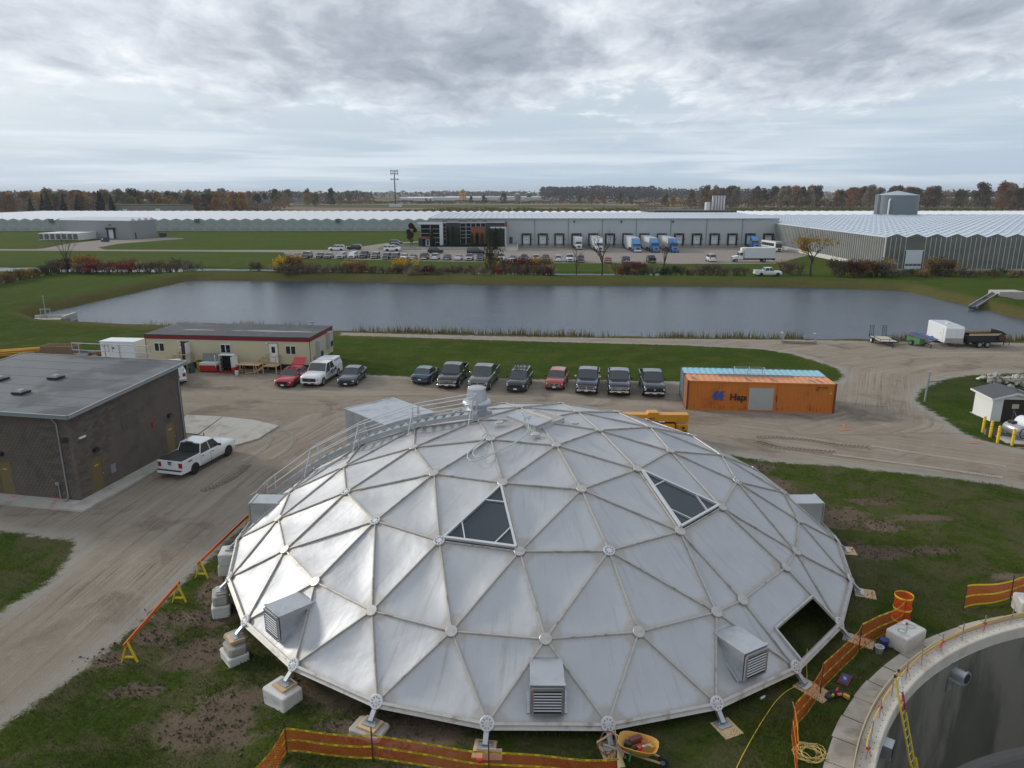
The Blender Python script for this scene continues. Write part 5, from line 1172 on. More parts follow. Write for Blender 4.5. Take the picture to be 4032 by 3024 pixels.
P_=V_(SED); l,a=front_at((-16.51,67.54),(-15.06,67.65),-95,P_); build_car('parked_sedan','dark grey blue sedan parked right of the white company pickup',P_,pG,l,a,G1)
P_=V_(SED,L=4.5,H=1.43); c_=Vector((-8.72,68.12))+Vector((math.cos(R(80)),math.sin(R(80))))*1.35; build_car('parked_sedan','steel blue sedan parked with its tail toward the yard',P_,pB,(c_.x,c_.y,0),R(80),G1)
chg=dict(gm=dark,bumper=chrome)
def grille_bars(v,P,style):
    hf=P['L']/2; Wd=P['W']/2; h=P['hood']; gw=Wd*P.get('gw',.55)
    if style=='frame':
        part('grille_surround',MB().bb(hf,hf+.04,-gw-.04,gw+.04,h*.76,h*.81).bb(hf,hf+.04,-gw-.04,gw+.04,h*.47,h*.51).bb(hf,hf+.04,-gw-.05,-gw+.02,h*.49,h*.79).bb(hf,hf+.04,gw-.02,gw+.05,h*.49,h*.79),chrome,v); part('grille_bar',MB().bb(hf,hf+.045,-gw,gw,h*.60,h*.64).bb(hf,hf+.045,-gw,gw,h*.68,h*.72),chrome,v,stuff=True)
    if style=='cross':
        part('grille_surround',MB().bb(hf,hf+.04,-gw-.04,gw+.04,h*.76,h*.80).bb(hf,hf+.04,-gw-.04,gw+.04,h*.47,h*.51).bb(hf,hf+.04,-gw-.05,-gw+.02,h*.49,h*.79).bb(hf,hf+.04,gw-.02,gw+.05,h*.49,h*.79),chrome,v); part('grille_cross',MB().bb(hf,hf+.05,-.05,.05,h*.49,h*.78).bb(hf,hf+.049,-gw,gw,h*.61,h*.66),chrome,v)
P_=V_(PU,wb=3.55,L=5.8); l,a=front_at((-6.83,66.77),(-5.18,66.6),-98,P_); q=build_car('parked_pickup','black pickup with chrome framed grille next to the steel blue sedan',P_,pK,l,a,G1); grille_bars(q,P_,'frame'); part('badge',MB().tube([(2.945,.14*math.cos(b),.75+.05*math.sin(b)) for b in np.linspace(0,2*pi,13)[:-1]],.03,5,close=True),mat('badge_blue',(.02,.05,.2),.3),q)
P_=V_(PU,L=5.85,mm=chrome); l,a=front_at((-3.9,66.08),(-2.16,65.85),-100,P_); q=build_car('parked_pickup','grey pickup with chrome mirrors and an open bed',P_,pGr,l,a,G1); grille_bars(q,P_,'cross')
P_=V_(SUV,L=4.89,H=1.69,gm=black); l,a=front_at((-.27,65.66),(1.24,65.4),-101,P_); q=build_car('parked_crossover','black crossover with bike carriers on its roof rack',P_,pK,l,a,G1)
for s_ in (-.55,.55): part('roof_rail',MB().bar((.2,s_,1.76),(-1.7,s_,1.76),.04,.05),dark,q)
for x in (-.1,-.6,-1.2): part('cross_bar',MB().bar((x,-.62,1.80),(x,.62,1.80),.05,.03),dark,q)
for y in (-.45,-.15,.18,.5): part('bike_carrier',MB().bar((.0,y,1.84),(-1.4,y,1.84),.06,.03).bar((-.4,y,1.84),(-.75,y+.15,2.35),.035).bar((-.9,y,1.84),(-.6,y-.1,2.2),.035),dark,q)
P_=V_(HATCH,L=4.41,H=1.53,hood=.95,belt=1.0,gw=.5); l,a=front_at((3.37,66.27),(4.82,66.0),-101,P_); q=build_car('parked_hatchback','burnt red boxy hatchback between the crossover and a pickup',P_,pO,l,a,G1); grille_bars(q,P_,'cross')
P_=V_(PU,L=5.82,mm=chrome); l,a=front_at((6.05,64.8),(7.82,64.55),-99,P_); q=build_car('parked_pickup','navy pickup with chrome cross grille and chrome mirrors',P_,pN,l,a,G1); grille_bars(q,P_,'cross')
P_=V_(PU,L=5.82); l,a=front_at((8.99,64.3),(10.7,64.1),-97,P_); q=build_car('parked_pickup','navy pickup with wide lettered grille, second from container',P_,pN,l,a,G1); grille_bars(q,P_,'frame'); textmesh('grille_lettering','RAM',.24,chrome,q,frame((2.97,0,.76),(0,1,0),(0,0,1)),.012)
P_=V_(PU,L=5.82,gm=black); l,a=front_at((12.07,63.88),(13.82,63.68),-95,P_); q=build_car('parked_pickup','dark pickup with plain black grille parked nearest the container',P_,paint('dark_blue',(.012,.016,.026)),l,a,G1)
part('grille_emblem',MB().box((2.945,0,.79),(.02,.14,.14)),chrome,q,bev=.03)
P_=V_(PU,cover='tonneau',bumper=pW,rbumper=pW,rim=rimdk,wb=3.69,sh=.1); m_=(Vector((-21.94,47.07))+Vector((-21.11,50.24)))/2; hd=R(75); lt=Vector((-math.sin(hd),math.cos(hd)))
c_=m_+lt*.98; wf=build_car('parked_pickup','white pickup with black tonneau cover beside the brick building',P_,pW,(c_.x,c_.y,gzf(c_.x,c_.y)-.0),hd)
part('brake_light_bar',MB().bb(-.98,-.78,-.26,.26,1.93,2.0),dark,wf); part('side_badge',MB().bb(-2.35,-1.95,-1.022,-1.015,1.08,1.18),mat('badge_red2',(.25,.03,.05),.4),wf); part('tail_badge',MB().tube([(-2.955,.12*math.cos(b),1.08+.05*math.sin(b)) for b in np.linspace(0,2*pi,13)[:-1]],.03,5,close=True),mat('badge_blue',(.02,.05,.2),.3),wf)
part('antenna',MB().tube([(1.35,-.85,1.2),(1.35,-.85,1.95)],.006,4),dark,wf); part('bumper_step',MB().bb(-3.1,-2.95,-.95,.95,.64,.69),dark,wf)
c_=Vector((-31.91,68.48))+Vector((math.cos(R(118)),math.sin(R(118))))*1.9+Vector((-math.sin(R(118)),math.cos(R(118))))*.95
P_=V_(PU,bumper=chrome); q=build_car('parked_pickup','white pickup mostly hidden behind the brick building corner',P_,pW,(c_.x,c_.y,0),R(118)); part('bed_toolbox',MB().bb(-1.65,-1.1,-.9,.9,1.0,1.5),white,q); part('tail_badge',MB().tube([(-2.955,.12*math.cos(b),1.08+.05*math.sin(b)) for b in np.linspace(0,2*pi,13)[:-1]],.03,5,close=True),mat('badge_blue',(.02,.05,.2),.3),q)
# ---------------------------------------------------------------- worker
def skin_body(name,verts,edges_,rad,m,parent,sub=1):
    me=bpy.data.meshes.new(name); me.from_pydata(verts,edges_,[]); o=link(name,me,m,parent)
    md=o.modifiers.new('skin','SKIN'); md.use_smooth_shade=True
    for i,r_ in enumerate(rad): me.skin_vertices[0].data[i].radius=(r_,r_) if not isinstance(r_,tuple) else r_
    me.skin_vertices[0].data[0].use_root=True
    s_=o.modifiers.new('sub','SUBSURF'); s_.levels=s_.render_levels=sub
    return o
per=thing('person','person in hard hat and hi-vis vest standing behind the red hatchback','person',(-23.65,73.75,0),R(-60))
vb=[(0,0,.95),(0,0,1.18),(0,0,1.40),(0,0,1.52),(.02,0,1.66),(.0,.10,.90),(.03,.12,.50),(.0,.13,.10),(.14,.14,.04),(0,-.10,.90),(-.02,-.12,.50),(-.04,-.13,.10),(.10,-.14,.04),(0,.19,1.40),(.03,.24,1.15),(.18,.22,.98),(.26,.20,.95),(0,-.19,1.40),(.04,-.24,1.15),(.20,-.20,1.0),(.28,-.18,.98)]
eb=[(0,1),(1,2),(2,3),(3,4),(0,5),(5,6),(6,7),(7,8),(0,9),(9,10),(10,11),(11,12),(2,13),(13,14),(14,15),(15,16),(2,17),(17,18),(18,19),(19,20)]
rb=[.14,.15,.15,.055,.095,.09,.065,.045,.045,.09,.065,.045,.045,.06,.047,.04,.042,.06,.047,.04,.042]
skin_body('body',vb,eb,rb,mat('work_clothes',(.055,.055,.065),.8,v=.2,s=8.),per)
part('safety_vest',MB().tube([(0,0,.98),(0,0,1.2),(0,0,1.42),(0,0,1.47)],[.185,.195,.20,.12],12),mat('vest',(.12,.12,.10),.7,v=.3),per,40); part('vest_stripe',MB().tube([(0,0,1.10),(0,0,1.16)],[.197,.199],12).bar((.16,.10,1.45),(.19,.10,1.1),.05,.02).bar((.16,-.10,1.45),(.19,-.10,1.1),.05,.02),mat('hi_vis',(.62,.66,.12),.6),per)
part('face',MB().tube([(.03,0,z) for z in (1.53,1.57,1.63,1.69)],[.05,.088,.10,.085],10),mat('skin',(.36,.22,.16),.6),per,60); part('nose',MB().box((.135,0,1.61),(.03,.025,.04)),mat('skin',(.36,.22,.16),.6),per)
part('hard_hat',MB().tube([(.01,0,z) for z in (1.68,1.69,1.76,1.80)],[.155,.13,.11,.05],14),mat('hat_grey',(.55,.56,.55),.35),per,40)
# ================================================================ shipping containers
ca=math.atan2(-1.24,12.13)
def corr(L,depth,per,z0,z1,y,axis='x',flip=1):
    """corrugated sheet along local x at y, thickness outward in -y"""
    mb=MB(); n=int(L/per); xs_=[]
    for k in range(n):
        x=-L/2+L*k/n; w_=L/n; xs_+=[(x,0),(x+w_*.30,0),(x+w_*.5,depth),(x+w_*.8,depth)]
    xs_.append((L/2,0)); o=len(mb.v)
    for x,d in xs_: mb.v+=[(x,y+flip*d,z0),(x,y+flip*d,z1)]
    mb.f=[(2*i,2*i+2,2*i+3,2*i+1) for i in range(len(xs_)-1)]
    return mb
def container(label,loc,rz,m,mt,h=2.59,frontdoor=False):
    c_=thing('shipping_container',label,'container',loc,rz); L,Wd=12.19,2.44
    for sy in (-1,1): 
        part('side_panel',corr(L-.3,.036,.28,.16,h-.12,sy*(Wd/2-.05),flip=-sy),m,c_)
        part('top_rail',MB().bb(-L/2,L/2,sy*Wd/2-sy*.06,sy*Wd/2,h-.12,h),m,c_); part('bottom_rail',MB().bb(-L/2,L/2,sy*Wd/2-sy*.06,sy*Wd/2,0,.17),m,c_)
        for sx in (-1,1): part('corner_post',MB().bb(sx*L/2-sx*.16,sx*L/2,sy*Wd/2-sy*.14,sy*Wd/2+sy*.003,0,h),mat('rusty_post',(.16,.045,.022),.8,v=.4,s=4.),c_)
    mb=corr(L-.1,.03,.5,-Wd/2+.04,Wd/2-.04,0); mb.v=[(x,z,h-.045+y) for x,y,z in mb.v]; part('roof_sheet',mb,mt,c_)
    part('end_wall',MB().bb(L/2-.08,L/2-.04,-Wd/2+.1,Wd/2-.1,.1,h-.1),m,c_); part('floor',MB().bb(-L/2,L/2,-Wd/2+.07,Wd/2-.07,.1,.15),dark,c_)
    for s_ in (-1,1):
        d=part('end_door',MB().bb(-L/2+.02,-L/2+.06,s_*.01,s_*(Wd/2-.12),.14,h-.12),m,c_)
        for q in (.3,.75): part('lock_rod',MB().cyl((-L/2-.01,s_*q,.15),(-L/2-.01,s_*q,h-.13),.02,n=6),galv,d)
    return c_
orng=mat('faded_orange',(.54,.165,.020),.6,v=.12,s=.7,c2=(.40,.110,.016),ds=.5,df=.60); orngt=mat('sun_bleached_orange_roof',(.64,.27,.12),.6,v=.15,s=.8,c2=(.30,.16,.10),ds=.55,df=.66); blut=mat('light_blue_roof',(.26,.50,.60),.55,v=.1,s=.6,c2=(.42,.46,.42),ds=.4,df=.70); blu=mat('teal_container',(.09,.24,.30),.6,v=.15)
cc_=Vector((20.93,58.61,.02)); back=Vector((-math.sin(ca),math.cos(ca),0))
c1=cc_+back*1.22; oc=container('orange shipping container with a grey roll-up door and blue logo',tuple(c1),ca,orng,orngt)
c2_=c1+back*2.50; container('light blue shipping container directly behind the orange one',tuple(c2_),ca,blu,blut)
yf=-1.22
df_=part('door_surround',MB().bb(-1.10,-.95,yf-.03,yf+.1,.10,2.38).bb(1.05,1.20,yf-.03,yf+.1,.10,2.38).bb(-1.10,1.20,yf-.031,yf+.1,2.12,2.45).bb(-1.1,1.2,yf-.029,yf+.1,.05,.17),orng,oc)
rd_=part('roll_up_door',MB().bb(-.95,1.05,yf-.005,yf+.05,.17,2.12),mat('roller_grey',(.44,.46,.45),.45,.3,v=.05),df_)
for k in range(24): part('roller_slat',MB().bb(-.95,1.05,yf-.018,yf-.004,.18+k*.081,.18+k*.081+.06),mat('roller_grey',(.44,.46,.45),.45,.3,v=.05),df_)
part('electrical_box',MB().bb(1.38,1.52,yf-.06,yf+.01,.42,.58),steel,oc); part('cable_conduit',MB().bb(1.30,1.34,yf-.03,yf,.95,1.5),dark,oc)
lblue=mat('logo_blue',(.035,.085,.30),.6,v=.08); 
def flat(pts,y,m,nm,par): return part(nm,MB().quad(*[(x,y,z) for x,z in pts]),m,par)
lx,lz=-4.0,.92; S=.96; yl=yf+.012
flat([(lx,lz+.42*S),(lx+.32*S,lz+.85*S),(lx+.62*S,lz+.85*S),(lx+.42*S,lz+.52*S),(lx+.42*S,lz+.34*S),(lx+.62*S,lz),(lx+.25*S,lz),(lx,lz+.34*S)],yl,lblue,'logo_mark',oc)
flat([(lx+.50*S,lz+.43*S),(lx+.74*S,lz+.85*S),(lx+1.10*S,lz+.85*S),(lx+.92*S,lz+.60*S),(lx+1.08*S,lz+.44*S),(lx+.92*S,lz+.28*S),(lx+1.02*S,lz),(lx+.70*S,lz)],yl,lblue,'logo_mark',oc)
textmesh('lettering','Hap',.80,ink,oc,frame((-1.86,yf-.0,1.22),(1,0,0),(0,0,1)),.022,ext=.012)
flat([(-1.27,1.02),(-1.20,.99),(-1.13,.99),(-1.13,1.10),(-1.21,1.10),(-1.21,1.16),(-1.13,1.18),(-1.13,1.34),(-1.22,1.35),(-1.27,1.31),(-1.27,1.26),(-1.22,1.28),(-1.20,1.26),(-1.20,1.23),(-1.27,1.18)],yf-.013,ink,'lettering',oc)
textmesh('serial_number','HLXU 511823 2',.14,ink,oc,frame((4.95,yf+.0,2.25),(1,0,0),(0,0,1)),.003,ext=.012); textmesh('serial_code','42G1',.14,ink,oc,frame((4.55,yf+.0,2.06),(1,0,0),(0,0,1)),.003,ext=.012)
flat([(5.55,1.72),(5.77,1.72),(5.66,1.92)],yf-.0,mat('warning_yellow',(.65,.5,.03),.5),'warning_triangle',oc)
grafm=mat('rust_streak',(.13,.035,.015),.9)
for k in range(16): x=random.uniform(-5.9,5.9); h=random.uniform(.12,.4); part('rust_streak',MB().bb(x,x+.02,yf+.005,yf+.02,.2,.2+h),grafm,oc)
for k in range(5): x=(-5.4,-.9,1.2,4.3,4.9)[k]; part('roof_patch',MB().box((x,-.3,2.605),(.16,1.0,.006),.25),mat('patch_grey',(.18,.19,.21),.7),oc)
lc=thing('ladder_cage','grey safety ladder cage lying on top of the orange container','ladder cage',tuple(c1+back*.9+Vector((0,0,2.6))),ca)
for x in (-1.9,-.65,.6):
    part('hoop',MB().tube([(x,.40*math.cos(a),.08+.72*math.sin(a)) for a in np.linspace(0,pi,12)],.025,5),galv,lc)
for a in (.35,.9,1.57,2.2,2.8): part('cage_bar',MB().bar((-1.9,.40*math.cos(a),.08+.72*math.sin(a)),(.6,.40*math.cos(a),.08+.72*math.sin(a)),.05,.012),steel,lc)
for y in (-.25,.2): part('ladder_rail',MB().bar((-3.3,y,.05),(3.1,y,.05),.05,.07),steel,lc)
for k in range(16): part('rung',MB().bar((-3.2+k*.4,-.25,.05),(-3.2+k*.4,.2,.05),.03),steel,lc)
pp=part('tarp_bundle',MB().loft([[(-.25,-.2,0),(.25,-.2,0),(.25,.2,0),(-.25,.2,0)],[(-.22,-.18,.9),(.15,-.18,.95),(.15,.2,.95),(-.22,.2,.9)],[(-.1,-.1,1.2),(.1,-.1,1.15),(.1,.1,1.2),(-.1,.1,1.2)]]),mat('dark_teal_tarp',(.015,.055,.065),.6),None); pp.location=(27.35,59.6,0); tag(pp,'dark teal bundle leaning on the right end of the orange container','bundle')
# ================================================================ boom lift behind the dome
lif=thing('boom_lift','yellow orange boom lift showing over the right shoulder of the dome','boom lift',(10.6,50.9,gzf(10.6,50.9)),-.02)
ly=mat('lift_yellow',(.62,.27,.012),.4,v=.08,s=1.5)
part('boom',MB().bb(-4.5,2.35,-.35,.35,1.45,2.0),ly,lif,bev=.03); part('boom_underside',MB().bb(-4.4,1.4,-.25,.25,1.2,1.45),dark,lif); part('boom_rib',MB().bb(-3.2,-2.6,-.37,.37,1.95,2.1),ly,lif,bev=.03); part('pivot_pin',MB().cyl((-.25,-.40,1.72),(-.25,-.36,1.72),.13,n=12),mat('pin_amber',(.42,.17,.01),.5),lif); part('pivot_pin',MB().cyl((1.95,-.54,1.05),(1.95,-.5,1.05),.10,n=12),dark,lif); part('boom_hinge',MB().add([(-1.1,-.36,1.5),(.6,-.36,1.5),(.1,-.36,2.16),(-.6,-.36,2.16),(-1.1,.36,1.5),(.6,.36,1.5),(.1,.36,2.16),(-.6,.36,2.16)],[(0,1,2,3),(4,5,6,7),(0,1,5,4),(1,2,6,5),(2,3,7,6),(3,0,4,7)]),ly,lif); part('counterweight',MB().bb(1.45,2.30,-.5,.5,.45,1.30),ly,lif,bev=.03)  # dark block along the underside of the boom fills the gap there
part('lift_cylinder',MB().cyl((-.45,-.42,1.75),(-.75,-.42,.75),.09,n=10),dark,lif); part('engine_cover',MB().bb(-2.6,-1.3,-.6,-.36,.95,1.5),dark,lif); part('beacon',MB().cyl((-1.7,-.62,1.35),(-1.7,-.62,1.5),.07,n=10),amber,lif)
part('chassis',MB().bb(-2.5,2.0,-.8,.8,.45,.85),dark,lif); part('turret',MB().bb(-.8,1.3,-.7,.7,.85,1.3),ly,lif)
for x in (-1.8,1.4):
    for s_ in (-1,1): part('wheel',MB().tube([(x,s_*.7,.42),(x,s_*1.05,.42)],.42,16),black,lif,35)
part('decal',MB().bb(.15,.60,-.356,-.35,1.42,1.55),white,lif); part('warning_plate',MB().bb(1.75,2.2,-.506,-.5,.75,.85),dark,lif)
# ================================================================ trailers by the pond
blk=mat('black_trailer_paint',(.016,.016,.018),.45,v=.2); deckw=mat('pale_deck_wood',(.48,.44,.36),.8,v=.15,s=3.)
def wheel_at(t_,x,y,r_=.33,w_=.22,m=rimsl): 
    o=part('wheel',MB().tube([(x,y-w_/2,r_),(x,y+w_/2,r_)],r_,18),tyre,t_,35); part('rim',MB().tube([(x,y-w_/2-.01,r_),(x,y+w_/2+.01,r_)],r_*.58,14),m,o); return o
ut=thing('utility_trailer','flat black utility trailer with pale deck and two upright ramps','trailer',(45.55,87.2,0),R(-96))
for k in range(7): part('deck_board',MB().bb(-1.75,1.75,-1.0+k*.286,-1.0+(k+1)*.286-.012,.55,.60),deckw,ut)
for y in (-1.05,1.05): part('side_rail',MB().bar((-1.8,y,.85),(1.8,y,.85),.05).bar((-1.8,y,.52),(1.8,y,.52),.06,.10).bar((1.78,y,.5),(1.78,y,.87),.05).bar((0,y,.5),(0,y,.85),.05).bar((-1.78,y,.5),(-1.78,y,.87),.05),blk,ut)
part('front_rail',MB().bar((1.8,-1.05,.85),(1.8,1.05,.85),.05).bar((1.8,0,.5),(1.8,0,.85),.05).bar((1.8,-1.05,.52),(1.8,1.05,.52),.06,.10),blk,ut)
part('tongue',MB().bar((1.8,-.7,.45),(3.2,0,.45),.08,.10).bar((1.8,.7,.45),(3.2,0,.45),.08,.10).bar((3.0,0,.55),(3.0,0,.05),.07),blk,ut); wheel_at(ut,-.4,-1.18,m=white); wheel_at(ut,-.4,1.18,m=white)
for y in (-.75,.75):
    o=part('ramp',MB().bar((-1.85,y-.22,.5),(-1.95,y-.22,1.95),.05).bar((-1.85,y+.22,.5),(-1.95,y+.22,1.95),.05).bar((-1.85,y,.5),(-1.95,y,1.95),.03),blk,ut)
    for k in range(6): part('ramp_slat',MB().bar((-1.86-.015*k,y-.22,.65+.25*k),(-1.86-.015*k,y+.22,.65+.25*k),.03),blk,o)
gt=thing('cargo_trailer','small green trailer piled with blue ladders and frames','trailer',(49.3,86.2,0),R(-78)); grn=mat('trailer_green',(.055,.20,.06),.5,v=.15)
part('box',MB().bb(-1.1,1.1,-.75,-.70,.45,1.0).bb(-1.1,1.1,.70,.75,.45,1.0).bb(-1.1,-1.05,-.75,.75,.45,1.0).bb(1.05,1.1,-.75,.75,.45,1.0).bb(-1.1,1.1,-.75,.75,.42,.47),grn,gt); wheel_at(gt,-.1,-.9); wheel_at(gt,-.1,.9); part('tongue',MB().bar((1.1,0,.45),(2.2,0,.45),.08).bar((2.1,0,.5),(2.1,0,0),.06),blk,gt)
bfr=mat('blue_frame',(.05,.16,.30),.5,v=.15); rfr=mat('dark_red_frame',(.22,.03,.035),.5)
for k in range(6): 
    o=thing('ladder_bundle','%s ladder frame heaped over the small green trailer, %s across its width'%('dark red' if k%3==0 else 'blue',ORD[k]),'ladder',(49.3,86.2,0),R(-78),'ladders heaped on the green trailer')
    y=-.6+k*.22; part('rail',MB().bar((-1.5,y,1.15+.05*k),(2.0,y+.3,.75+.06*k),.06,.08).bar((-1.4,y+.25,1.18+.04*k),(2.0,y+.5,.78+.05*k),.06,.08),bfr if k%3 else rfr,o); part('rung',MB().bar((-.6,y,1.06+.05*k),(-.6,y+.3,1.06+.05*k),.04).bar((.4,y+.15,.95+.05*k),(.4,y+.45,.95+.05*k),.04),bfr,o)
et=thing('enclosed_trailer','white enclosed cargo trailer with a rounded nose by the pond','trailer',(53.25,87.6,0),R(-96.5))
encw=mat('trailer_white',(.74,.75,.76),.4,v=.03)
prof=[(-2.45,.42),(2.3,.42),(2.45,.6),(2.45,2.2),(2.25,2.42),(-2.45,2.42)]
part('body',MB().extr(prof,'y',-1.06,1.06),encw,et,bev=.04); part('roof_sheet',MB().bb(-2.3,2.1,-.95,.95,2.42,2.47),mat('trailer_roof',(.55,.57,.60),.4,.4,v=.08),et); part('roof_vent',MB().box((.3,0,2.52),(.4,.4,.12)),white,et)
part('stone_guard',MB().bb(2.452,2.465,-1.0,1.0,.45,1.05),mat('stone_guard',(.42,.40,.36),.4,.5),et); part('front_seam',MB().bb(2.455,2.462,.18,.2,1.05,2.2),galv,et); part('side_door',MB().bb(1.1,1.85,-1.085,-1.06,.55,2.2),encw,et); part('door_latch',MB().bb(1.15,1.3,-1.11,-1.085,1.4,1.5),steel,et); part('side_door_seam',MB().bb(1.08,1.10,-1.075,-1.062,.55,2.2).bb(1.85,1.87,-1.075,-1.062,.55,2.2),steel,et)
wheel_at(et,-.6,-1.08,.34); wheel_at(et,-.6,1.08,.34); part('fender',MB().tube([(-.6+.45*math.cos(a),-1.1,.36+.45*math.sin(a)) for a in np.linspace(0,pi,9)],.06,5),encw,et); part('tongue',MB().bar((2.4,-.6,.42),(3.6,0,.42),.08,.1).bar((2.4,.6,.42),(3.6,0,.42),.08,.1).bar((3.4,0,.6),(3.4,0,0),.06),blk,et)
dt_=thing('dump_trailer','black dump trailer with tandem wheels behind the white trailer','trailer',(56.3,85.8,0),R(2))
part('box',MB().bb(-2.1,2.1,-1.0,-.93,.75,1.45).bb(-2.1,2.1,.93,1.0,.75,1.45).bb(2.03,2.1,-1,1,.75,1.5).bb(-2.1,-2.03,-1,1,.75,1.45).bb(-2.1,2.1,-1,1,.70,.76),blk,dt_); part('wood_sideboard',MB().bb(-1.9,2.,-1.03,-.97,1.45,1.68),lumber,dt_); part('wood_sideboard',MB().bb(-1.9,2.,.97,1.03,1.45,1.72),lumber,dt_); part('tarp_arm',MB().add([(2.1,-1,1.5),(2.1,1,1.5),(2.75,1,1.55),(2.75,-1,1.55),(2.05,-1,1.95),(2.05,1,1.95)],[(0,1,2,3),(0,3,4),(1,5,2),(3,2,5,4),(0,4,5,1)]),blk,dt_)
for x in (-.6,.35):
    for y in (-1.15,1.15): wheel_at(dt_,x,y,.38,.24)
part('spare_wheel',MB().tube([(2.0,-1.2,1.2),(2.0,-1.02,1.2)],.42,18),tyre,dt_,35); part('spare_cover',MB().tube([(2.0,-1.21,1.2),(2.0,-1.2,1.2)],.36,18),mat('spare_logo',(.10,.03,.03),.5),dt_); part('frame_rail',MB().bar((-2.,-.5,.6),(3.2,-.3,.6),.1,.18).bar((-2.,.5,.6),(3.2,.3,.6),.1,.18),blk,dt_); part('tongue',MB().bar((3.1,0,.6),(4.2,0,.6),.1).bar((3.2,0,1.1),(3.2,0,.1),.08).bar((3.9,0,.6),(3.9,0,.05),.06),blk,dt_)
rk=thing('steel_rack','low rusty steel rack with two raised ends by the pond','rack',(35.25,87.25,0),-.17)
rs=mat('rusty_steel',(.22,.18,.15),.7,v=.3,s=5.)
for y in (-.35,.35): part('base_beam',MB().bar((-2.,y,.12),(2.,y,.12),.12),rs,rk)
for x in (-1.9,1.9): part('upright',MB().bar((x,-.35,.1),(x,-.35,1.2),.12).bar((x,.35,.1),(x,.35,1.2),.12).bar((x-.15,-.35,1.2),(x-.15,.35,1.25),.25,.15),galv,rk)
part('cross_brace',MB().bar((-.8,-.35,.15),(0,.35,.15),.1).bar((0,-.35,.15),(.9,.35,.15),.1),rs,rk)
# ================================================================ shed, gas tanks, fence, rubble
sa=math.atan2(-.18,2.17); sh=thing('garden_shed','small white clapboard shed with dark doors and grey shingle roof','shed',(38.54,55.62,.05),sa); SW,SD,SH=3.2,2.65,2.07
part('floor_slab',MB().bb(-.15,SW+.15,-.15,SD+.15,-.2,.05),conc,sh)
part('wall_core',MB().bb(.02,SW-.02,.02,SD-.02,.05,SH),mat('shed_core',(.5,.5,.48),.7),sh)
clap=mat('white_clapboard',(.72,.72,.69),.6,v=.06,s=1.)
nb=13
for k in range(nb):
    z0=.05+k*(SH-.05)/nb; z1=z0+(SH-.05)/nb-.012
    for xa,xb in (((0,.76),(2.52,SW)) if z0<1.9 else ((0,SW),)): part('clapboard',MB().extr([(0,z0),(-.022,z0),(-.006,z1),(0,z1)],'x',xa,xb),clap,sh)
    mb=MB().extr([(0,z0),(-.022,z0),(-.006,z1),(0,z1)],'y',0,SD); part('clapboard',mb,clap,sh)
part('gable',MB().add([(0,0,SH),(SW,0,SH),(SW/2,0,SH+.42),(0,.04,SH),(SW,.04,SH),(SW/2,.04,SH+.42)],[(0,1,2),(3,5,4),(0,2,5,3),(1,4,5,2)]),clap,sh)
shr=mat('grey_shingles',(.085,.090,.098),.9,v=.25,s=6.,b=.3,bs=14.)
for s_ in (0,1):
    a,b=(-.28,SW/2) if s_==0 else (SW+.28,SW/2); z0,z1=SH-.06,SH+.47
    rfp=part('roof',MB().add([(a,-.3,z0),(b,-.3,z1),(b,SD+.3,z1),(a,SD+.3,z0),(a,-.3,z0+.07),(b,-.3,z1+.07),(b,SD+.3,z1+.07),(a,SD+.3,z0+.07)],[(0,1,2,3),(4,5,6,7),(0,1,5,4),(1,2,6,5),(2,3,7,6),(3,0,4,7)]),shr,sh)
    part('fascia',MB().bar((a,-.31,z0-.02),(b,-.31,z1-.02),.03,.14),clap,rfp); part('eave_board',MB().bar((a+(-.015 if s_==0 else .015),-.3,z0),(a+(-.015 if s_==0 else .015),SD+.3,z0),.03,.14),clap,rfp)
part('missing_shingle',MB().box((SW/2+.45,.9,SH+.42),(.4,.3,.02)),dark,sh)
for s_ in (0,1): d=part('door',MB().bb(.80+s_*.86,.80+s_*.86+.85,-.03,.02,.06,1.97),mat('dark_brown_door',(.030,.022,.020),.6,v=.1),sh); 
part('door_latch',MB().bb(1.60,1.72,-.06,-.03,.95,1.05),steel,sh); part('corner_board',MB().bb(-.03,.06,-.035,.06,.05,SH),clap,sh)
silt=mat('silver_tank',(.42,.43,.44),.35,.6,v=.1); tkw=mat('white_tank',(.74,.75,.76),.35,v=.04)
def gastank(label,c_,rz,L,r_,m,extra):
    g=thing('propane_tank',label,'tank',c_,rz); n=18
    prof=[(-L/2-r_*.55,.02),(-L/2-r_*.42,r_*.55),(-L/2-r_*.15,r_*.9),(-L/2,r_),(L/2,r_),(L/2+r_*.15,r_*.9),(L/2+r_*.42,r_*.55),(L/2+r_*.55,.02)]
    part('vessel',MB().tube([(x,0,r_+.28) for x,_ in prof],[q for _,q in prof],n),m,g,40)
    for s_ in (-1,1): part('saddle',MB().box((s_*L*.35,0,.17),(.2,r_*1.5,.34)),steel,g)
    if extra=='silver': part('valve_dome',MB().box((.25,0,2*r_+.33),(.5,.42,.2)),dark,g,bev=.03); part('hazard_diamond',MB().box((-.15,-r_-.0,r_+.2),(.18,.02,.18),0,Matrix.Rotation(pi/4,3,'Y')),mat('hazard_red',(.45,.03,.06),.5),g); part('hose_reel',MB().tube([(-L/2-r_*.6,.38*math.cos(a),r_+.2+.38*math.sin(a)) for a in np.linspace(0,4*pi,26)],.03,5),black,g)
    else: part('blue_end',MB().tube([(L/2+r_*q,0,r_+.28) for q in (.05,.15,.42,.57)],[r_*1.005,r_*.92,r_*.57,.02],n),mat('navy_end',(.01,.02,.09),.35),g,40); part('frame',MB().box((0,0,.1),(L,r_*1.4,.14)),dark,g)
    return g
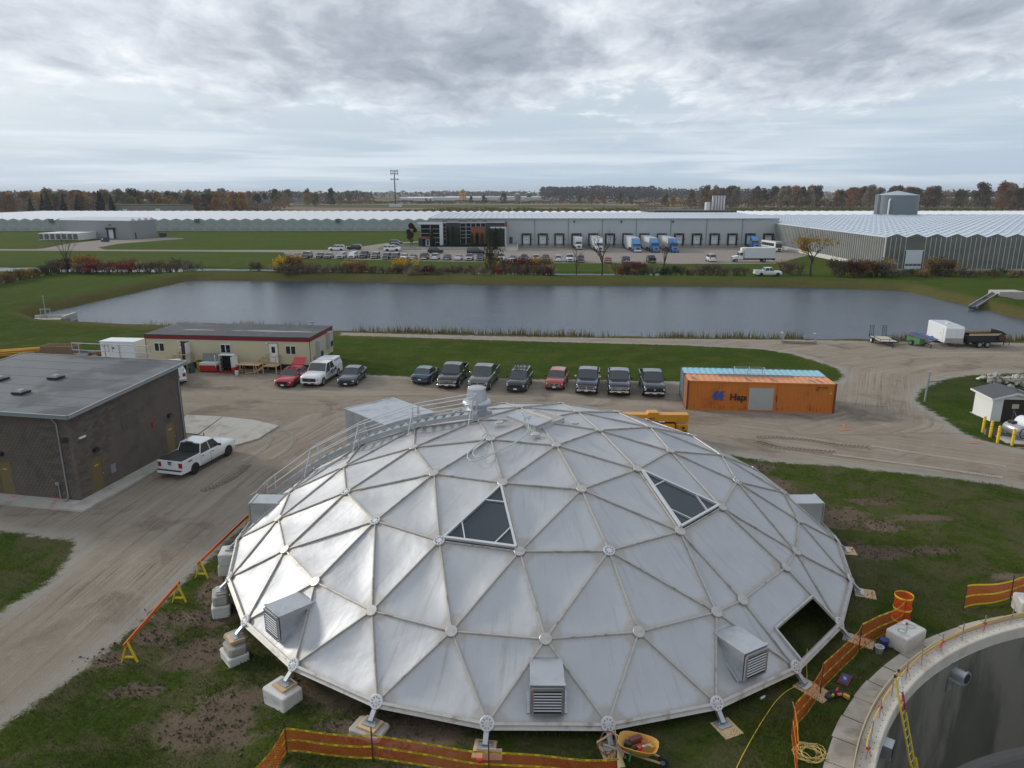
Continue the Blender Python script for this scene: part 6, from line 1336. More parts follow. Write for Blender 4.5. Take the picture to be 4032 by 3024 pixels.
gastank('silver propane tank with black hose behind the bollards',(37.35,51.15,.30),R(100),1.3,.42,silt,'silver'); gastank('white propane tank with a navy end at the right frame edge',(38.75,51.35,.30),R(95),2.2,.55,tkw,'white')
gsl=bpy.data.objects.new('gas_tank_pad',None); COL.objects.link(gsl); gsl['kind']='structure'; gslab([(36.4,52.1),(36.1,49.9),(41,48.6),(42,51.5)],conc,.06,'slab',gsl)
for i,(x,y,lb) in enumerate(((36.0,52.56,'yellow bollard farthest from the road, first by the shed'),(35.78,51.34,'second yellow bollard from the shed'),(35.53,50.1,'third yellow bollard from the shed'),(36.2,49.5,'yellow bollard nearest the camera in front of the silver tank'))):
    b_=thing('bollard',lb,'bollard',(x,y,gzf(x,y)),0,'yellow bollards by the gas tanks'); by=mat('bollard_yellow',(.78,.50,.01),.4,v=.05)
    part('post',MB().tube([(0,0,-.1),(0,0,1.22),(0,0,1.28)],[.10,.10,.06],14),by,b_,35)
    for z in (.85,1.18): part('band',MB().tube([(0,0,z),(0,0,z+.025)],.103,14),dark,b_)
wbx=thing('wooden_planter','low weathered timber box behind the bollards','planter',(36.4,52.0,.2),-.35); tw=mat('grey_timber',(.16,.14,.12),.9,v=.25,s=4.,stretch=(1,5,5))
for y in (-.35,.35): part('side_board',MB().bb(-.55,.55,y-.03,y+.03,0,.45),tw,wbx)
for x in (-.52,.52): part('end_board',MB().bb(x-.03,x+.03,-.32,.32,0,.45),tw,wbx)
sgp=thing('sign_post','small cream sign on a leaning post beside the silver tank','sign',(39.05,53.9,.2),0); part('post',MB().bar((0,0,0),(.05,0,1.75),.06),mat('green_post',(.03,.06,.055),.5),sgp); part('brace',MB().bar((.35,-.6,.0),(.1,0,1.3),.03),steel,sgp); part('sign_panel',MB().bb(-.2,.32,-.05,-.02,1.55,1.9),mat('sign_cream',(.42,.40,.27),.5),sgp,bev=.01)
cl=thing('chain_link_fence','rusting chain link fence with tall end pole behind the shed','fence',(0,0,0)); px=[(36.7,61.8),(38.9,62.3),(41.4,62.6),(44.,62.9),(46.8,63.2),(49.6,63.6),(52.5,64.)]
lk=bpy.data.materials.new('chain_link'); lk.use_nodes=True; t=NT(lk.node_tree); co=t.n('ShaderNodeTexCoord').outputs['Object']; s3=t.n('ShaderNodeSeparateXYZ',{0:co})
def strand2(v,per,wd): return t.math('LESS_THAN',t.math('FRACT',t.math('DIVIDE',v,per)),wd)
k=t.math('MAXIMUM',strand2(t.math('ADD',s3.outputs[0],s3.outputs[2]),.08,.11),strand2(t.math('SUBTRACT',s3.outputs[0],s3.outputs[2]),.08,.11)); p=t.n('ShaderNodeBsdfPrincipled',{'Base Color':(.10,.105,.10,1),'Metallic':.4,'Roughness':.6}); mx=t.n('ShaderNodeMixShader',{0:k,1:t.n('ShaderNodeBsdfTransparent').outputs[0],2:p.outputs[0]}); t.link(mx.outputs[0],t.n('ShaderNodeOutputMaterial').inputs[0])
for i,(x,y) in enumerate(px):
    if i==0: part('end_pole',MB().tube([(x,y,-.1),(x+.05,y,2.75)],.085,10),galv,cl,35)
    else: part('post',MB().tube([(x,y,-.1),(x,y,1.9)],.03,6),mat('rust_brown_post',(.10,.06,.04),.8),cl)
    if i: (ax,ay)=px[i-1]; part('netting',MB().quad((ax,ay,.05),(x,y,.05),(x,y,1.8),(ax,ay,1.8)),lk,cl); part('top_rail',MB().tube([(ax,ay,1.82),(x,y,1.82)],.025,6),mat('dark_rail',(.05,.045,.045),.7),cl)
rockm=mat('rubble_stone',(.40,.37,.32),.9,v=.35,s=2.,b=.5,bs=6.,rnd=.3); rmes=[]
for k in range(6):
    b=bmesh.new(); bmesh.ops.create_icosphere(b,subdivisions=1,radius=1.)
    r_=random.Random(k+20)
    for v in b.verts: v.co=Vector((v.co.x*r_.uniform(.7,1.2),v.co.y*r_.uniform(.6,1.1),v.co.z*r_.uniform(.45,.8)))
    me=bpy.data.meshes.new('rubble_stone'); b.to_mesh(me); b.free(); me.materials.append(rockm); rmes.append(me)
for k in range(3):
    me=MB().box((0,0,0),(2.2,1.4,.35)).mesh('rubble_slab',bev=.05); me.materials.append(rockm); rmes.append(me)
r_=random.Random(4)
for k in range(130):
    u_=r_.random(); x=46.2+u_*9.5; y=68.1-.5*u_+r_.gauss(0,.75); h=max(0,1.0-abs(y-(68.1-.5*u_))*.65)*r_.random(); s_=r_.uniform(.18,.52)
    o=link('rubble_stone',rmes[r_.randrange(len(rmes))],None); o.location=(x,y,.12+h*.8); o.scale=(s_,)*3; o.rotation_euler=(r_.uniform(-.6,.6),r_.uniform(-.6,.6),r_.uniform(0,6)); tag(o,'broken concrete and stone piece in the rubble pile behind the shed','rubble','broken stones in the rubble pile')
# ================================================================ left yard: generator, crate, pipes
ge=thing('generator_cabinet','tall white ribbed generator cabinet behind the brick building','cabinet',(-42.2,77.0,0),-.10); gw_=mat('cabinet_white',(.72,.74,.75),.4,v=.04)
part('body',MB().bb(-1.95,1.95,-1.0,1.0,.2,2.45),gw_,ge); part('roof',MB().bb(-2.0,2.0,-1.05,1.05,2.45,2.55),gw_,ge)
for k in range(9): part('rib',MB().bb(.35,1.9,-1.04,-1.0,.35+k*.23,.50+k*.23),gw_,ge); part('rib',MB().bb(-.95,.0,-1.04,-1.0,.35+k*.23,.50+k*.23),gw_,ge); part('rib',MB().bb(1.95,1.99,-.9,.9,.35+k*.23,.50+k*.23),gw_,ge)
for x in (-1.5,.17): part('door',MB().bb(x-.42 if x<0 else x-.15,x+.42 if x<0 else x+.15,-1.05,-1.0,.3,2.35),gw_,ge); 
part('orange_stripe',MB().bb(-1.9,-1.0,-1.06,-1.05,2.0,2.06),mat('stripe_orange',(.6,.15,.05),.5),ge); part('logo_plate',MB().bb(-.65,-.35,-1.06,-1.04,1.75,1.9),dark,ge); part('skid',MB().bb(-2.,2.,-.9,.9,0,.2),dark,ge)
lt=mat('lumber_brown',(.24,.15,.085),.8,v=.25,s=2.,stretch=(1,5,5)); lcx=thing('lumber_crate','long brown lumber frame stack left of the white cabinet','lumber stack',(-51.3,80.6,0),-.05)
for z in range(6): 
    for y in (-.75,.75): part('long_board',MB().bb(-1.9,1.9,y-.04,y+.04,.08+z*.19,.08+z*.19+.17),lt,lcx)
    for x in (-1.86,1.86): part('end_board',MB().bb(x-.04,x+.04,-.71,.71,.08+z*.19,.08+z*.19+.17),lt,lcx)
for k in range(8): part('cross_board',MB().bb(-1.6+k*.45,-1.55+k*.45,-.71,.71,.95,1.2),lt,lcx)
pm_=[mat('pipe_orange',(.62,.14,.03),.5),mat('pipe_yellow',(.62,.46,.03),.5)]
for k in range(14):
    o=part('plastic_pipe',MB().tube([(0,0,0),(6.,.6,.0)],.06,6),pm_[k%2]); o.location=(-60.5+.1*k,79.3+.12*(k%7),.08+.1*(k//4)+.02*k); o.rotation_euler=(0,-.02*(k%3),.10+.03*(k%5)); tag(o,'%s plastic pipe in the loose bundle at the left edge, %s from camera'%(('orange','yellow')[k%2],ORD[k]),'pipe','pipes in the bundle behind the brick building')
for k in range(7):
    o=part('tarped_bundle',MB().loft([[(-.9,-.3,0),(.9,-.3,0),(.9,.3,0),(-.9,.3,0)],[(-.85,-.28,.3),(.88,-.3,.35),(.85,.25,.3),(-.9,.28,.33)],[(-.8,-.1,.42),(.8,-.12,.45),(.8,.1,.42),(-.8,.1,.4)]]),(mat('dark_tarp',(.02,.025,.035),.5),lt)[k%3==2],bev=.03); o.location=(-47.9+.35*(k%3),78.4+.55*(k//2),.28*(k%2)); o.rotation_euler=(0,0,.25*k-.5); tag(o,'low %s bundle left of the white cabinet, %s from the lumber stack'%('brown board' if k%3==2 else 'dark tarped',ORD[k]),'bundle','tarped bundles beside the white cabinet')
# spray paint marks on the yard
opm=mat('orange_marking_paint',(.80,.18,.06),.8)
pmk=bpy.data.objects.new('ground_paint_marks',None); COL.objects.link(pmk); pmk['kind']='structure'
for x,y,dx,dy in ((25.98,53.7,.25,.9),(25.4,53.1,.9,.1),(33.0,50.1,1.1,-.2),(34.3,50.5,.12,-.5),(36.2,49.0,1.3,-.3)):
    nx_=Vector((-dy,dx)).normalized()*.05; part('paint_mark',MB().quad(*[(px_,py_,gzf(px_,py_)+.045) for px_,py_ in ((x-nx_.x,y-nx_.y),(x+dx-nx_.x,y+dy-nx_.y),(x+dx+nx_.x,y+dy+nx_.y),(x+nx_.x,y+nx_.y))]),opm,pmk)

# tyre ruts with tread lugs pressed into the yard
def ruts(name,lines,w_,m,step=.28,h=.035):
    mb=MB()
    for pl_ in lines:
        P_=spline([Vector((x,y,0)) for x,y in pl_],8); acc=0.
        for a,b in zip(P_[:-1],P_[1:]):
            d=b-a; L=d.length
            if L<1e-4: continue
            d/=L; n_=Vector((-d.y,d.x,0))
            while acc<L:
                c_=a+d*acc; jit=random.uniform(-.03,.03)
                for s_ in (-1,1):
                    q=c_+n_*(s_*w_*.27+jit); ang=math.atan2(d.y,d.x)+s_*.95; mb.box((q.x,q.y,gzf(q.x,q.y)+.02),(w_*.62*random.uniform(.7,1.1),.09,h*random.uniform(.6,1.3)),ang)
                acc+=step
            acc-=L
    o=part(name,mb,m); o['kind']='stuff'; o['category']='tyre marks'; return o
dampm=mat('damp_soil_ridge',(.175,.142,.110),.95,v=.3,s=3.); dustm=mat('pale_dust_ridge',(.39,.345,.29),.95,v=.2,s=3.)
ruts('tyre_ruts',[[(18.4,51.3),(19.6,51.2),(21.4,50.8),(23.5,49.6),(25.7,49.0)],[(18.1,50.3),(19.0,49.2),(20.5,48.6),(22.9,48.0)],[(-20.3,44.1),(-19.6,45.1),(-19.0,47.2),(-19.0,48.6)]],.62,dampm)['label']='dark tread ruts pressed into the gravel yard'
ruts('tyre_tracks',[[(-20.4,55.3),(-19.0,54.0),(-18.9,51.8),(-19.6,49.5)],[(-18.6,55.6),(-17.2,54.0),(-17.1,51.9),(-17.7,49.8)],[(26.,49.3),(29.5,47.3),(33.,45.4)],[(22.5,47.6),(27.,45.6),(31.5,43.4)]],.34,dustm,.16,.02)['label']='pale tyre tracks curving over the gravel yard'
# ================================================================ packing warehouse with docks
whm=mat('pale_blue_grey_cladding',(.44,.475,.49),.5,.1,v=.05,s=.2); whr=mat('warehouse_roof',(.56,.60,.64),.4,.4,v=.08,s=.1); dblk=mat('dock_black',(.012,.012,.014),.7); dock_w=mat('dock_door_white',(.62,.66,.70),.45,v=.04); dcon=mat('dock_concrete',(.33,.31,.27),.9,v=.2,s=.5)
wh=thing('packing_warehouse','long pale grey warehouse with a row of truck loading docks','warehouse',(0,0,0))
WX0,WX1,WY0,WY1,WZ=-27.2,88.,244.,291.,9.15
cuts=[WX0,-2.1,7.5,18.6,29.8,41.0,52.4,64.2,76.0,WX1]
for a,b in zip(cuts[:-1],cuts[1:]): part('wall_panel',MB().bb(a+.06,b-.06,WY0,WY0+.4,1.25 if a>-3 else 0,WZ),whm,wh)
rb_=MB()
for k in range(int((WX1+2)/1.0)): rb_.bb(-2+k*1.0,-1.93+k*1.0,WY0-.03,WY0,1.3,WZ-.05)
part('cladding_ribs',rb_,whm,wh,stuff=True)
for x in cuts[1:-1]: part('downspout',MB().bb(x-.14,x+.14,WY0-.16,WY0+.1,.3,WZ),mat('downspout_grey',(.24,.27,.30),.5),wh)
part('concrete_base',MB().bb(-2.1,WX1,WY0-.10,WY0+.5,0,1.25),dcon,wh); part('side_wall',MB().bb(WX0,WX0+.3,WY0+.4,WY1,0,WZ),whm,wh); part('side_wall',MB().bb(WX1-.3,WX1,WY0+.4,WY1,0,WZ),whm,wh); part('back_wall',MB().bb(WX0,WX1,WY1-.3,WY1,0,WZ),whm,wh)
wr=part('roof',MB().add([(WX0-.3,WY0-.35,WZ+.02),(WX1+.1,WY0-.35,WZ+.02),(WX1+.1,WY1,WZ+.55),(WX0-.3,WY1,WZ+.55),(WX0-.3,WY0-.35,WZ+.3),(WX1+.1,WY0-.35,WZ+.3),(WX1+.1,WY1,WZ+.85),(WX0-.3,WY1,WZ+.85)],[(0,1,2,3),(4,5,6,7),(0,1,5,4),(1,2,6,5),(2,3,7,6),(3,0,4,7)]),whr,wh)
part('gutter',MB().bb(WX0-.3,WX1,WY0-.5,WY0-.36,WZ+.02,WZ+.28),mat('gutter_grey',(.34,.37,.40),.5),wr)
sm_=MB()
for k in range(58): x=WX0+k*2.0; sm_.add([(x,WY0-.3,WZ+.31),(x+.12,WY0-.3,WZ+.31),(x+.12,WY1,WZ+.87),(x,WY1,WZ+.87),(x,WY0-.3,WZ+.40),(x+.12,WY0-.3,WZ+.40),(x+.12,WY1,WZ+.96),(x,WY1,WZ+.96)],[(4,5,6,7),(0,1,5,4),(0,4,7,3),(1,2,6,5)])
part('roof_seams',sm_,mat('roof_seam_blue',(.40,.45,.52),.4,.3),wr,stuff=True)
dx_=[4.8,10.17,15.64,21.26,26.88,32.4,38.17,43.74,49.52,55.24,61.12,67.0,72.87,78.75,84.73]
for i,x in enumerate(dx_):
    o=part('dock_shelter',MB().bb(x-1.62,x-1.15,WY0-.55,WY0-.0,.75,4.15).bb(x+1.15,x+1.62,WY0-.55,WY0-.0,.75,4.15).bb(x-1.62,x+1.62,WY0-.6,WY0,4.0,4.6),dblk,wh)
    d=part('dock_door',MB().bb(x-1.15,x+1.15,WY0-.06,WY0+.05,1.2,4.0),dock_w,o); part('door_window',MB().bb(x-.14,x+.14,WY0-.08,WY0-.06,2.45,2.65),dblk,d)
    part('dock_leveller',MB().bb(x-1.1,x+1.1,WY0-.16,WY0-.1,.75,1.2),mat('leveller_grey',(.24,.23,.21),.8),o)
    for s_ in (-1,1): part('dock_bumper',MB().bb(x+s_*1.4-.2,x+s_*1.4+.2,WY0-.75,WY0-.1,.72,1.25),dblk,o); part('edge_stripe',MB().bb(x+s_*1.08-.05,x+s_*1.08+.05,WY0-.62,WY0-.6,4.02,4.58),mat('stripe_yellow',(.45,.34,.06),.5),o)
    part('dock_light',MB().bb(x+1.85,x+2.05,WY0-.12,WY0,2.4,2.9),dark,wh)
    textmesh('dock_number',str(i+1),.55,mat('number_red',(.4,.12,.10),.6),d,frame((x,WY0-.068,3.45),(1,0,0),(0,0,1)),.01)
for x in (20.5,36.,53.): part('wall_lamp',MB().bb(x-.25,x+.25,WY0-.4,WY0,8.1,8.6),dark,wh)
# ================================================================ office block in front of the warehouse
of=thing('office_block','dark two storey office block with white frame and orange panel','office',(0,0,0)); OY=238.
slate=mat('dark_slate_cladding',(.030,.034,.040),.6,v=.25,s=1.2,stretch=(.4,.4,3)); ogl=mat('office_glass',(.006,.007,.009),.1,spec=.4); owh=mat('office_white',(.62,.65,.68),.4,v=.04); oor=mat('terracotta_panel',(.24,.075,.042),.6,v=.08)
part('core',MB().bb(-29.2,-2.4,OY+.5,WY0-.02,.5,8.0),slate,of)
part('cladding_panel',MB().bb(-21.2,-16.75,OY,OY+.5,.9,8.3),slate,of); part('cladding_panel',MB().bb(-8.45,-2.6,OY,OY+.5,.9,8.2),slate,of)
part('white_frame_top',MB().bb(-30.3,-22.3,OY-.6,OY+.6,7.75,8.35),owh,of); part('white_frame_column',MB().bb(-23.3,-22.2,OY-.62,OY+.5,.75,7.75),owh,of)
def ogrid(x0,x1,zs,y=OY+.15,nv=1,nm='window_band'):
    for a,b in zip(zs[:-1],zs[1:]):
        f=part(nm,MB().bb(x0,x1,y,y+.3,a,b),owh,of)
        for k in range(nv): w_=(x1-x0)/nv; part('pane',MB().bb(x0+k*w_+.06,x0+(k+1)*w_-.06,y-.02,y,a+.05,b-.05),ogl,f)
ogrid(-29.4,-23.3,(3.6,4.9,6.3,7.7),nv=2); ogrid(-24.8,-23.3,(.9,2.0,3.5),nv=1); ogrid(-22.15,-21.25,(1.3,3.2,4.4,5.6,6.8,8.0)); ogrid(-16.7,-14.9,(1.5,3.5,4.5,5.7,6.9,8.0)); ogrid(-14.8,-13.2,(1.5,3.6,4.6,5.8,6.9)); ogrid(-14.8,-8.5,(6.95,8.1),nv=4)
for k in range(4): part('orange_panel',MB().bb(-13.15,-8.5,OY-.15,OY+.3,1.6+k*1.32,1.6+(k+1)*1.32-.03),oor,of)
part('door_canopy',MB().bb(-30.2,-25.0,OY-.9,OY+.5,3.2,3.9),oor,of); part('entrance_wall',MB().bb(-30.2,-28.9,OY-.3,OY+.5,.9,3.2),slate,of)
o=part('entrance_glazing',MB().bb(-28.9,-25.0,OY-.05,OY+.3,.9,3.2),ogl,of); part('entrance_door',MB().bb(-27.9,-26.6,OY-.12,OY-.05,.9,3.0),owh,o); part('door_pane',MB().bb(-27.6,-26.9,OY-.14,OY-.12,1.1,2.8),mat('door_glass_blue',(.06,.09,.11),.15),o)
part('side_canopy',MB().bb(-7.1,-1.9,OY-.7,OY+.5,6.5,7.0),owh,of); ogrid(-6.8,-2.9,(5.7,6.2),OY-.1); part('canopy_column',MB().bb(-2.3,-1.9,OY-.6,OY+.3,.9,6.5),owh,of); part('parapet',MB().bb(-22.2,-2.4,OY+.0,OY+.5,8.3,8.45),owh,of); part('terracotta_fin',MB().bb(-2.3,-1.5,OY+.2,OY+.9,6.9,8.6),oor,of)
for x in (-21.8,-16.6,-15.2,-12.2,-8.9): part('rooftop_unit',MB().bb(x-.7,x+.7,OY+2,OY+3.4,8.4,9.25),mat('unit_brown_grey',(.20,.18,.16),.6),of)
ow=bpy.data.objects.new('office_terrace',None); COL.objects.link(ow); ow['kind']='structure'
part('terrace_top',MB().bb(-42,-2.2,232.6,244.,0,.86),mat('terrace_lawn',(.050,.080,.020),.9,v=.3,s=.8),ow); part('retaining_wall',MB().bb(-42,-28.6,232.2,232.6,0,1.0),conc,ow); part('retaining_wall',MB().bb(-26.0,-2.2,232.2,232.6,0,1.0),conc,ow); part('sidewalk',MB().bb(-41,-1.5,228.2,230.,0,.14),conc,ow)
for k in range(4): part('step',MB().bb(-28.6,-26.0,230.2+k*.5,232.7,.0,.2+k*.22),conc,ow)
part('ramp_wall',MB().add([(-2.1,244,0),(-2.1,229,0),(-1.7,229,0),(-1.7,244,0),(-2.1,244,2.0),(-2.1,229,.35),(-1.7,229,.35),(-1.7,244,2.0)],[(0,1,2,3),(4,5,6,7),(0,1,5,4),(1,2,6,5),(2,3,7,6),(3,0,4,7)]),conc,ow); part('ramp_wall',MB().add([(1.6,244,0),(1.6,231,0),(2.0,231,0),(2.0,244,0),(1.6,244,2.0),(1.6,231,.35),(2.0,231,.35),(2.0,244,2.0)],[(0,1,2,3),(4,5,6,7),(0,1,5,4),(1,2,6,5),(2,3,7,6),(3,0,4,7)]),conc,ow); part('ramp',MB().add([(-1.7,243.9,0),(-1.7,228.6,0),(1.6,228.6,0),(1.6,243.9,0),(-1.7,243.9,1.2),(-1.7,228.6,.08),(1.6,228.6,.08),(1.6,243.9,1.2)],[(0,1,2,3),(4,5,6,7),(0,1,5,4),(1,2,6,5),(2,3,7,6),(3,0,4,7)]),conc,ow)
part('door',MB().bb(-.9,.2,WY0-.08,WY0,1.25,3.4),mat('teal_door',(.03,.06,.07),.4),wh)
# ================================================================ greenhouses
plw=mat('white_plastic_roof',(.80,.81,.82),.35,v=.04,s=.05); plg=mat('hazy_plastic_wall',(.38,.43,.42),.35,v=.22,s=.12,c2=(.26,.31,.31),ds=.15,df=.55,stretch=(1,1,3))
gh=thing('plastic_greenhouse','huge gutter connected greenhouse with white plastic roofs behind the warehouse','greenhouse',(0,0,0)); bwp=5.4; GY0,GY1=345.,482.
arc=[(-bwp/2+bwp*k/10,4.85+.95*(1-abs(k-5)/5)**.85) for k in range(11)]
mb=MB(); n=len(arc); mb.v=[(x,GY0-.1,z) for x,z in arc]+[(x,GY1,z) for x,z in arc]; mb.f=[(i,i+1,n+i+1,n+i) for i in range(n-1)]+[tuple(range(n,2*n))]; rme=mb.mesh('roof_bay',60); rme.materials.append(plw)
mb=MB(); mb.v=[(x,0,z) for x,z in arc]+[(bwp/2,0,.35),(-bwp/2,0,.35)]; mb.f=[tuple(range(n+2))]; wme=mb.mesh('wall_bay'); wme.materials.append(plg)
frm=mat('greenhouse_frame',(.42,.44,.43),.5); mb=MB()
for k in range(5): x=-bwp/2+k*bwp/5; mb.bb(x-.04,x+.04,-.09,-.02,.3,4.85 if k in(0,) else 4.85)
mb.bb(-bwp/2,bwp/2,-.09,-.02,4.75,4.9).bb(-bwp/2,bwp/2,-.08,-.02,2.6,2.68).bar((-1.6,-.06,5.5),(0,-.06,4.85),.06).bar((1.6,-.06,5.5),(0,-.06,4.85),.06).bb(-.04,.04,-.08,-.02,4.85,5.8); fme=mb.mesh('frame_bay'); fme.materials.append(frm)
mb=MB().bb(-bwp/2,bwp/2,-.12,.1,0,.4); bme=mb.mesh('base_wall'); bme.materials.append(conc)
for k in range(118):
    x=-302+k*bwp; link('roof_bay',rme,None,gh,(x,0,0))
    if x<-20: link('wall_bay',wme,None,gh,(x,GY0,0)); o=link('frame_bay',fme,None,gh,(x,GY0,0)); o['kind']='stuff'; link('base_wall',bme,None,gh,(x,GY0,0))
for x in (-214,-146.5,-81): part('heater_box',MB().bb(x-.9,x+.9,GY0-1.2,GY0-.1,4.0,5.6),mat('heater_grey',(.10,.11,.12),.6),gh)
glw=bpy.data.materials.new('greenhouse_glass'); glw.use_nodes=True; t=NT(glw.node_tree); geo=t.n('ShaderNodeNewGeometry').outputs['Position']
nz=t.noise(t.scale(geo,(.10,.10,.35)),1.,4,.55,.6); cl_=t.mix(nz,(.085,.092,.082),(.28,.285,.26)); p=t.n('ShaderNodeBsdfPrincipled',{'Base Color':cl_,'Roughness':.16,'Specular IOR Level':.75,'Metallic':.25}); t.link(t.n('ShaderNodeBump',{'Strength':.12,'Distance':.3,'Height':t.noise(geo,.5,3,.5)}).outputs[0],p.inputs['Normal']); t.link(p.outputs[0],t.n('ShaderNodeOutputMaterial').inputs[0])
glr=mat('greenhouse_roof_glass',(.50,.57,.64),.22,.15,v=.10,s=.15,c2=(.40,.48,.58),ds=.05,df=.56); alu=mat('white_mullion',(.68,.70,.70),.4,.2)
g2=thing('glass_greenhouse','large glass greenhouse with pale mullions and sawtooth glass roof','greenhouse',(0,0,0)); bg=4.65; GX=86.85; Y0,Y1=171.,318.; EZ,RZ=7.7,8.5
pw=bg/4; pme=MB().bb(-pw/2+.03,pw/2-.03,0,.03,.45,EZ).mesh('glass_pane'); pme.materials.append(glw); mme=MB().bb(-.045,.045,-.07,.06,.3,EZ).mesh('mullion'); mme.materials.append(alu); mm2=MB().bb(-.09,.09,-.10,.06,.0,EZ).mesh('post'); mm2.materials.append(frm)
for k in range(44):
    x=GX+pw*(k+.5)
    if not (4<=k<=7): link('glass_pane',pme,None,g2,(x,Y0,0))
    link('mullion' if k%4 else 'post',mme if k%4 else mm2,None,g2,(GX+pw*k,Y0,0)) if not (5<=k<=7) else None
x=GX+pw*6; part('glass_pane',MB().bb(x-2*pw+.03,x+2*pw-.03,Y0,Y0+.03,4.75,EZ),glw,g2)
o=part('loading_door',MB().bb(x-1.95,x+1.95,Y0-.1,Y0,.1,4.6),dock_w,g2)
for k in range(4): part('door_window',MB().bb(x-1.85+k*.95,x-1.85+k*.95+.85,Y0-.12,Y0-.1,1.15,1.65),mat('dim_glass',(.12,.14,.15),.2),o)
part('door_frame',MB().bb(x-2.15,x+2.15,Y0-.12,Y0+.05,4.6,4.8),alu,g2)
for k in range(63):
    y=Y0+pw*(k+.5); o=link('glass_pane',pme,None,g2,(GX,y,0),-pi/2); link('mullion',mme,None,g2,(GX,Y0+pw*k,0),-pi/2)
part('base_wall',MB().bb(GX-.12,GX+.2,Y0,WY0,0,1.1),mat('whitewashed_base',(.58,.56,.52),.8,v=.1,s=.5),g2); part('base_wall',MB().bb(GX,GX+55,Y0-.12,Y0+.2,0,.45),conc,g2); part('gutter',MB().bb(GX-.15,GX+.05,Y0-.1,WY0,EZ-.05,EZ+.2),alu,g2); part('corner_post',MB().bb(GX-.12,GX+.12,Y0-.12,Y0+.12,0,EZ),alu,g2); part('inner_wall',MB().bb(GX+3,GX+56,Y0+3,Y0+3.2,0,EZ-.4),mat('painted_gloom',(.06,.065,.055),.9,v=.3,s=.2),g2)  # inner wall is a dark sheet; the gloom behind the glass is painted
mb=MB().add([(0,Y0,EZ),(bg/2,Y0,RZ),(bg,Y0,EZ),(0,Y1,EZ),(bg/2,Y1,RZ),(bg,Y1,EZ)],[(0,1,4,3),(1,2,5,4)]); rme2=mb.mesh('roof_bay'); rme2.materials.append(glr)
mb=MB().add([(0,Y0,EZ),(bg/2,Y0,RZ),(bg,Y0,EZ)],[(0,1,2)]); gme=mb.mesh('gable'); gme.materials.append(glw)
mb=MB()
for k in range(45):
    y=Y0+2+k*3.2
    for s_ in (0,1):
        yy=y+s_*1.6; xa,xb=(bg/2-.1,bg/2-1.5) if s_==0 else (bg/2+.1,bg/2+1.5); zb=RZ-(abs(xb-bg/2)/(bg/2))*(RZ-EZ)+.12
        mb.add([(xa,yy,RZ+.05),(xa,yy+1.6,RZ+.05),(xb,yy+1.6,zb),(xb,yy,zb),(xa,yy,RZ+.0),(xa,yy+1.6,RZ+.0),(xb,yy+1.6,zb-.08),(xb,yy,zb-.08)],[(0,1,2,3),(4,5,6,7),(2,3,7,6),(0,3,7,4),(1,2,6,5)])
vme=mb.mesh('roof_vents'); vme.materials.append(mat('vent_glass',(.47,.545,.62),.25,.15,v=.15,s=.3))
mb=MB().bar((0,Y0-.05,EZ),(bg/2,Y0-.05,RZ),.06).bar((bg/2,Y0-.05,RZ),(bg,Y0-.05,EZ),.06).bb(-.06,.06,Y0,Y1,EZ-.02,EZ+.10); tme=mb.mesh('roof_trim'); tme.materials.append(alu)
for k in range(34):
    x=GX+bg*k; link('roof_bay',rme2,None,g2,(x,0,0)); o=link('roof_vents',vme,None,g2,(x,0,0)); o['kind']='stuff'
    if k<12: link('gable',gme,None,g2,(x,0,0))
    link('roof_trim',tme,None,g2,(x,0,0))['kind']='stuff'
sl_=thing('water_storage_tank','tall blue grey round water tank with a shallow cone roof','tank',(166,322,0)); tkm=mat('tank_blue_grey',(.155,.185,.20),.45,.3,v=.06,s=.1)
part('shell',MB().cyl((0,0,0),(0,0,16.4),8.5,n=56),tkm,sl_,30); part('cone_roof',MB().cyl((0,0,16.4),(0,0,18.2),8.65,.1,56),mat('tank_roof',(.36,.44,.47),.4,.3,v=.05),sl_); part('fill_pipe',MB().tube([(-6.3,-6.2,0),(-6.3,-6.2,14.2),(-5.8,-5.9,14.9),(-5.3,-5.6,14.6)],.32,10),white,sl_,35); part('ladder',MB().bar((-8.75,-1.8,0),(-8.75,-1.8,16.6),.3,.3),mat('ladder_teal',(.08,.13,.14),.5),sl_)
# boiler house
bo=thing('boiler_house','dark flat roofed boiler house behind the warehouse','building',(0,0,0)); part('wall',MB().bb(58,90,300,335,0,9.6),whm,bo); part('roof',MB().bb(57.5,90.5,299.5,335.5,9.6,10.4),mat('dark_roof',(.05,.045,.045),.8),bo)
for k in range(5): part('chimney',MB().cyl((84.6+k*1.15,314,10.),(84.6+k*1.15,314,16.2),.48,n=12),mat('chimney_silver',(.55,.56,.56),.35,.5),bo,35)
part('white_vessel',MB().cyl((81.8,312,10.2),(81.8,312,13.6),1.1,n=16),white,bo,35)
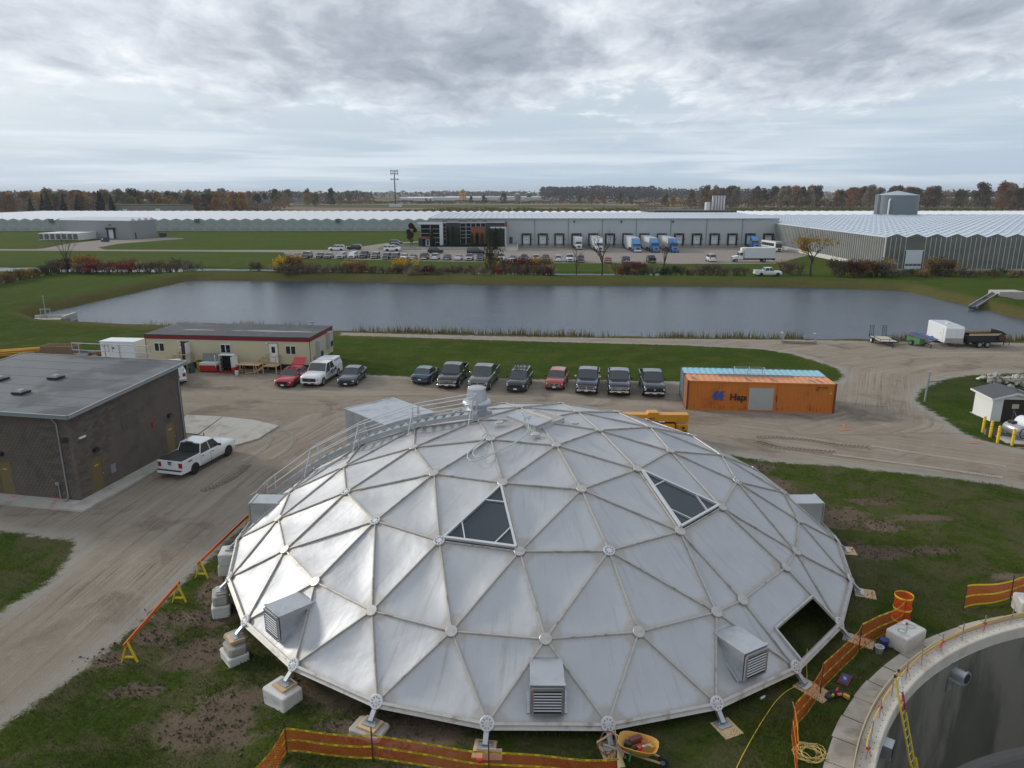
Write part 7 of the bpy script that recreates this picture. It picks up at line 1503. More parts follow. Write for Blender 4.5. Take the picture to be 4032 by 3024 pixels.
# storage building and cold store boxes at left
stb=thing('storage_building','grey metal storage building with a zigzag roof in left field','building',(0,0,0)); gst=mat('grey_steel_cladding',(.27,.28,.29),.5,.2,v=.06,s=.3)
A_,B_,C_,D_=(-179,292.5),(-146.8,284.6),(-144.6,300.5),(-177,308.5)
def wq(a,b,z0,z1): return MB().quad((*a,z0),(*b,z0),(*b,z1),(*a,z1))
part('front_wall',wq(A_,B_,0,7.05),gst,stb); part('side_wall',wq(B_,C_,0,6.9),gst,stb); part('back_wall',wq(C_,D_,0,7.),gst,stb); part('end_wall',wq(D_,A_,0,7.),gst,stb)
for k in range(4):
    p0=Vector(B_).lerp(Vector(C_),k/4); p1=Vector(B_).lerp(Vector(C_),(k+1)/4); m0=(p0+p1)/2; dd=Vector(A_)-Vector(B_)
    q0,q1,qm=p0+dd,p1+dd,m0+dd; part('roof_bay',MB().add([(*p0,6.9),(*m0,7.9),(*p1,6.9),(*q0,6.9),(*qm,7.9),(*q1,6.9)],[(0,1,4,3),(1,2,5,4),(0,1,2),(3,4,5)]),mat('pale_metal_roof',(.60,.62,.64),.4,.3,v=.05),stb)
dv=(Vector(B_)-Vector(A_)).normalized(); fn_=Vector((dv.y,-dv.x)); 
def onw(s_,o_): q=Vector(A_)+dv*s_+fn_*o_; return q
def wbox(s0,s1,z0,z1,o_=.4):
    a,b=onw(s0,0),onw(s1,0); a2,b2=onw(s0,o_),onw(s1,o_); return MB().add([(*a,z0),(*b,z0),(*b2,z0),(*a2,z0),(*a,z1),(*b,z1),(*b2,z1),(*a2,z1)],[(0,1,2,3),(4,5,6,7),(0,1,5,4),(1,2,6,5),(2,3,7,6),(3,0,4,7)])
o=part('dock_shelter',wbox(22.3,22.9,.3,4.2).add(wbox(25.3,25.9,.3,4.2).v,[(0,1,2,3),(4,5,6,7),(0,1,5,4),(1,2,6,5),(2,3,7,6),(3,0,4,7)]).add(wbox(22.,26.2,3.7,4.4,.6).v,[(0,1,2,3),(4,5,6,7),(0,1,5,4),(1,2,6,5),(2,3,7,6),(3,0,4,7)]),dblk,stb); part('dock_door',wbox(22.9,25.3,.3,3.7,.15),dock_w,o); part('wall_lamp',wbox(23.6,24.2,5.2,5.6),dark,stb)
part('side_door',MB().box((-146.5,287.2,1.3),(.15,1.1,2.4),-.1),dark,stb)
rgp='row of white cold store containers by the storage building'; rw_=mat('reefer_white',(.68,.68,.67),.5,v=.08,s=.6)
for k in range(7):
    x=-177.0+k*2.2; r_=thing('cold_store_container','white cold store container, %s from the left beside the grey storage building'%ORD[k],'container',(x,284.5-.05*k,0),-.06,rgp)
    part('body',MB().bb(-1.07,1.07,-6.5,6.2,.15,2.75),rw_,r_); part('cooling_unit',MB().bb(-.85,.55,-6.75,-6.5,.5,2.45),mat('unit_dark',(.12,.12,.12),.6,v=.4,s=2.),r_)
du=thing('dumpster','navy dumpster on the gravel in front of the storage dock','dumpster',(-149.8,271.2,0),-.2); part('bin',MB().bb(-1.1,1.1,-.9,.9,.1,1.6),mat('navy_bin',(.015,.025,.06),.5),du); part('lid',MB().bb(-1.15,1.15,-.95,.95,1.6,1.7),dark,du); part('logo',MB().bb(-.7,-.2,-.92,-.9,.8,1.3),white,du)
du=thing('waste_bin','black waste bin at the right end of the storage building','bin',(-141.,298,0),.1); part('bin',MB().bb(-1.2,1.2,-.9,.9,.1,1.8),dark,du); part('lid',MB().bb(-1.25,1.25,-.95,.95,1.8,1.9),dark,du)
# ================================================================ things far beyond
def simple_building(name,label,cx,cy,w_,d_,h,wm_,rm_,ridge=2.,doors=()):
    b=thing(name,label,'building',(cx,cy,0)); part('wall',MB().bb(-w_/2,w_/2,-d_/2,d_/2,0,h),wm_,b)
    if ridge: part('roof',MB().add([(-w_/2-.4,-d_/2-.4,h),(w_/2+.4,-d_/2-.4,h),(w_/2+.4,d_/2+.4,h),(-w_/2-.4,d_/2+.4,h),(-w_/2-.4,0,h+ridge),(w_/2+.4,0,h+ridge)],[(0,1,5,4),(2,3,4,5),(0,4,3),(1,2,5)]),rm_,b)
    else: part('roof',MB().bb(-w_/2-.3,w_/2+.3,-d_/2-.3,d_/2+.3,h,h+.4),rm_,b)
    for x,ww,hh in doors: part('door',MB().bb(x-ww/2,x+ww/2,-d_/2-.1,-d_/2,0 if hh<4 else 3.,hh),dock_w,b)
    return b
tanb=mat('tan_block',(.22,.20,.17),.8,v=.1); dkr=mat('dark_house_roof',(.045,.045,.05),.8); brb=mat('house_brick',(.17,.09,.065),.8)
simple_building('workshop_building','long low tan workshop beyond the left greenhouse',-268,552,56,20,8.2,tanb,dkr,0,((-14,3,5.4),(10,3.5,5.6)))
simple_building('barn','dark red barn standing alone in the far field',-293,820,19,12,4.2,mat('barn_red',(.09,.035,.03),.8),dkr,3.5)
for x,y,w_,h,lb in ((-372,800,13,6.5,'dark house left of the far brick house'),(-345,790,17,6,'brick house among far trees beyond the workshop'),(-318,960,20,5,'grey roofed house among the far trees'),(-296,1050,22,4.5,'pale blue farm shed among far trees')): simple_building('farm_house',lb,x,y,w_,10,h,brb if 'brick' in lb else mat('house_grey',(.22,.24,.26),.7),dkr,2.5)
for x,y,w_,lb in ((-140,1560,150,'long white far greenhouse left of the silo'),(60,1700,420,'longest white far greenhouse strip on the horizon'),(705,1150,88,'white far greenhouse right of the blue grey tank'),(-180,1420,60,'small white far greenhouse near the tower')): simple_building('distant_greenhouse',lb,x,y,w_,50,5.5 if x<600 else 8.,mat('far_plastic',(.50,.55,.56),.5),plw,.8)
si=thing('grain_silo','grey corrugated grain silo on the horizon','silo',(10.6,1450,0)); part('shell',MB().cyl((0,0,0),(0,0,12.2),6.2,n=20),mat('silo_grey',(.16,.17,.18),.5,.3),si,30); part('cone_roof',MB().cyl((0,0,12.2),(0,0,14.5),6.4,.3,20),galv,si)
si=thing('green_tank','dark green tank with white top on the horizon','tank',(33,1450,0)); part('shell',MB().cyl((0,0,0),(0,0,14.5),5.,n=20),mat('tank_green',(.04,.075,.07),.5),si,30); part('cap',MB().cyl((0,0,14.5),(0,0,16.2),5.1,.5,20),white,si)
simple_building('packing_shed','low beige shed beside the far silo',40,1440,32,20,5.8,mat('beige_shed',(.42,.40,.35),.7),mat('beige_roof',(.40,.40,.38),.6),.6)
wt_=thing('water_tower','tiny white water tower on the far left horizon','water tower',(-433,2000,0)); part('bowl',MB().tube([(0,0,z) for z in (6,8,11,13)],[3,8,8,2],14),white,wt_,40); part('stem',MB().cyl((0,0,0),(0,0,6.5),2.,n=8),white,wt_)
ct=thing('cell_tower','tall dark cell tower monopole with antenna arrays','tower',(-139,890,0)); tm=mat('tower_brown',(.055,.045,.042),.6)
part('pole',MB().tube([(0,0,0),(0,0,20),(0,0,42)],[1.0,.75,.5],10),tm,ct,35); part('equipment_hut',MB().bb(-7,7,-3,3,0,3),mat('hut_white',(.6,.62,.62),.6),ct)
for z in (41,38,31.5):
    o=part('antenna_platform',MB().tube([(4.2*math.cos(a),4.2*math.sin(a),z) for a in np.linspace(0,2*pi,13)[:-1]],.14,4,close=True),tm,ct)
    for k in range(9): a=2*pi*k/9; part('antenna',MB().bb(4.4*math.cos(a)-.25,4.4*math.cos(a)+.25,4.4*math.sin(a)-.2,4.4*math.sin(a)+.2,z-1.3,z+1.3),mat('antenna_grey',(.35,.37,.40),.5),o)
for x,y in ((-167,640),(-25,650),(175,640),(-190,560)):
    u=thing('utility_pole','slim utility pole standing in the orchard strip','pole',(x,y,0),0,'utility poles beyond the greenhouse'); part('shaft',MB().cyl((0,0,0),(0,0,9.),.2,.14,6),mat('pole_grey',(.25,.23,.20),.8),u); part('cross_arm',MB().bb(-1.2,1.2,-.1,.1,8.3,8.5),mat('pole_grey',(.25,.23,.20),.8),u)
# ================================================================ vehicles in the far lot
FC={}
def far_tmpl(key,P):
    FC[key]=build_car('parked_car','template',P,pW,(0,-500,0),0,None,False)
    FC[key]['category']='car'
for k,P_ in (('sedan',SED),('suv',SUV),('big',BIG),('van',VAN),('hatch',HATCH),('pickup',V_(PU,bumper=chrome))): far_tmpl(k,P_)
def fp(n,c_): return paint(n,c_)
cols=dict(maroon=(.10,.012,.018),greyblue=(.16,.19,.21),silver=(.38,.39,.40),white=(.72,.73,.74),brown=(.045,.035,.030),beige=(.17,.15,.13),dark=(.035,.038,.042),black=(.010,.011,.013),taupe=(.16,.145,.13),purple=(.05,.05,.065),green=(.022,.030,.028),red=(.16,.015,.018),olive=(.035,.034,.026),lightblue=(.30,.36,.44))
names=dict(sedan='parked_sedan',suv='parked_suv',big='parked_suv',van='parked_minivan',hatch='parked_hatchback',pickup='parked_pickup'); cats=dict(sedan='car',suv='suv',big='suv',van='minivan',hatch='car',pickup='pickup')
GF='cars parked along the south edge of the far lot'
row=[('van','maroon',-57.34,202.8,-1,'maroon minivan at the left end of the far car row'),('sedan','maroon',-53.6,202.8,-1,'maroon sedan second in the far car row'),('sedan','greyblue',-51.,202.2,-1,'pale grey blue sedan third in the far car row'),('suv','silver',-47.4,201.8,-1,'silver crossover with raised hood in the far car row'),('suv','white',-44.4,202.8,-1,'white SUV next to the raised hood crossover'),('pickup','brown',-41.3,202.8,-1,'dark brown pickup in the far row above yellow shrubs'),('suv','beige',-38.,201.8,-1,'old beige SUV in the left half of the far row'),('suv','dark',-34.5,199.7,-1,'dark grey SUV left of a black SUV in far row'),('suv','black',-32.,199.3,-1,'black SUV beside the white sedan in far row'),('sedan','white',-29.6,199.3,-1,'white sedan facing the creek beside the black SUV'),('sedan','silver',-27.1,198.7,1,'silver sedan backed toward the lot, left of the taupe minivan'),('van','taupe',-23.9,198.3,1,'taupe minivan seen from behind in the far row'),('suv','white',-20.9,198.3,1,'white crossover seen from behind, right of the taupe minivan'),('hatch','purple',-17.6,197.5,1,'dark purple grey hatchback seen from behind'),('sedan','white',-14.5,196.9,1,'white sedan seen from behind, right of the purple hatchback'),('suv','silver',-11.5,196.,-1,'silver SUV facing the creek in mid row'),('suv','black',-8.5,195.2,-1,'black SUV right of the silver SUV in mid row'),('pickup','black',-6.,195.2,-1,'black pickup behind the tall yellow shrub'),('pickup','white',-2.9,194.6,-1,'white pickup above the red shrubs in the far row'),('sedan','silver',.3,194.6,-1,'silver sedan right of the white pickup'),('suv','black',3.3,194.,-1,'black SUV with bright headlight in the far row'),('suv','white',6.4,193.2,-1,'white SUV left of the dark green minivan'),('van','green',9.,192.6,-1,'dark green minivan in the right half of the far row'),('suv','white',12.3,192.6,1,'white SUV seen from behind, right of the green minivan'),('big','white',15.35,192.1,-1,'large white SUV behind the small bare tree'),('suv','brown',18.1,190.8,-1,'dark brown SUV at the end of the close packed row'),('sedan','red',25.,189.1,1,'dark red sedan alone beside the large bare tree'),('suv','dark',29.8,189.7,1,'dark grey SUV alone seen from behind'),('pickup','olive',36.4,189.1,1,'olive black pickup alone seen from behind')]
for kd,cl_,x,y,s_,lb in row:
    P_=dict(sedan=SED,suv=SUV,big=BIG,van=VAN,hatch=HATCH,pickup=PU)[kd]
    pm=fp(cl_,cols[cl_]); o=dup(FC[kd],(x,y+P_['L']/2-.4,0),R(-93 if s_<0 else 87),lb,GF,None,{n_:pm for n_ in ('body','cabin','bed','tailgate')}); o.name=names[kd]; o['category']=cats[kd]
    if 'raised hood' in lb: part('raised_hood',MB().box((1.5,0,1.35),(1.0,1.5,.05),0,Matrix.Rotation(.9,3,'Y')),pm,o)
for kd,cl_,x,y,a,lb in (('van','white',-55.1,231,180,'white minivan parked by the grass edge of the far lot'),('suv','black',-50.4,234.7,180,'black SUV behind the white minivan on the far lot'),('big','white',-37.2,228.3,0,'white SUV parked side on before the office terrace'),('sedan','lightblue',-37.6,236.,0,'light blue sedan just behind the white side on SUV'),('suv','black',-38.2,243.5,0,'black SUV behind the light blue sedan near red tree'),('suv','dark',-40.2,256.,0,'farthest dark SUV on the drive by the red tree'),('suv','black',-23.,221.1,0,'black crossover passing in front of the office steps'),('big','black',-10.8,218.2,0,'large black SUV in front of the office retaining wall'),('pickup','white',56.3,160.3,2,'white pickup half hidden by shrubs beside the pond'),('van','white',52.9,194.5,87,'white passenger van seen from behind on the far lot')):
    pm=fp(cl_,cols[cl_]); o=dup(FC[kd],(x,y,0),R(a),lb,None,(1,1,1.16) if 'passenger' in lb else None,{n_:pm for n_ in ('body','cabin','bed','tailgate')}); o.name=names[kd]; o['category']=cats[kd]
for o in FC.values(): kill(o)
# ---- lorries
blueT=paint('truck_blue',(.012,.20,.52),.3,.1); tw_=mat('trailer_side_white',(.68,.70,.72),.35,.1,v=.05,s=.3)
def lorry_wheels(v,xs_,r_=.5,tr=1.25):
    for x in xs_:
        for s_ in (-1,1): o=part('wheel',MB().tube([(x,s_*tr,r_),(x,s_*(tr-.35),r_)],r_,14),tyre,v,35); part('rim',MB().tube([(x,s_*(tr+.01),r_),(x,s_*(tr-.01),r_)],r_*.55,12),rimsl,o)
def tractor(name,label,loc,rz,pm,chr_,group=None):
    v=thing(name,label,'truck',loc,rz,group)
    part('hood',MB().loft([[(3.3,-.85,.7),(3.3,.85,.7),(3.25,.8,1.55),(3.25,-.8,1.55)],[(1.6,-1.0,.7),(1.6,1.0,.7),(1.6,.98,1.95),(1.6,-.98,1.95)]]),pm,v,bev=.08); part('cab',MB().loft([[(1.6,-1.15,.75),(1.6,1.15,.75),(1.25,1.05,2.75),(1.25,-1.05,2.75)],[(-.9,-1.2,.75),(-.9,1.2,.75),(-.9,1.15,2.9),(-.9,-1.15,2.9)]]),pm,v,bev=.06)
    part('roof_fairing',MB().loft([[(1.2,-1.0,2.75),(1.2,1.0,2.75),(1.1,.9,2.9),(1.1,-.9,2.9)],[(-.2,-1.15,2.85),(-.2,1.15,2.85),(-.25,1.05,3.9),(-.25,-1.05,3.9)],[(-.9,-1.15,2.85),(-.9,1.15,2.85),(-.9,1.1,3.95),(-.9,-1.1,3.95)]]),pm,v,bev=.05)
    part('windscreen',MB().quad((1.585,-1.0,2.0),(1.585,1.0,2.0),(1.36,.95,2.62),(1.36,-.95,2.62)),vglass,v); part('visor',MB().bb(1.25,1.6,-1.05,1.05,2.64,2.74),chr_,v)
    part('grille',MB().bb(3.27,3.34,-.48,.48,.85,1.5),chrome,v); part('grille_mesh',MB().bb(3.33,3.36,-.42,.42,.9,1.45),dark,v); part('bumper',MB().bb(3.1,3.45,-1.15,1.15,.4,.8),chr_,v,bev=.04)
    for s_ in (-1,1): part('headlight',MB().box((3.2,s_*.78,1.05),(.12,.3,.3)),hlamp,v); part('mirror',MB().bb(1.3,1.45,s_*1.35,s_*1.55,1.9,2.6),chrome,v); part('side_window',MB().bb(.4,1.25,s_*1.19,s_*1.2,1.95,2.6),vglass,v); part('fuel_tank',MB().cyl((-.9,s_*.9,.75),(.6,s_*.9,.75),.32,n=12),chrome,v,35)
    part('frame_rail',MB().bb(-3.6,2.8,-.45,.45,.65,.95),dark,v); lorry_wheels(v,(2.4,-1.9,-3.2)); return v
def semitrailer(label,loc,rz,L=15.8,group=None):
    v=thing('semi_trailer',label,'trailer',loc,rz,group); part('box',MB().bb(-L/2,L/2,-1.3,1.3,1.15,4.05),tw_,v,bev=.03); part('roof_panel',MB().bb(-L/2+.1,L/2-.1,-1.22,1.22,4.05,4.09),mat('trailer_top',(.55,.57,.60),.4,.3),v); part('underframe',MB().bb(-L/2,L/2-1,-.5,.5,.85,1.15),dark,v); part('side_skirt',MB().bb(-4.5,3.,-1.29,-1.26,.4,1.15),tw_,v); part('landing_gear',MB().bb(4.4,4.6,-.8,.8,.2,1.1),dark,v); part('front_seal',MB().bb(L/2,L/2+.02,-1.28,1.28,1.2,4.0),mat('trailer_nose',(.5,.52,.54),.4),v); lorry_wheels(v,(-6.3,-5.0)); return v
GS='articulated lorries backed onto the loading docks'
for x,pm,ch_,lb in ((38.17,blueT,white,'leftmost of the three blue'),(43.74,blueT,blueT,'middle of the three blue'),(49.52,blueT,blueT,'rightmost of the three blue'),(26.88,pW,chrome,'white')):
    dy=3.0 if x<30 else 0
    semitrailer('white semi trailer coupled to the %s tractor%s at the docks'%(lb,'s' if 'three' in lb else ''),(x,WY0-8.4,0),R(-90),15.8 if x>30 else 14.5,GS); tractor('tractor_unit','%s tractor%s backed onto the docks'%(lb,'s' if 'three' in lb else ' with its trailer'),(x,WY0-18.3+dy*.4,0),R(-90),pm,ch_,GS)
tractor('tractor_unit','lone blue tractor without trailer near the small bus',(78.75,WY0-4.4,0),R(-90),blueT,white)
def box_truck(label,loc,rz,L=7.2,reefer=True):
    v=thing('box_truck',label,'truck',loc,rz); part('hood',MB().loft([[(3.2,-.85,.65),(3.2,.85,.65),(3.15,.8,1.45),(3.15,-.8,1.45)],[(1.8,-1.0,.65),(1.8,1.0,.65),(1.8,.98,1.75),(1.8,-.98,1.75)]]),pW,v,bev=.08); part('cab',MB().loft([[(1.8,-1.1,.75),(1.8,1.1,.75),(1.35,1.0,2.65),(1.35,-1.0,2.65)],[(.5,-1.1,.75),(.5,1.1,.75),(.5,1.05,2.75),(.5,-1.05,2.75)]]),pW,v,bev=.06)
    part('windscreen',MB().quad((1.74,-.95,1.8),(1.74,.95,1.8),(1.48,.9,2.5),(1.48,-.9,2.5)),vglass,v); part('grille',MB().bb(3.17,3.24,-.5,.5,.8,1.35),dark,v); part('bumper',MB().bb(3.05,3.4,-1.1,1.1,.4,.75),chrome,v)
    for s_ in (-1,1): part('side_window',MB().bb(.7,1.45,s_*1.09,s_*1.11,1.75,2.45),vglass,v); part('headlight',MB().box((3.12,s_*.75,1.),(.12,.28,.28)),hlamp,v)
    part('box',MB().bb(.3-L,.3,-1.25,1.25,1.05,3.75),tw_,v,bev=.03); part('reefer_unit',MB().bb(.3,.95,-.85,.85,2.8,3.7),white,v,bev=.06); part('frame_rail',MB().bb(.2-L,2.8,-.45,.45,.6,1.0),dark,v); part('rear_step',MB().bb(.2-L,.5-L,-1.2,1.2,.5,1.05),dark,v); lorry_wheels(v,(2.4,-L*.62),.48,1.2); return v
box_truck('white refrigerated box truck parked side on across the far lot',(61.2,193.,0),R(180),8.0); box_truck('white refrigerated straight truck backed onto the fourth dock',(21.26,WY0-7.8,0),R(-90),6.8)
bu=thing('shuttle_bus','small white bus with blue stripes by the glass greenhouse','bus',(81.0,229.2,0),R(-83)); part('body',MB().loft([[(4.6,-1.15,.5),(4.6,1.15,.5),(4.45,1.1,3.1),(4.45,-1.1,3.1)],[(-5.,-1.2,.5),(-5.,1.2,.5),(-5.,1.15,3.15),(-5.,-1.15,3.15)]]),pW,bu,bev=.12); part('windscreen',MB().quad((4.6,-1.0,1.3),(4.6,1.0,1.3),(4.49,.98,2.5),(4.49,-.98,2.5)),vglass,bu); part('nose',MB().bb(4.4,5.1,-1.05,1.05,.5,1.25),pW,bu,bev=.12); part('grille',MB().bb(5.08,5.12,-.5,.5,.65,1.1),dark,bu); part('roof_sign',MB().bb(4.35,4.52,-.9,.9,2.62,2.95),mat('bus_lamps',(.35,.06,.03),.4),bu)
for s_ in (-1,1):
    for k in range(7): part('side_window',MB().bb(-4.6+k*1.2,-3.55+k*1.2,s_*1.185,s_*1.205,1.7,2.6),vglass,bu)
    part('stripe',MB().bb(-4.9,4.3,s_*1.19,s_*1.207,1.15,1.3),mat('stripe_blue',(.05,.10,.25),.4),bu); part('stripe',MB().bb(-4.9,4.3,s_*1.19,s_*1.207,.85,.95),mat('stripe_blue',(.05,.10,.25),.4),bu)
lorry_wheels(bu,(3.2,-3.0),.46,1.15)
# ================================================================ vegetation
def quads_mesh(name,c_,s_,up=0.,seed=0,asp=1.):
    """leaf faces: centres c_ (n,3), sizes s_ (n,), random orientation"""
    g=np.random.default_rng(seed); n=len(c_)
    a=g.normal(size=(n,3)); a/=np.linalg.norm(a,axis=1,keepdims=True); b=g.normal(size=(n,3)); b[:,2]+=up; b-=a*(a*b).sum(1,keepdims=True); b/=np.linalg.norm(b,axis=1,keepdims=True)
    a=a*s_[:,None]*.5; b=b*s_[:,None]*.5*asp
    v=np.stack([c_-a-b*.6,c_+a*.35-b,c_+a+b*.5,c_-a*.3+b],1).reshape(-1,3)
    me=bpy.data.meshes.new(name); me.vertices.add(4*n); me.loops.add(4*n); me.polygons.add(n)
    me.vertices.foreach_set('co',v.ravel()); me.loops.foreach_set('vertex_index',np.arange(4*n)); me.polygons.foreach_set('loop_start',np.arange(0,4*n,4)); me.update(calc_edges=True)
    return me
def blob_points(blobs,n,seed,shell=.55):
    g=np.random.default_rng(seed); w_=np.array([b[1]**2 for b in blobs]); w_=w_/w_.sum(); idx=g.choice(len(blobs),n,p=w_)
    d=g.normal(size=(n,3)); d/=np.linalg.norm(d,axis=1,keepdims=True); r_=(shell+(1-shell)*g.random(n))**.8
    c_=np.array([b[0] for b in blobs])[idx]; rr=np.array([b[1] for b in blobs])[idx]; sq=np.array([b[2] if len(b)>2 else 1. for b in blobs])[idx]
    p_=c_+d*(rr*r_)[:,None]*np.stack([np.ones(n),np.ones(n),sq],1); return p_
def leafmat(name,c1,c2,v=.25,tr=.0):
    if name in _M: return _M[name]
    ma=bpy.data.materials.new(name); ma.use_nodes=True; t=NT(ma.node_tree); _M[name]=ma
    geo=t.n('ShaderNodeNewGeometry').outputs['Position']; oi=t.n('ShaderNodeObjectInfo').outputs['Random']
    n1=t.noise(geo,.55,3,.6); n2=t.noise(geo,4.,2,.6); k=t.math('ADD',t.math('MULTIPLY',n1,.9),t.math('ADD',t.math('MULTIPLY',n2,.5),t.math('MULTIPLY',t.math('SUBTRACT',oi,.5),.5)))
    c_=t.mix(t.step(k,.35,1.05),c1,c2); hv=t.n('ShaderNodeHueSaturation',{'Value':t.math('ADD',.75,t.math('MULTIPLY',oi,.5)),'Color':c_}).outputs[0]
    p=t.n('ShaderNodeBsdfPrincipled',{'Base Color':hv,'Roughness':.9,'Specular IOR Level':.03}); tl=t.n('ShaderNodeBsdfTranslucent',{'Color':hv}); mx=t.n('ShaderNodeMixShader',{0:.25,1:p.outputs[0],2:tl.outputs[0]}); t.link(mx.outputs[0],t.n('ShaderNodeOutputMaterial').inputs[0]); return ma
LM=dict(gold=leafmat('gold_leaves',(.20,.130,.035),(.38,.235,.055)),rust=leafmat('rust_leaves',(.165,.092,.048),(.29,.150,.065)),tan=leafmat('tan_twigs',(.175,.142,.105),(.295,.235,.170)),brown=leafmat('brown_leaves',(.120,.090,.060),(.215,.155,.095)),olive=leafmat('olive_leaves',(.062,.068,.026),(.135,.130,.045)),green=leafmat('green_leaves',(.022,.040,.012),(.062,.085,.022)),ever=leafmat('evergreen_needles',(.008,.016,.010),(.022,.034,.018)),red=leafmat('red_leaves',(.13,.045,.036),(.25,.062,.050)),dred=leafmat('dark_red_leaves',(.075,.020,.022),(.150,.030,.034)),yellow=leafmat('yellow_leaves',(.28,.18,.015),(.55,.36,.03)),grey=leafmat('grey_far_wood',(.125,.108,.096),(.215,.172,.135)))
bark=mat('bark',(.085,.070,.058),.9,v=.3,s=3.); barkd=mat('dark_bark',(.045,.036,.030),.9,v=.3,s=3.)
# --- templates
def branchy(seed,h,r0,levels=4,spread=.55,first=.30,n0=7):
    rr=random.Random(seed); mb=MB(); tips=[]
    def rec(p_,d,L,r_,lv):
        q=p_+d*L*.5+Vector((rr.uniform(-1,1),rr.uniform(-1,1),rr.uniform(-.3,.3)))*L*.06; e=p_+d*L
        mb.tube([p_,q,e],[r_,r_*.82,r_*.62],5 if lv<2 else 3,caps=False); tips.append((e,lv))
        if lv>=levels: return
        for k in range(n0 if lv==0 else rr.choice((2,3,3))):
            ax=Vector((rr.gauss(0,1),rr.gauss(0,1),rr.gauss(0,.4))).normalized(); nd=(d+ax*spread*(1.0 if lv==0 else .85)+Vector((0,0,.22))).normalized(); st=p_+d*L*rr.uniform(.55,1.0)
            rec(st if lv else p_+d*L*rr.uniform(first,1.0),nd,L*rr.uniform(.50,.80),r_*rr.uniform(.34,.52),lv+1)
    rec(Vector((0,0,-.1)),Vector((0,0,1)),h*.42,r0,0); return mb,tips
def tree_tmpl(name,h,seed,n,leaf,bl,trunk=.3,mk='gold',m2=bark):
    """bl: list of blobs in metres; crown and trunk meshes"""
    cr=quads_mesh('crown',blob_points(bl,n,seed,.25),np.full(n,leaf)*np.random.default_rng(seed).uniform(.6,1.3,n),seed=seed); cr.materials.append(LM[mk])
    tm_=MB().tube([(0,0,-.2),(.05*h*.1,0,h*.35),(0,.02*h,h*.72)],[trunk,trunk*.7,trunk*.25],7)
    for k in range(5): a=k*1.3+seed; tm_.tube([(0,0,h*(.25+.09*k)),(math.cos(a)*h*.16,math.sin(a)*h*.16,h*(.42+.09*k))],[trunk*.4,trunk*.12],4,caps=False)
    tme_=tm_.mesh('trunk'); tme_.materials.append(m2); return cr,tme_
def rblobs(seed,h,r_,n=11,z0=.30):
    g=random.Random(seed); out=[]
    for k in range(n):
        z=h*(z0+(.94-z0)*(k+.5)/n); rr=r_*math.sin(pi*(.18+.74*(k+.5)/n))**.8; a=g.uniform(0,6.28); d=rr*g.uniform(.25,.75); out.append(((d*math.cos(a),d*math.sin(a),z),r_*g.uniform(.16,.46),g.uniform(.7,1.3)))
    return out
TT=[tree_tmpl('t',20,k,2600,.78,rblobs(k,20,6.8+k%3*.9,22,.10)) for k in range(5)]
def conifer(seed,h,r_,n,leaf):
    g=np.random.default_rng(seed); z=g.random(n)**1.2; rad=r_*(1-z)*(.55+.45*g.random(n))*(1+.18*np.sin(z*38)); a=g.random(n)*6.28
    cr=quads_mesh('crown',np.stack([rad*np.cos(a),rad*np.sin(a),h*(.06+.94*z)],1),np.full(n,leaf)*g.uniform(.6,1.2,n),seed=seed); cr.materials.append(LM['ever']); t_=MB().tube([(0,0,-.2),(0,0,h*.8)],[.3,.08],6).mesh('trunk'); t_.materials.append(bark); return cr,t_
CF=[conifer(50+k,18,4.2,700,1.1) for k in range(2)]
def plant_tree(name,label,cat,tm_,loc,s_,mk,group,rz=None,sz=None):
    r_=thing(name,label,cat,loc,random.uniform(0,6) if rz is None else rz,group); r_.scale=(s_,s_,sz or s_)
    c_=link('crown',tm_[0],None,r_); 
    if mk: c_.material_slots[0].link='OBJECT'; c_.material_slots[0].material=LM[mk]
    link('trunk',tm_[1],None,r_); return r_
g=random.Random(11)
# left wood
for k in range(88):
    x=-480+(k%46)*5.8+g.uniform(-3,3); y=590+g.uniform(-25,60)+(70 if k>45 else 0); mk=g.choice(['gold','rust','olive','tan','gold','brown','olive','rust']); fade=1. if k%46<30 else .85
    plant_tree('autumn_tree','tall %s autumn tree in the wood beyond the left greenhouse'%dict(gold='golden',rust='rusty orange',olive='olive green',tan='bare tan',brown='brown')[mk],'tree',TT[k%5],(x,y,0),g.uniform(.74,1.0)*fade,mk,'autumn trees of the left wood')
for k,(x,y,s_) in enumerate(((-352,545,.75),(-345,548,.85),(-338,543,.95),(-331,550,.85),(-322,552,.8),(-296,535,1.0),(-290,540,.85),(-306,556,.95))): plant_tree('conifer','dark evergreen conifer in front of the left wood, %s in the clump'%ORD[k],'tree',CF[k%2],(x,y,0),s_,None,'dark conifers of the left wood')
for k in range(22):
    x=-262+k*7.5+g.uniform(-4,4); y=900+g.uniform(-40,90); mk=g.choice(['rust','brown','olive','tan','green','gold']); plant_tree('autumn_tree','%s tree among the far farm houses'%dict(gold='golden',rust='rusty',olive='olive',tan='bare tan',brown='brown',green='green')[mk],'tree',TT[k%5],(x-120,y,0),g.uniform(.7,1.05),mk,'trees among the far farm houses')
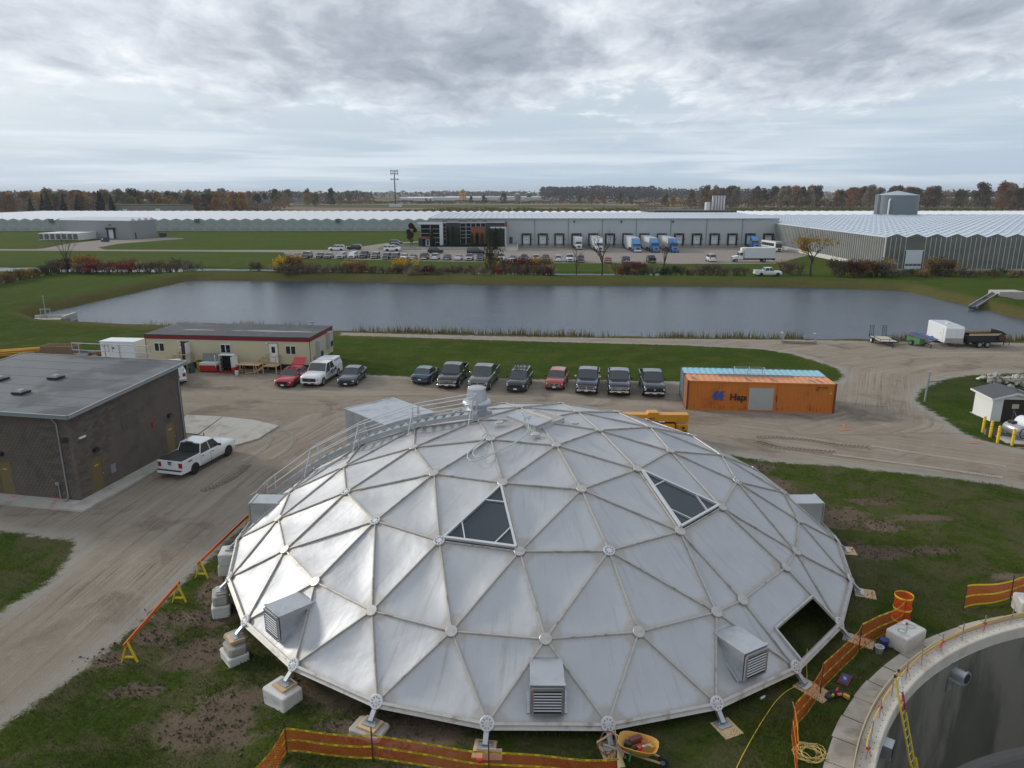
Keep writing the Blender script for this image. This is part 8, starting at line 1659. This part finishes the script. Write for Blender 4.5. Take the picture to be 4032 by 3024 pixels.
# right wood
for k in range(74):
    x=205+k*5.3+g.uniform(-4,4); y=800+g.uniform(-20,90)+max(0,(x-400)*.25); mk=g.choice(['tan','tan','brown','rust','tan','olive','rust','brown']); s_=g.uniform(.92,1.2)*(1 if k<56 else .82)
    plant_tree('autumn_tree','tall %s tree in the wood beyond the right orchard'%dict(rust='rusty',olive='olive',tan='bare tan',brown='brown')[mk],'tree',TT[k%5],(x,y,0),s_,mk,'trees of the right wood')
for k in range(30):
    x=470+k*7+g.uniform(-5,5); y=720+g.uniform(-40,60); mk=g.choice(['tan','rust','rust','brown','gold']); plant_tree('autumn_tree','%s tree in the wood at the right edge'%dict(rust='rusty orange',tan='bare tan',brown='brown',gold='golden')[mk],'tree',TT[k%5],(x,y,0),g.uniform(.95,1.35),mk,'trees at the right edge')
# round trees along the far hedgerow
for x,y,s_,mk in ((-235,1080,.75,'olive'),(-60,1085,.55,'olive'),(-40,1080,.62,'olive'),(-12,1085,.75,'green'),(-125,1090,.4,'gold'),(-118,1080,.35,'rust'),(70,1060,.5,'rust'),(95,1050,.7,'olive'),(110,1040,.75,'gold'),(128,1045,.72,'rust'),(150,1035,.8,'olive'),(165,1030,.6,'gold'),(185,900,.72,'olive'),(192,890,.6,'gold'),(-85,1300,1.0,'yellow'),(-260,1085,.5,'rust'),(-250,1090,.45,'red')): plant_tree('hedgerow_tree','round %s tree in the far hedgerow'%dict(olive='olive',green='green',gold='golden',rust='rusty',yellow='yellow',red='red')[mk],'tree',TT[int(abs(x))%5],(x,y,0),s_,mk,'round trees of the far hedgerow')
mass_boxes=None
# far wood, hedges and orchard as masses
def mass(name,label,boxes,mk,leaf,cat):
    pts=[];sz=[]
    for i,(x0,x1,y0,y1,h0,h1,n) in enumerate(boxes):
        gg=np.random.default_rng(i*7+len(name)); x=gg.uniform(x0,x1,n); y=gg.uniform(y0,y1,n); hh=h0+(h1-h0)*(.5+.5*np.sin(x*.043+1.7*np.sin(x*.017))*np.sin(x*.11+y*.02)); z=hh*np.clip(gg.random(n)**.55,0,1)
        pts.append(np.stack([x,y,z],1)); sz.append(gg.uniform(.6,1.3,n)*leaf)
    me=quads_mesh(name,np.concatenate(pts),np.concatenate(sz),seed=3); me.materials.append(LM[mk]); o=link(name,me,None); return tag(o,label,cat,None,'stuff')
mass('far_wood','grey brown wood along the whole horizon',[(-1500,1500,1900,2150,10,19,9000),(60,300,1500,1650,20,29,5200),(300,620,1560,1700,15,24,3500),(-900,-250,1250,1400,12,19,5000),(600,1400,1250,1400,14,22,4000),(-250,60,2200,2400,14,19,1500)],'grey',4.,'wood')
mass('wood_undergrowth','brown undergrowth at the foot of the nearer woods',[(-490,-200,600,700,6,15,7000),(200,620,790,900,6,14,7000),(470,700,700,780,5,12,3000)],'brown',1.8,'undergrowth')
mass('far_hedgerow','rusty hedgerow beyond the ploughed field',[(-300,420,1085,1110,2.5,5.5,5200)],'brown',1.9,'hedgerow')
mass('red_brush','reddish brush on the left of the far hedgerow',[(-290,-200,1075,1100,3,7,900),(150,230,880,905,2,5,500)],'rust',1.7,'brush')
orc=[]
for k in range(26):
    y=505+k*7.4; orc.append((-140+min(60,k*3),330+k*5,y-.8,y+.8,2.2,3.8,1100))
mass('orchard_rows','green orchard rows between the greenhouse and the ploughed field',orc,'olive',1.25,'orchard')
# --- shrubs, creek side
def shrub_tmpl(seed,h,w_,n,leaf,stems=9,mk='brown'):
    gg=random.Random(seed); bl=[((gg.uniform(-.5,.5)*w_,gg.uniform(-.4,.4)*w_,h*gg.uniform(.3,.85)),w_*gg.uniform(.18,.30),.9) for _ in range(9)]
    cr=quads_mesh('foliage',blob_points(bl,n,seed,.2),np.full(n,leaf)*np.random.default_rng(seed).uniform(.6,1.3,n),seed=seed); cr.materials.append(LM[mk]); mb=MB()
    for k in range(stems):
        a=gg.uniform(0,6.28); d=gg.uniform(.2,.5)*w_; mb.tube([(.08*d*math.cos(a),.08*d*math.sin(a),-.2),(d*.5*math.cos(a),d*.5*math.sin(a),h*.55),(d*math.cos(a),d*math.sin(a),h*gg.uniform(.8,1.08))],[.05,.035,.012],4,caps=False)
        for j in range(3): b=a+gg.uniform(-1,1); mb.tube([(d*.5*math.cos(a),d*.5*math.sin(a),h*.5),(d*.5*math.cos(a)+.3*w_*math.cos(b),d*.5*math.sin(a)+.3*w_*math.sin(b),h*gg.uniform(.75,1.1))],[.022,.008],3,caps=False)
    sm__=mb.mesh('stems'); sm__.materials.append(bark); return cr,sm__
ST=[shrub_tmpl(70+k,3.0,3.4,240,.20,14) for k in range(5)]; STD=[shrub_tmpl(80+k,3.0,3.2,520,.22,12) for k in range(3)]
def XW(px,y): return (px-2016)/2850*(y*.9662+18.1*.2576)
kn=dict(brown='brown',red='red',yellow='yellow',green='green',tan='bare tan',rust='rusty',dred='dark red',olive='olive',gold='golden')
rowpx=[(2016+2850*q[2]/(q[3]*.9662+4.66),q[5].split(' in the ')[0].split(' at the ')[0].split(' second')[0].split(' third')[0]) for q in row]
def shrub(px,y,s_,mk,where,dense=False,hs=1.):
    tm_=(STD if dense else ST)[g.randrange(3)]; x=XW(px,y)
    lb='%s shrub %s'%(kn[mk],where)
    if 'far car row' in where:
        lb=' '.join(('%s shrub on the creek bank below the %s'%(kn[mk],min(rowpx,key=lambda q:abs(q[0]-px))[1])).split()[:15])
    r_=thing('shrub',lb,'shrub',(x,y,-.2),g.uniform(0,6),'shrubs '+where); r_.scale=(s_,s_,s_*hs); c_=link('foliage',tm_[0],None,r_); c_.material_slots[0].link='OBJECT'; c_.material_slots[0].material=LM[mk]; link('stems',tm_[1],None,r_)
wl='in the thicket left of the pond corner'
for k in range(26): px=215+k*22+g.uniform(-9,9); shrub(px,166+g.uniform(-3,4),g.uniform(.8,1.15),'red' if 350<px<530 and g.random()<.8 else g.choice(['brown','dred','brown','rust','tan']),wl,px<560)
for px in (330,350,310): shrub(px,168,1.35,'gold',wl,True)
wl='on the bank at the far left of the pond'
for k in range(20): y=142+k*1.2; shrub(2016+2850*(-103.3+g.uniform(-1.2,1.2))/(y*.9662+4.66),y,g.uniform(.6,.9),g.choice(['brown','olive','gold','brown']),wl,True)
wl='along the creek below the far car row'
for k in range(64):
    px=1010+k*18.5+g.uniform(-9,9)
    if 1030<px<1085 : continue
    mk=g.choice(['tan','brown','brown','rust','tan','dred']) if px<1900 else g.choice(['brown','red','rust','brown','tan','gold'])
    shrub(px,163.0+g.uniform(-4.5,1)-(px-1100)*.004,g.uniform(.7,1.05),mk,wl,g.random()<.3)
for px,mk,s_ in ((1120,'yellow',1.35),(1150,'gold',1.45),(1175,'gold',1.25),(1570,'yellow',1.1),(1600,'yellow',1.2),(1380,'yellow',1.0),(1410,'gold',1.0),(1941,'yellow',.8),(1938,'olive',1.1),(2120,'gold',1.3),(2140,'gold',1.2),(2040,'red',1.25),(2070,'red',1.2),(1990,'red',1.1)): shrub(px,162.5,s_,mk,wl,True,1.9 if px in (1941,1938) else 1.1)
wl='between the bare trees on the right creek bank'
for k in range(34):
  px=2420+k*22+g.uniform(-9,9)
  if not 2935<px<3115: shrub(px,159+g.uniform(-2.5,2.5),g.uniform(.65,1.05),g.choice(['brown','tan','olive','brown','rust','red'] if px>2700 or px<2520 else ['tan','olive','green']),wl,g.random()<.5)
for k in range(5): shrub(2470+k*14,161,1.05,'red',wl,True)
wl='in front of the glass greenhouse'
for k in range(44):
    px=3290+k*18+g.uniform(-8,8); big=1.25 if 3300<px<3500 or 3650<px<3760 else .6; shrub(px,160+g.uniform(-3,2),g.uniform(.8,1.1)*big,g.choice(['brown','dred','rust'] if px<3420 else ['brown','olive','gold','tan']),wl,True)
for px in (3490,3680,3710): shrub(px,161,1.3,'gold',wl,True)
# bare trees and the yellow tree
for seed,px,y,h,r_,lb in ((3,2270,162,8.,.13,'small bare tree left of the large bare tree'),(5,2370,160,10.5,.2,'large spreading bare tree on the creek bank'),(8,2613,159,9.,.15,'bare tree below the rightmost blue lorry'),(12,268,168,10.,.16,'bare tree at the far left before the storage building')):
    mb,tips=branchy(seed,h,r_,5,.7 if seed==5 else .55); t_=thing('bare_tree',lb,'tree',(XW(px,y),y,0)); part('branches',mb,barkd,t_,True)
mb,tips=branchy(21,11.,.24,5,.7); yt=thing('yellow_tree','half bare yellow leaved tree in front of the glass greenhouse','tree',(XW(3192,160),160,0)); part('branches',mb,barkd,yt,True)
tp_=np.array([tuple(q) for q,lv in tips if lv>=3 and q.z<8.]); gg=np.random.default_rng(5); pts=(tp_[gg.integers(0,len(tp_),900)]+gg.normal(size=(900,3))*.35); me=quads_mesh('foliage',pts,gg.uniform(.2,.42,900),seed=9); me.materials.append(LM['gold']); link('foliage',me,None,yt)
for px,y in ((3080,166),(3105,165)): shrub(px,y,1.05,'gold','beside the yellow tree')
# office planting
tm_=tree_tmpl('m',7.5,31,1500,.34,rblobs(31,7.5,2.7,12,.22),.14,'dred'); plant_tree('red_maple','dark red maple at the left end of the office terrace','tree',tm_,(-32.5,236,.85),1.0,'dred',None)
col_=quads_mesh('foliage',blob_points([((0,0,.5+.42*k),.52 if 0<k<9 else .36,1.) for k in range(11)],900,41,.5),np.full(900,.22),seed=41); col_.materials.append(LM['green']); stm=MB().cyl((0,0,0),(0,0,2),.06,n=5).mesh('stem'); stm.materials.append(bark)
for i,(x,h) in enumerate(((-25.7,1.25),(-20.6,1.25),(-19.0,1.25),(-17.5,1.25),(-12.9,.9),(-11.2,.9),(-9.6,.9),(-7.0,1.2),(-5.3,1.2),(-3.6,1.2))):
    c_=thing('columnar_cedar','slender columnar cedar, %s from the left along the office front'%ORD[i],'shrub',(x,236.6,.8),i,'columnar cedars along the office front'); c_.scale=(1,1,h); link('foliage',col_,None,c_); link('stem',stm,None,c_)
for i,x in enumerate((-7.2,-5.7,-4.9)): c_=thing('columnar_cedar','rounded cedar before the retaining wall, %s from the left by the ramp'%ORD[i],'shrub',(x,231.6+.3*i,.0),i,'cedars by the office ramp'); c_.scale=(1,1,.85); link('foliage',col_,None,c_); link('stem',stm,None,c_)
o=link('clipped_hedge',quads_mesh('clipped_hedge',np.stack([rng.uniform(-26,-3,1500),rng.uniform(233.2,234.2,1500),rng.uniform(.9,1.5,1500)],1),np.full(1500,.3),seed=4),LM['ever']); tag(o,'low clipped hedge along the office terrace','hedge')
# --- bank vegetation, reeds, grass
def blades(name,label,x,y,z,h,w_,m,lean=.35,seed=1):
    gg=np.random.default_rng(seed); n=len(x); a=gg.random(n)*6.28; dx,dy=np.cos(a)*w_/2,np.sin(a)*w_/2; b=gg.random(n)*6.28; lx,ly=np.cos(b)*h*lean*gg.random(n),np.sin(b)*h*lean*gg.random(n)
    v=np.stack([np.stack([x-dx,y-dy,z-.03],1),np.stack([x+dx,y+dy,z-.03],1),np.stack([x+lx,y+ly,z+h],1)],1).reshape(-1,3)
    me=bpy.data.meshes.new(name); me.vertices.add(3*n); me.loops.add(3*n); me.polygons.add(n); me.vertices.foreach_set('co',v.ravel()); me.loops.foreach_set('vertex_index',np.arange(3*n)); me.polygons.foreach_set('loop_start',np.arange(0,3*n,3)); me.update(calc_edges=True); me.materials.append(m)
    return tag(link(name,me,None),label,name.split('_')[-1],None,'stuff')
def along(poly,n,off,seed):
    gg=np.random.default_rng(seed); P_=np.array(poly,float); seg=np.linalg.norm(np.diff(P_,axis=0),axis=1); cs=np.concatenate([[0],np.cumsum(seg)]); t_=gg.random(n)*cs[-1]; i=np.clip(np.searchsorted(cs,t_)-1,0,len(seg)-1); f=(t_-cs[i])/seg[i]; q=P_[i]+(P_[i+1]-P_[i])*f[:,None]; d=(P_[i+1]-P_[i])/seg[i][:,None]; nr=np.stack([-d[:,1],d[:,0]],1); return q+nr*gg.uniform(off[0],off[1],n)[:,None],gg
def hz2(x,y):
    pd_=mkpond(x,y); wob_=.25*np.sin(x*.9+y*.35)+.2*np.sin(x*.37-y*.8); fs_=sm(100,112,y+np.abs(x)*.08); bk_=sm(-2.5,1.2+4.5*fs_,pd_+wob_); return gz(x,y)*bk_-2.2*(1-bk_)+.75*sm(1.,6.,pd_)*(1-sm(9.,14.,pd_))*fs_
nearp=[POND[i] for i in range(9,19)]+[POND[0]]; reedm=leafmat('reed_blades',(.11,.10,.035),(.30,.235,.085))
q,gg=along(nearp,9000,(-.9,1.3),3); dens=(np.sin(q[:,0]*.33)+np.sin(q[:,0]*.13+2)+1.2*gg.random(len(q)))>-.5; dens&=~((q[:,0]>37)&(q[:,0]<48)); q=q[dens]; blades('pond_reeds','tall dry reeds along the near pond edge',q[:,0],q[:,1],hz2(q[:,0],q[:,1]),gg.uniform(.35,1.25,len(q)),.09,reedm,.4)
farp=[POND[i] for i in range(0,9)]; weedm=leafmat('bank_weeds',(.045,.045,.016),(.135,.115,.04))
q,gg=along(farp,26000,(-5.5,.3),5); z=hz2(q[:,0],q[:,1]); blades('bank_weeds','rough brown green weeds on the far pond bank',q[:,0],q[:,1],z,gg.uniform(.25,.8,len(q)),.16,weedm,.5,7)
n=210000; gg=np.random.default_rng(21); y=18+gg.random(n)**1.5*31; x=gg.uniform(-.78,.78,n)*(y+6)
k=(np.hypot(x-DC.x,y-DC.y)>13.6)&(np.hypot(x-TC[0],y-TC[1])>18.45); gsn=sdf(x,y,YARD); k&=gsn<-.15
dtt=np.zeros(n)
for a,b,rx,ry in DIRT: dtt=np.maximum(dtt,1-np.hypot((x-a)/rx,(y-b)/ry)*.62)
k&=(dtt+.6*(np.sin(x*1.7+np.sin(y*2.1))*np.sin(y*1.3+x*.4))*.5)<.42+.25*gg.random(n); x,y=x[k],y[k]
grm=leafmat('grass_blades',(.035,.055,.012),(.115,.135,.040)); blades('lawn_grass','short green grass around the dome and tank',x,y,gz(x,y),gg.uniform(.03,.12,len(x))*(1+.6*np.sin(x*.8)*np.sin(y*.7)),.045,grm,.7,8)
# spilled soil clods on the bare patches
n=2600; gg=np.random.default_rng(31); pts=[]
while len(pts)<n:
    a,b,rx,ry=DIRT[gg.integers(0,24)]; r_=gg.normal(size=2)*.55; pts.append((a+rx*r_[0],b+ry*r_[1]))
pts=np.array(pts); zz=gz(pts[:,0],pts[:,1]); me=quads_mesh('soil_clods',np.stack([pts[:,0],pts[:,1],zz+.03],1),gg.uniform(.04,.14,n),seed=13); me.materials.append(mat('soil_clod',(.085,.062,.044),.95,v=.4,s=4.)); tag(link('soil_clods',me,None),'brown soil clods on the bare patches','soil',None,'stuff')
# ---- pond structures
ps=thing('sluice_gate','concrete sluice with a grey gate frame at the left pond corner','sluice',(-67.6,104.4,0),.12); part('deck',MB().bb(-2.2,2.6,-1.0,.8,-1.5,.15),conc,ps); part('wing_wall',MB().bb(2.2,2.6,-1.0,3.2,-1.5,.55),conc,ps); part('wing_wall',MB().bb(-2.2,2.6,.8,1.1,-1.5,.5),conc,ps); part('gate_frame',MB().bar((-1.0,.2,.1),(-1.0,.2,1.5),.08).bar((.3,.2,.1),(.3,.2,1.5),.08).bar((-1.1,.2,1.5),(.4,.2,1.5),.1).bar((-.35,.2,.1),(-.35,.2,1.4),.3,.06),galv,ps); part('spindle',MB().cyl((-.35,.2,1.5),(-.35,.2,3.3),.05,n=6).box((-.35,.2,3.35),(.15,.15,.2)),galv,ps)
ou=thing('outfall_pipe','grey outfall chute with concrete head at the right pond bank','outfall',(0,0,0)); part('chute',MB().bar((74.5,116.5,-.2),(83.2,124.5,.95),.9,.35),dark,ou); part('chute_edge',MB().bar((74.4,117.1,.05),(83.,125.0,1.15),.12,.3).bar((74.9,116.,.05),(83.5,124.1,1.15),.12,.3),galv,ou); part('headwall',MB().bb(83,87.5,123,126,.2,1.5),conc,ou)
# ================================================================ air
hm=bpy.data.materials.new('haze_air'); hm.use_nodes=True; t=NT(hm.node_tree)
pv=t.n('ShaderNodeVolumePrincipled',{'Color':(.78,.86,.95,1),'Density':.0001,'Anisotropy':.2}); t.link(pv.outputs[0],t.n('ShaderNodeOutputMaterial').inputs['Volume'])
o=part('haze',MB().bb(-7200,7200,-120,9200,-7.5,47),hm); o['kind']='stuff'; o['label']='thin pale haze over the fields'
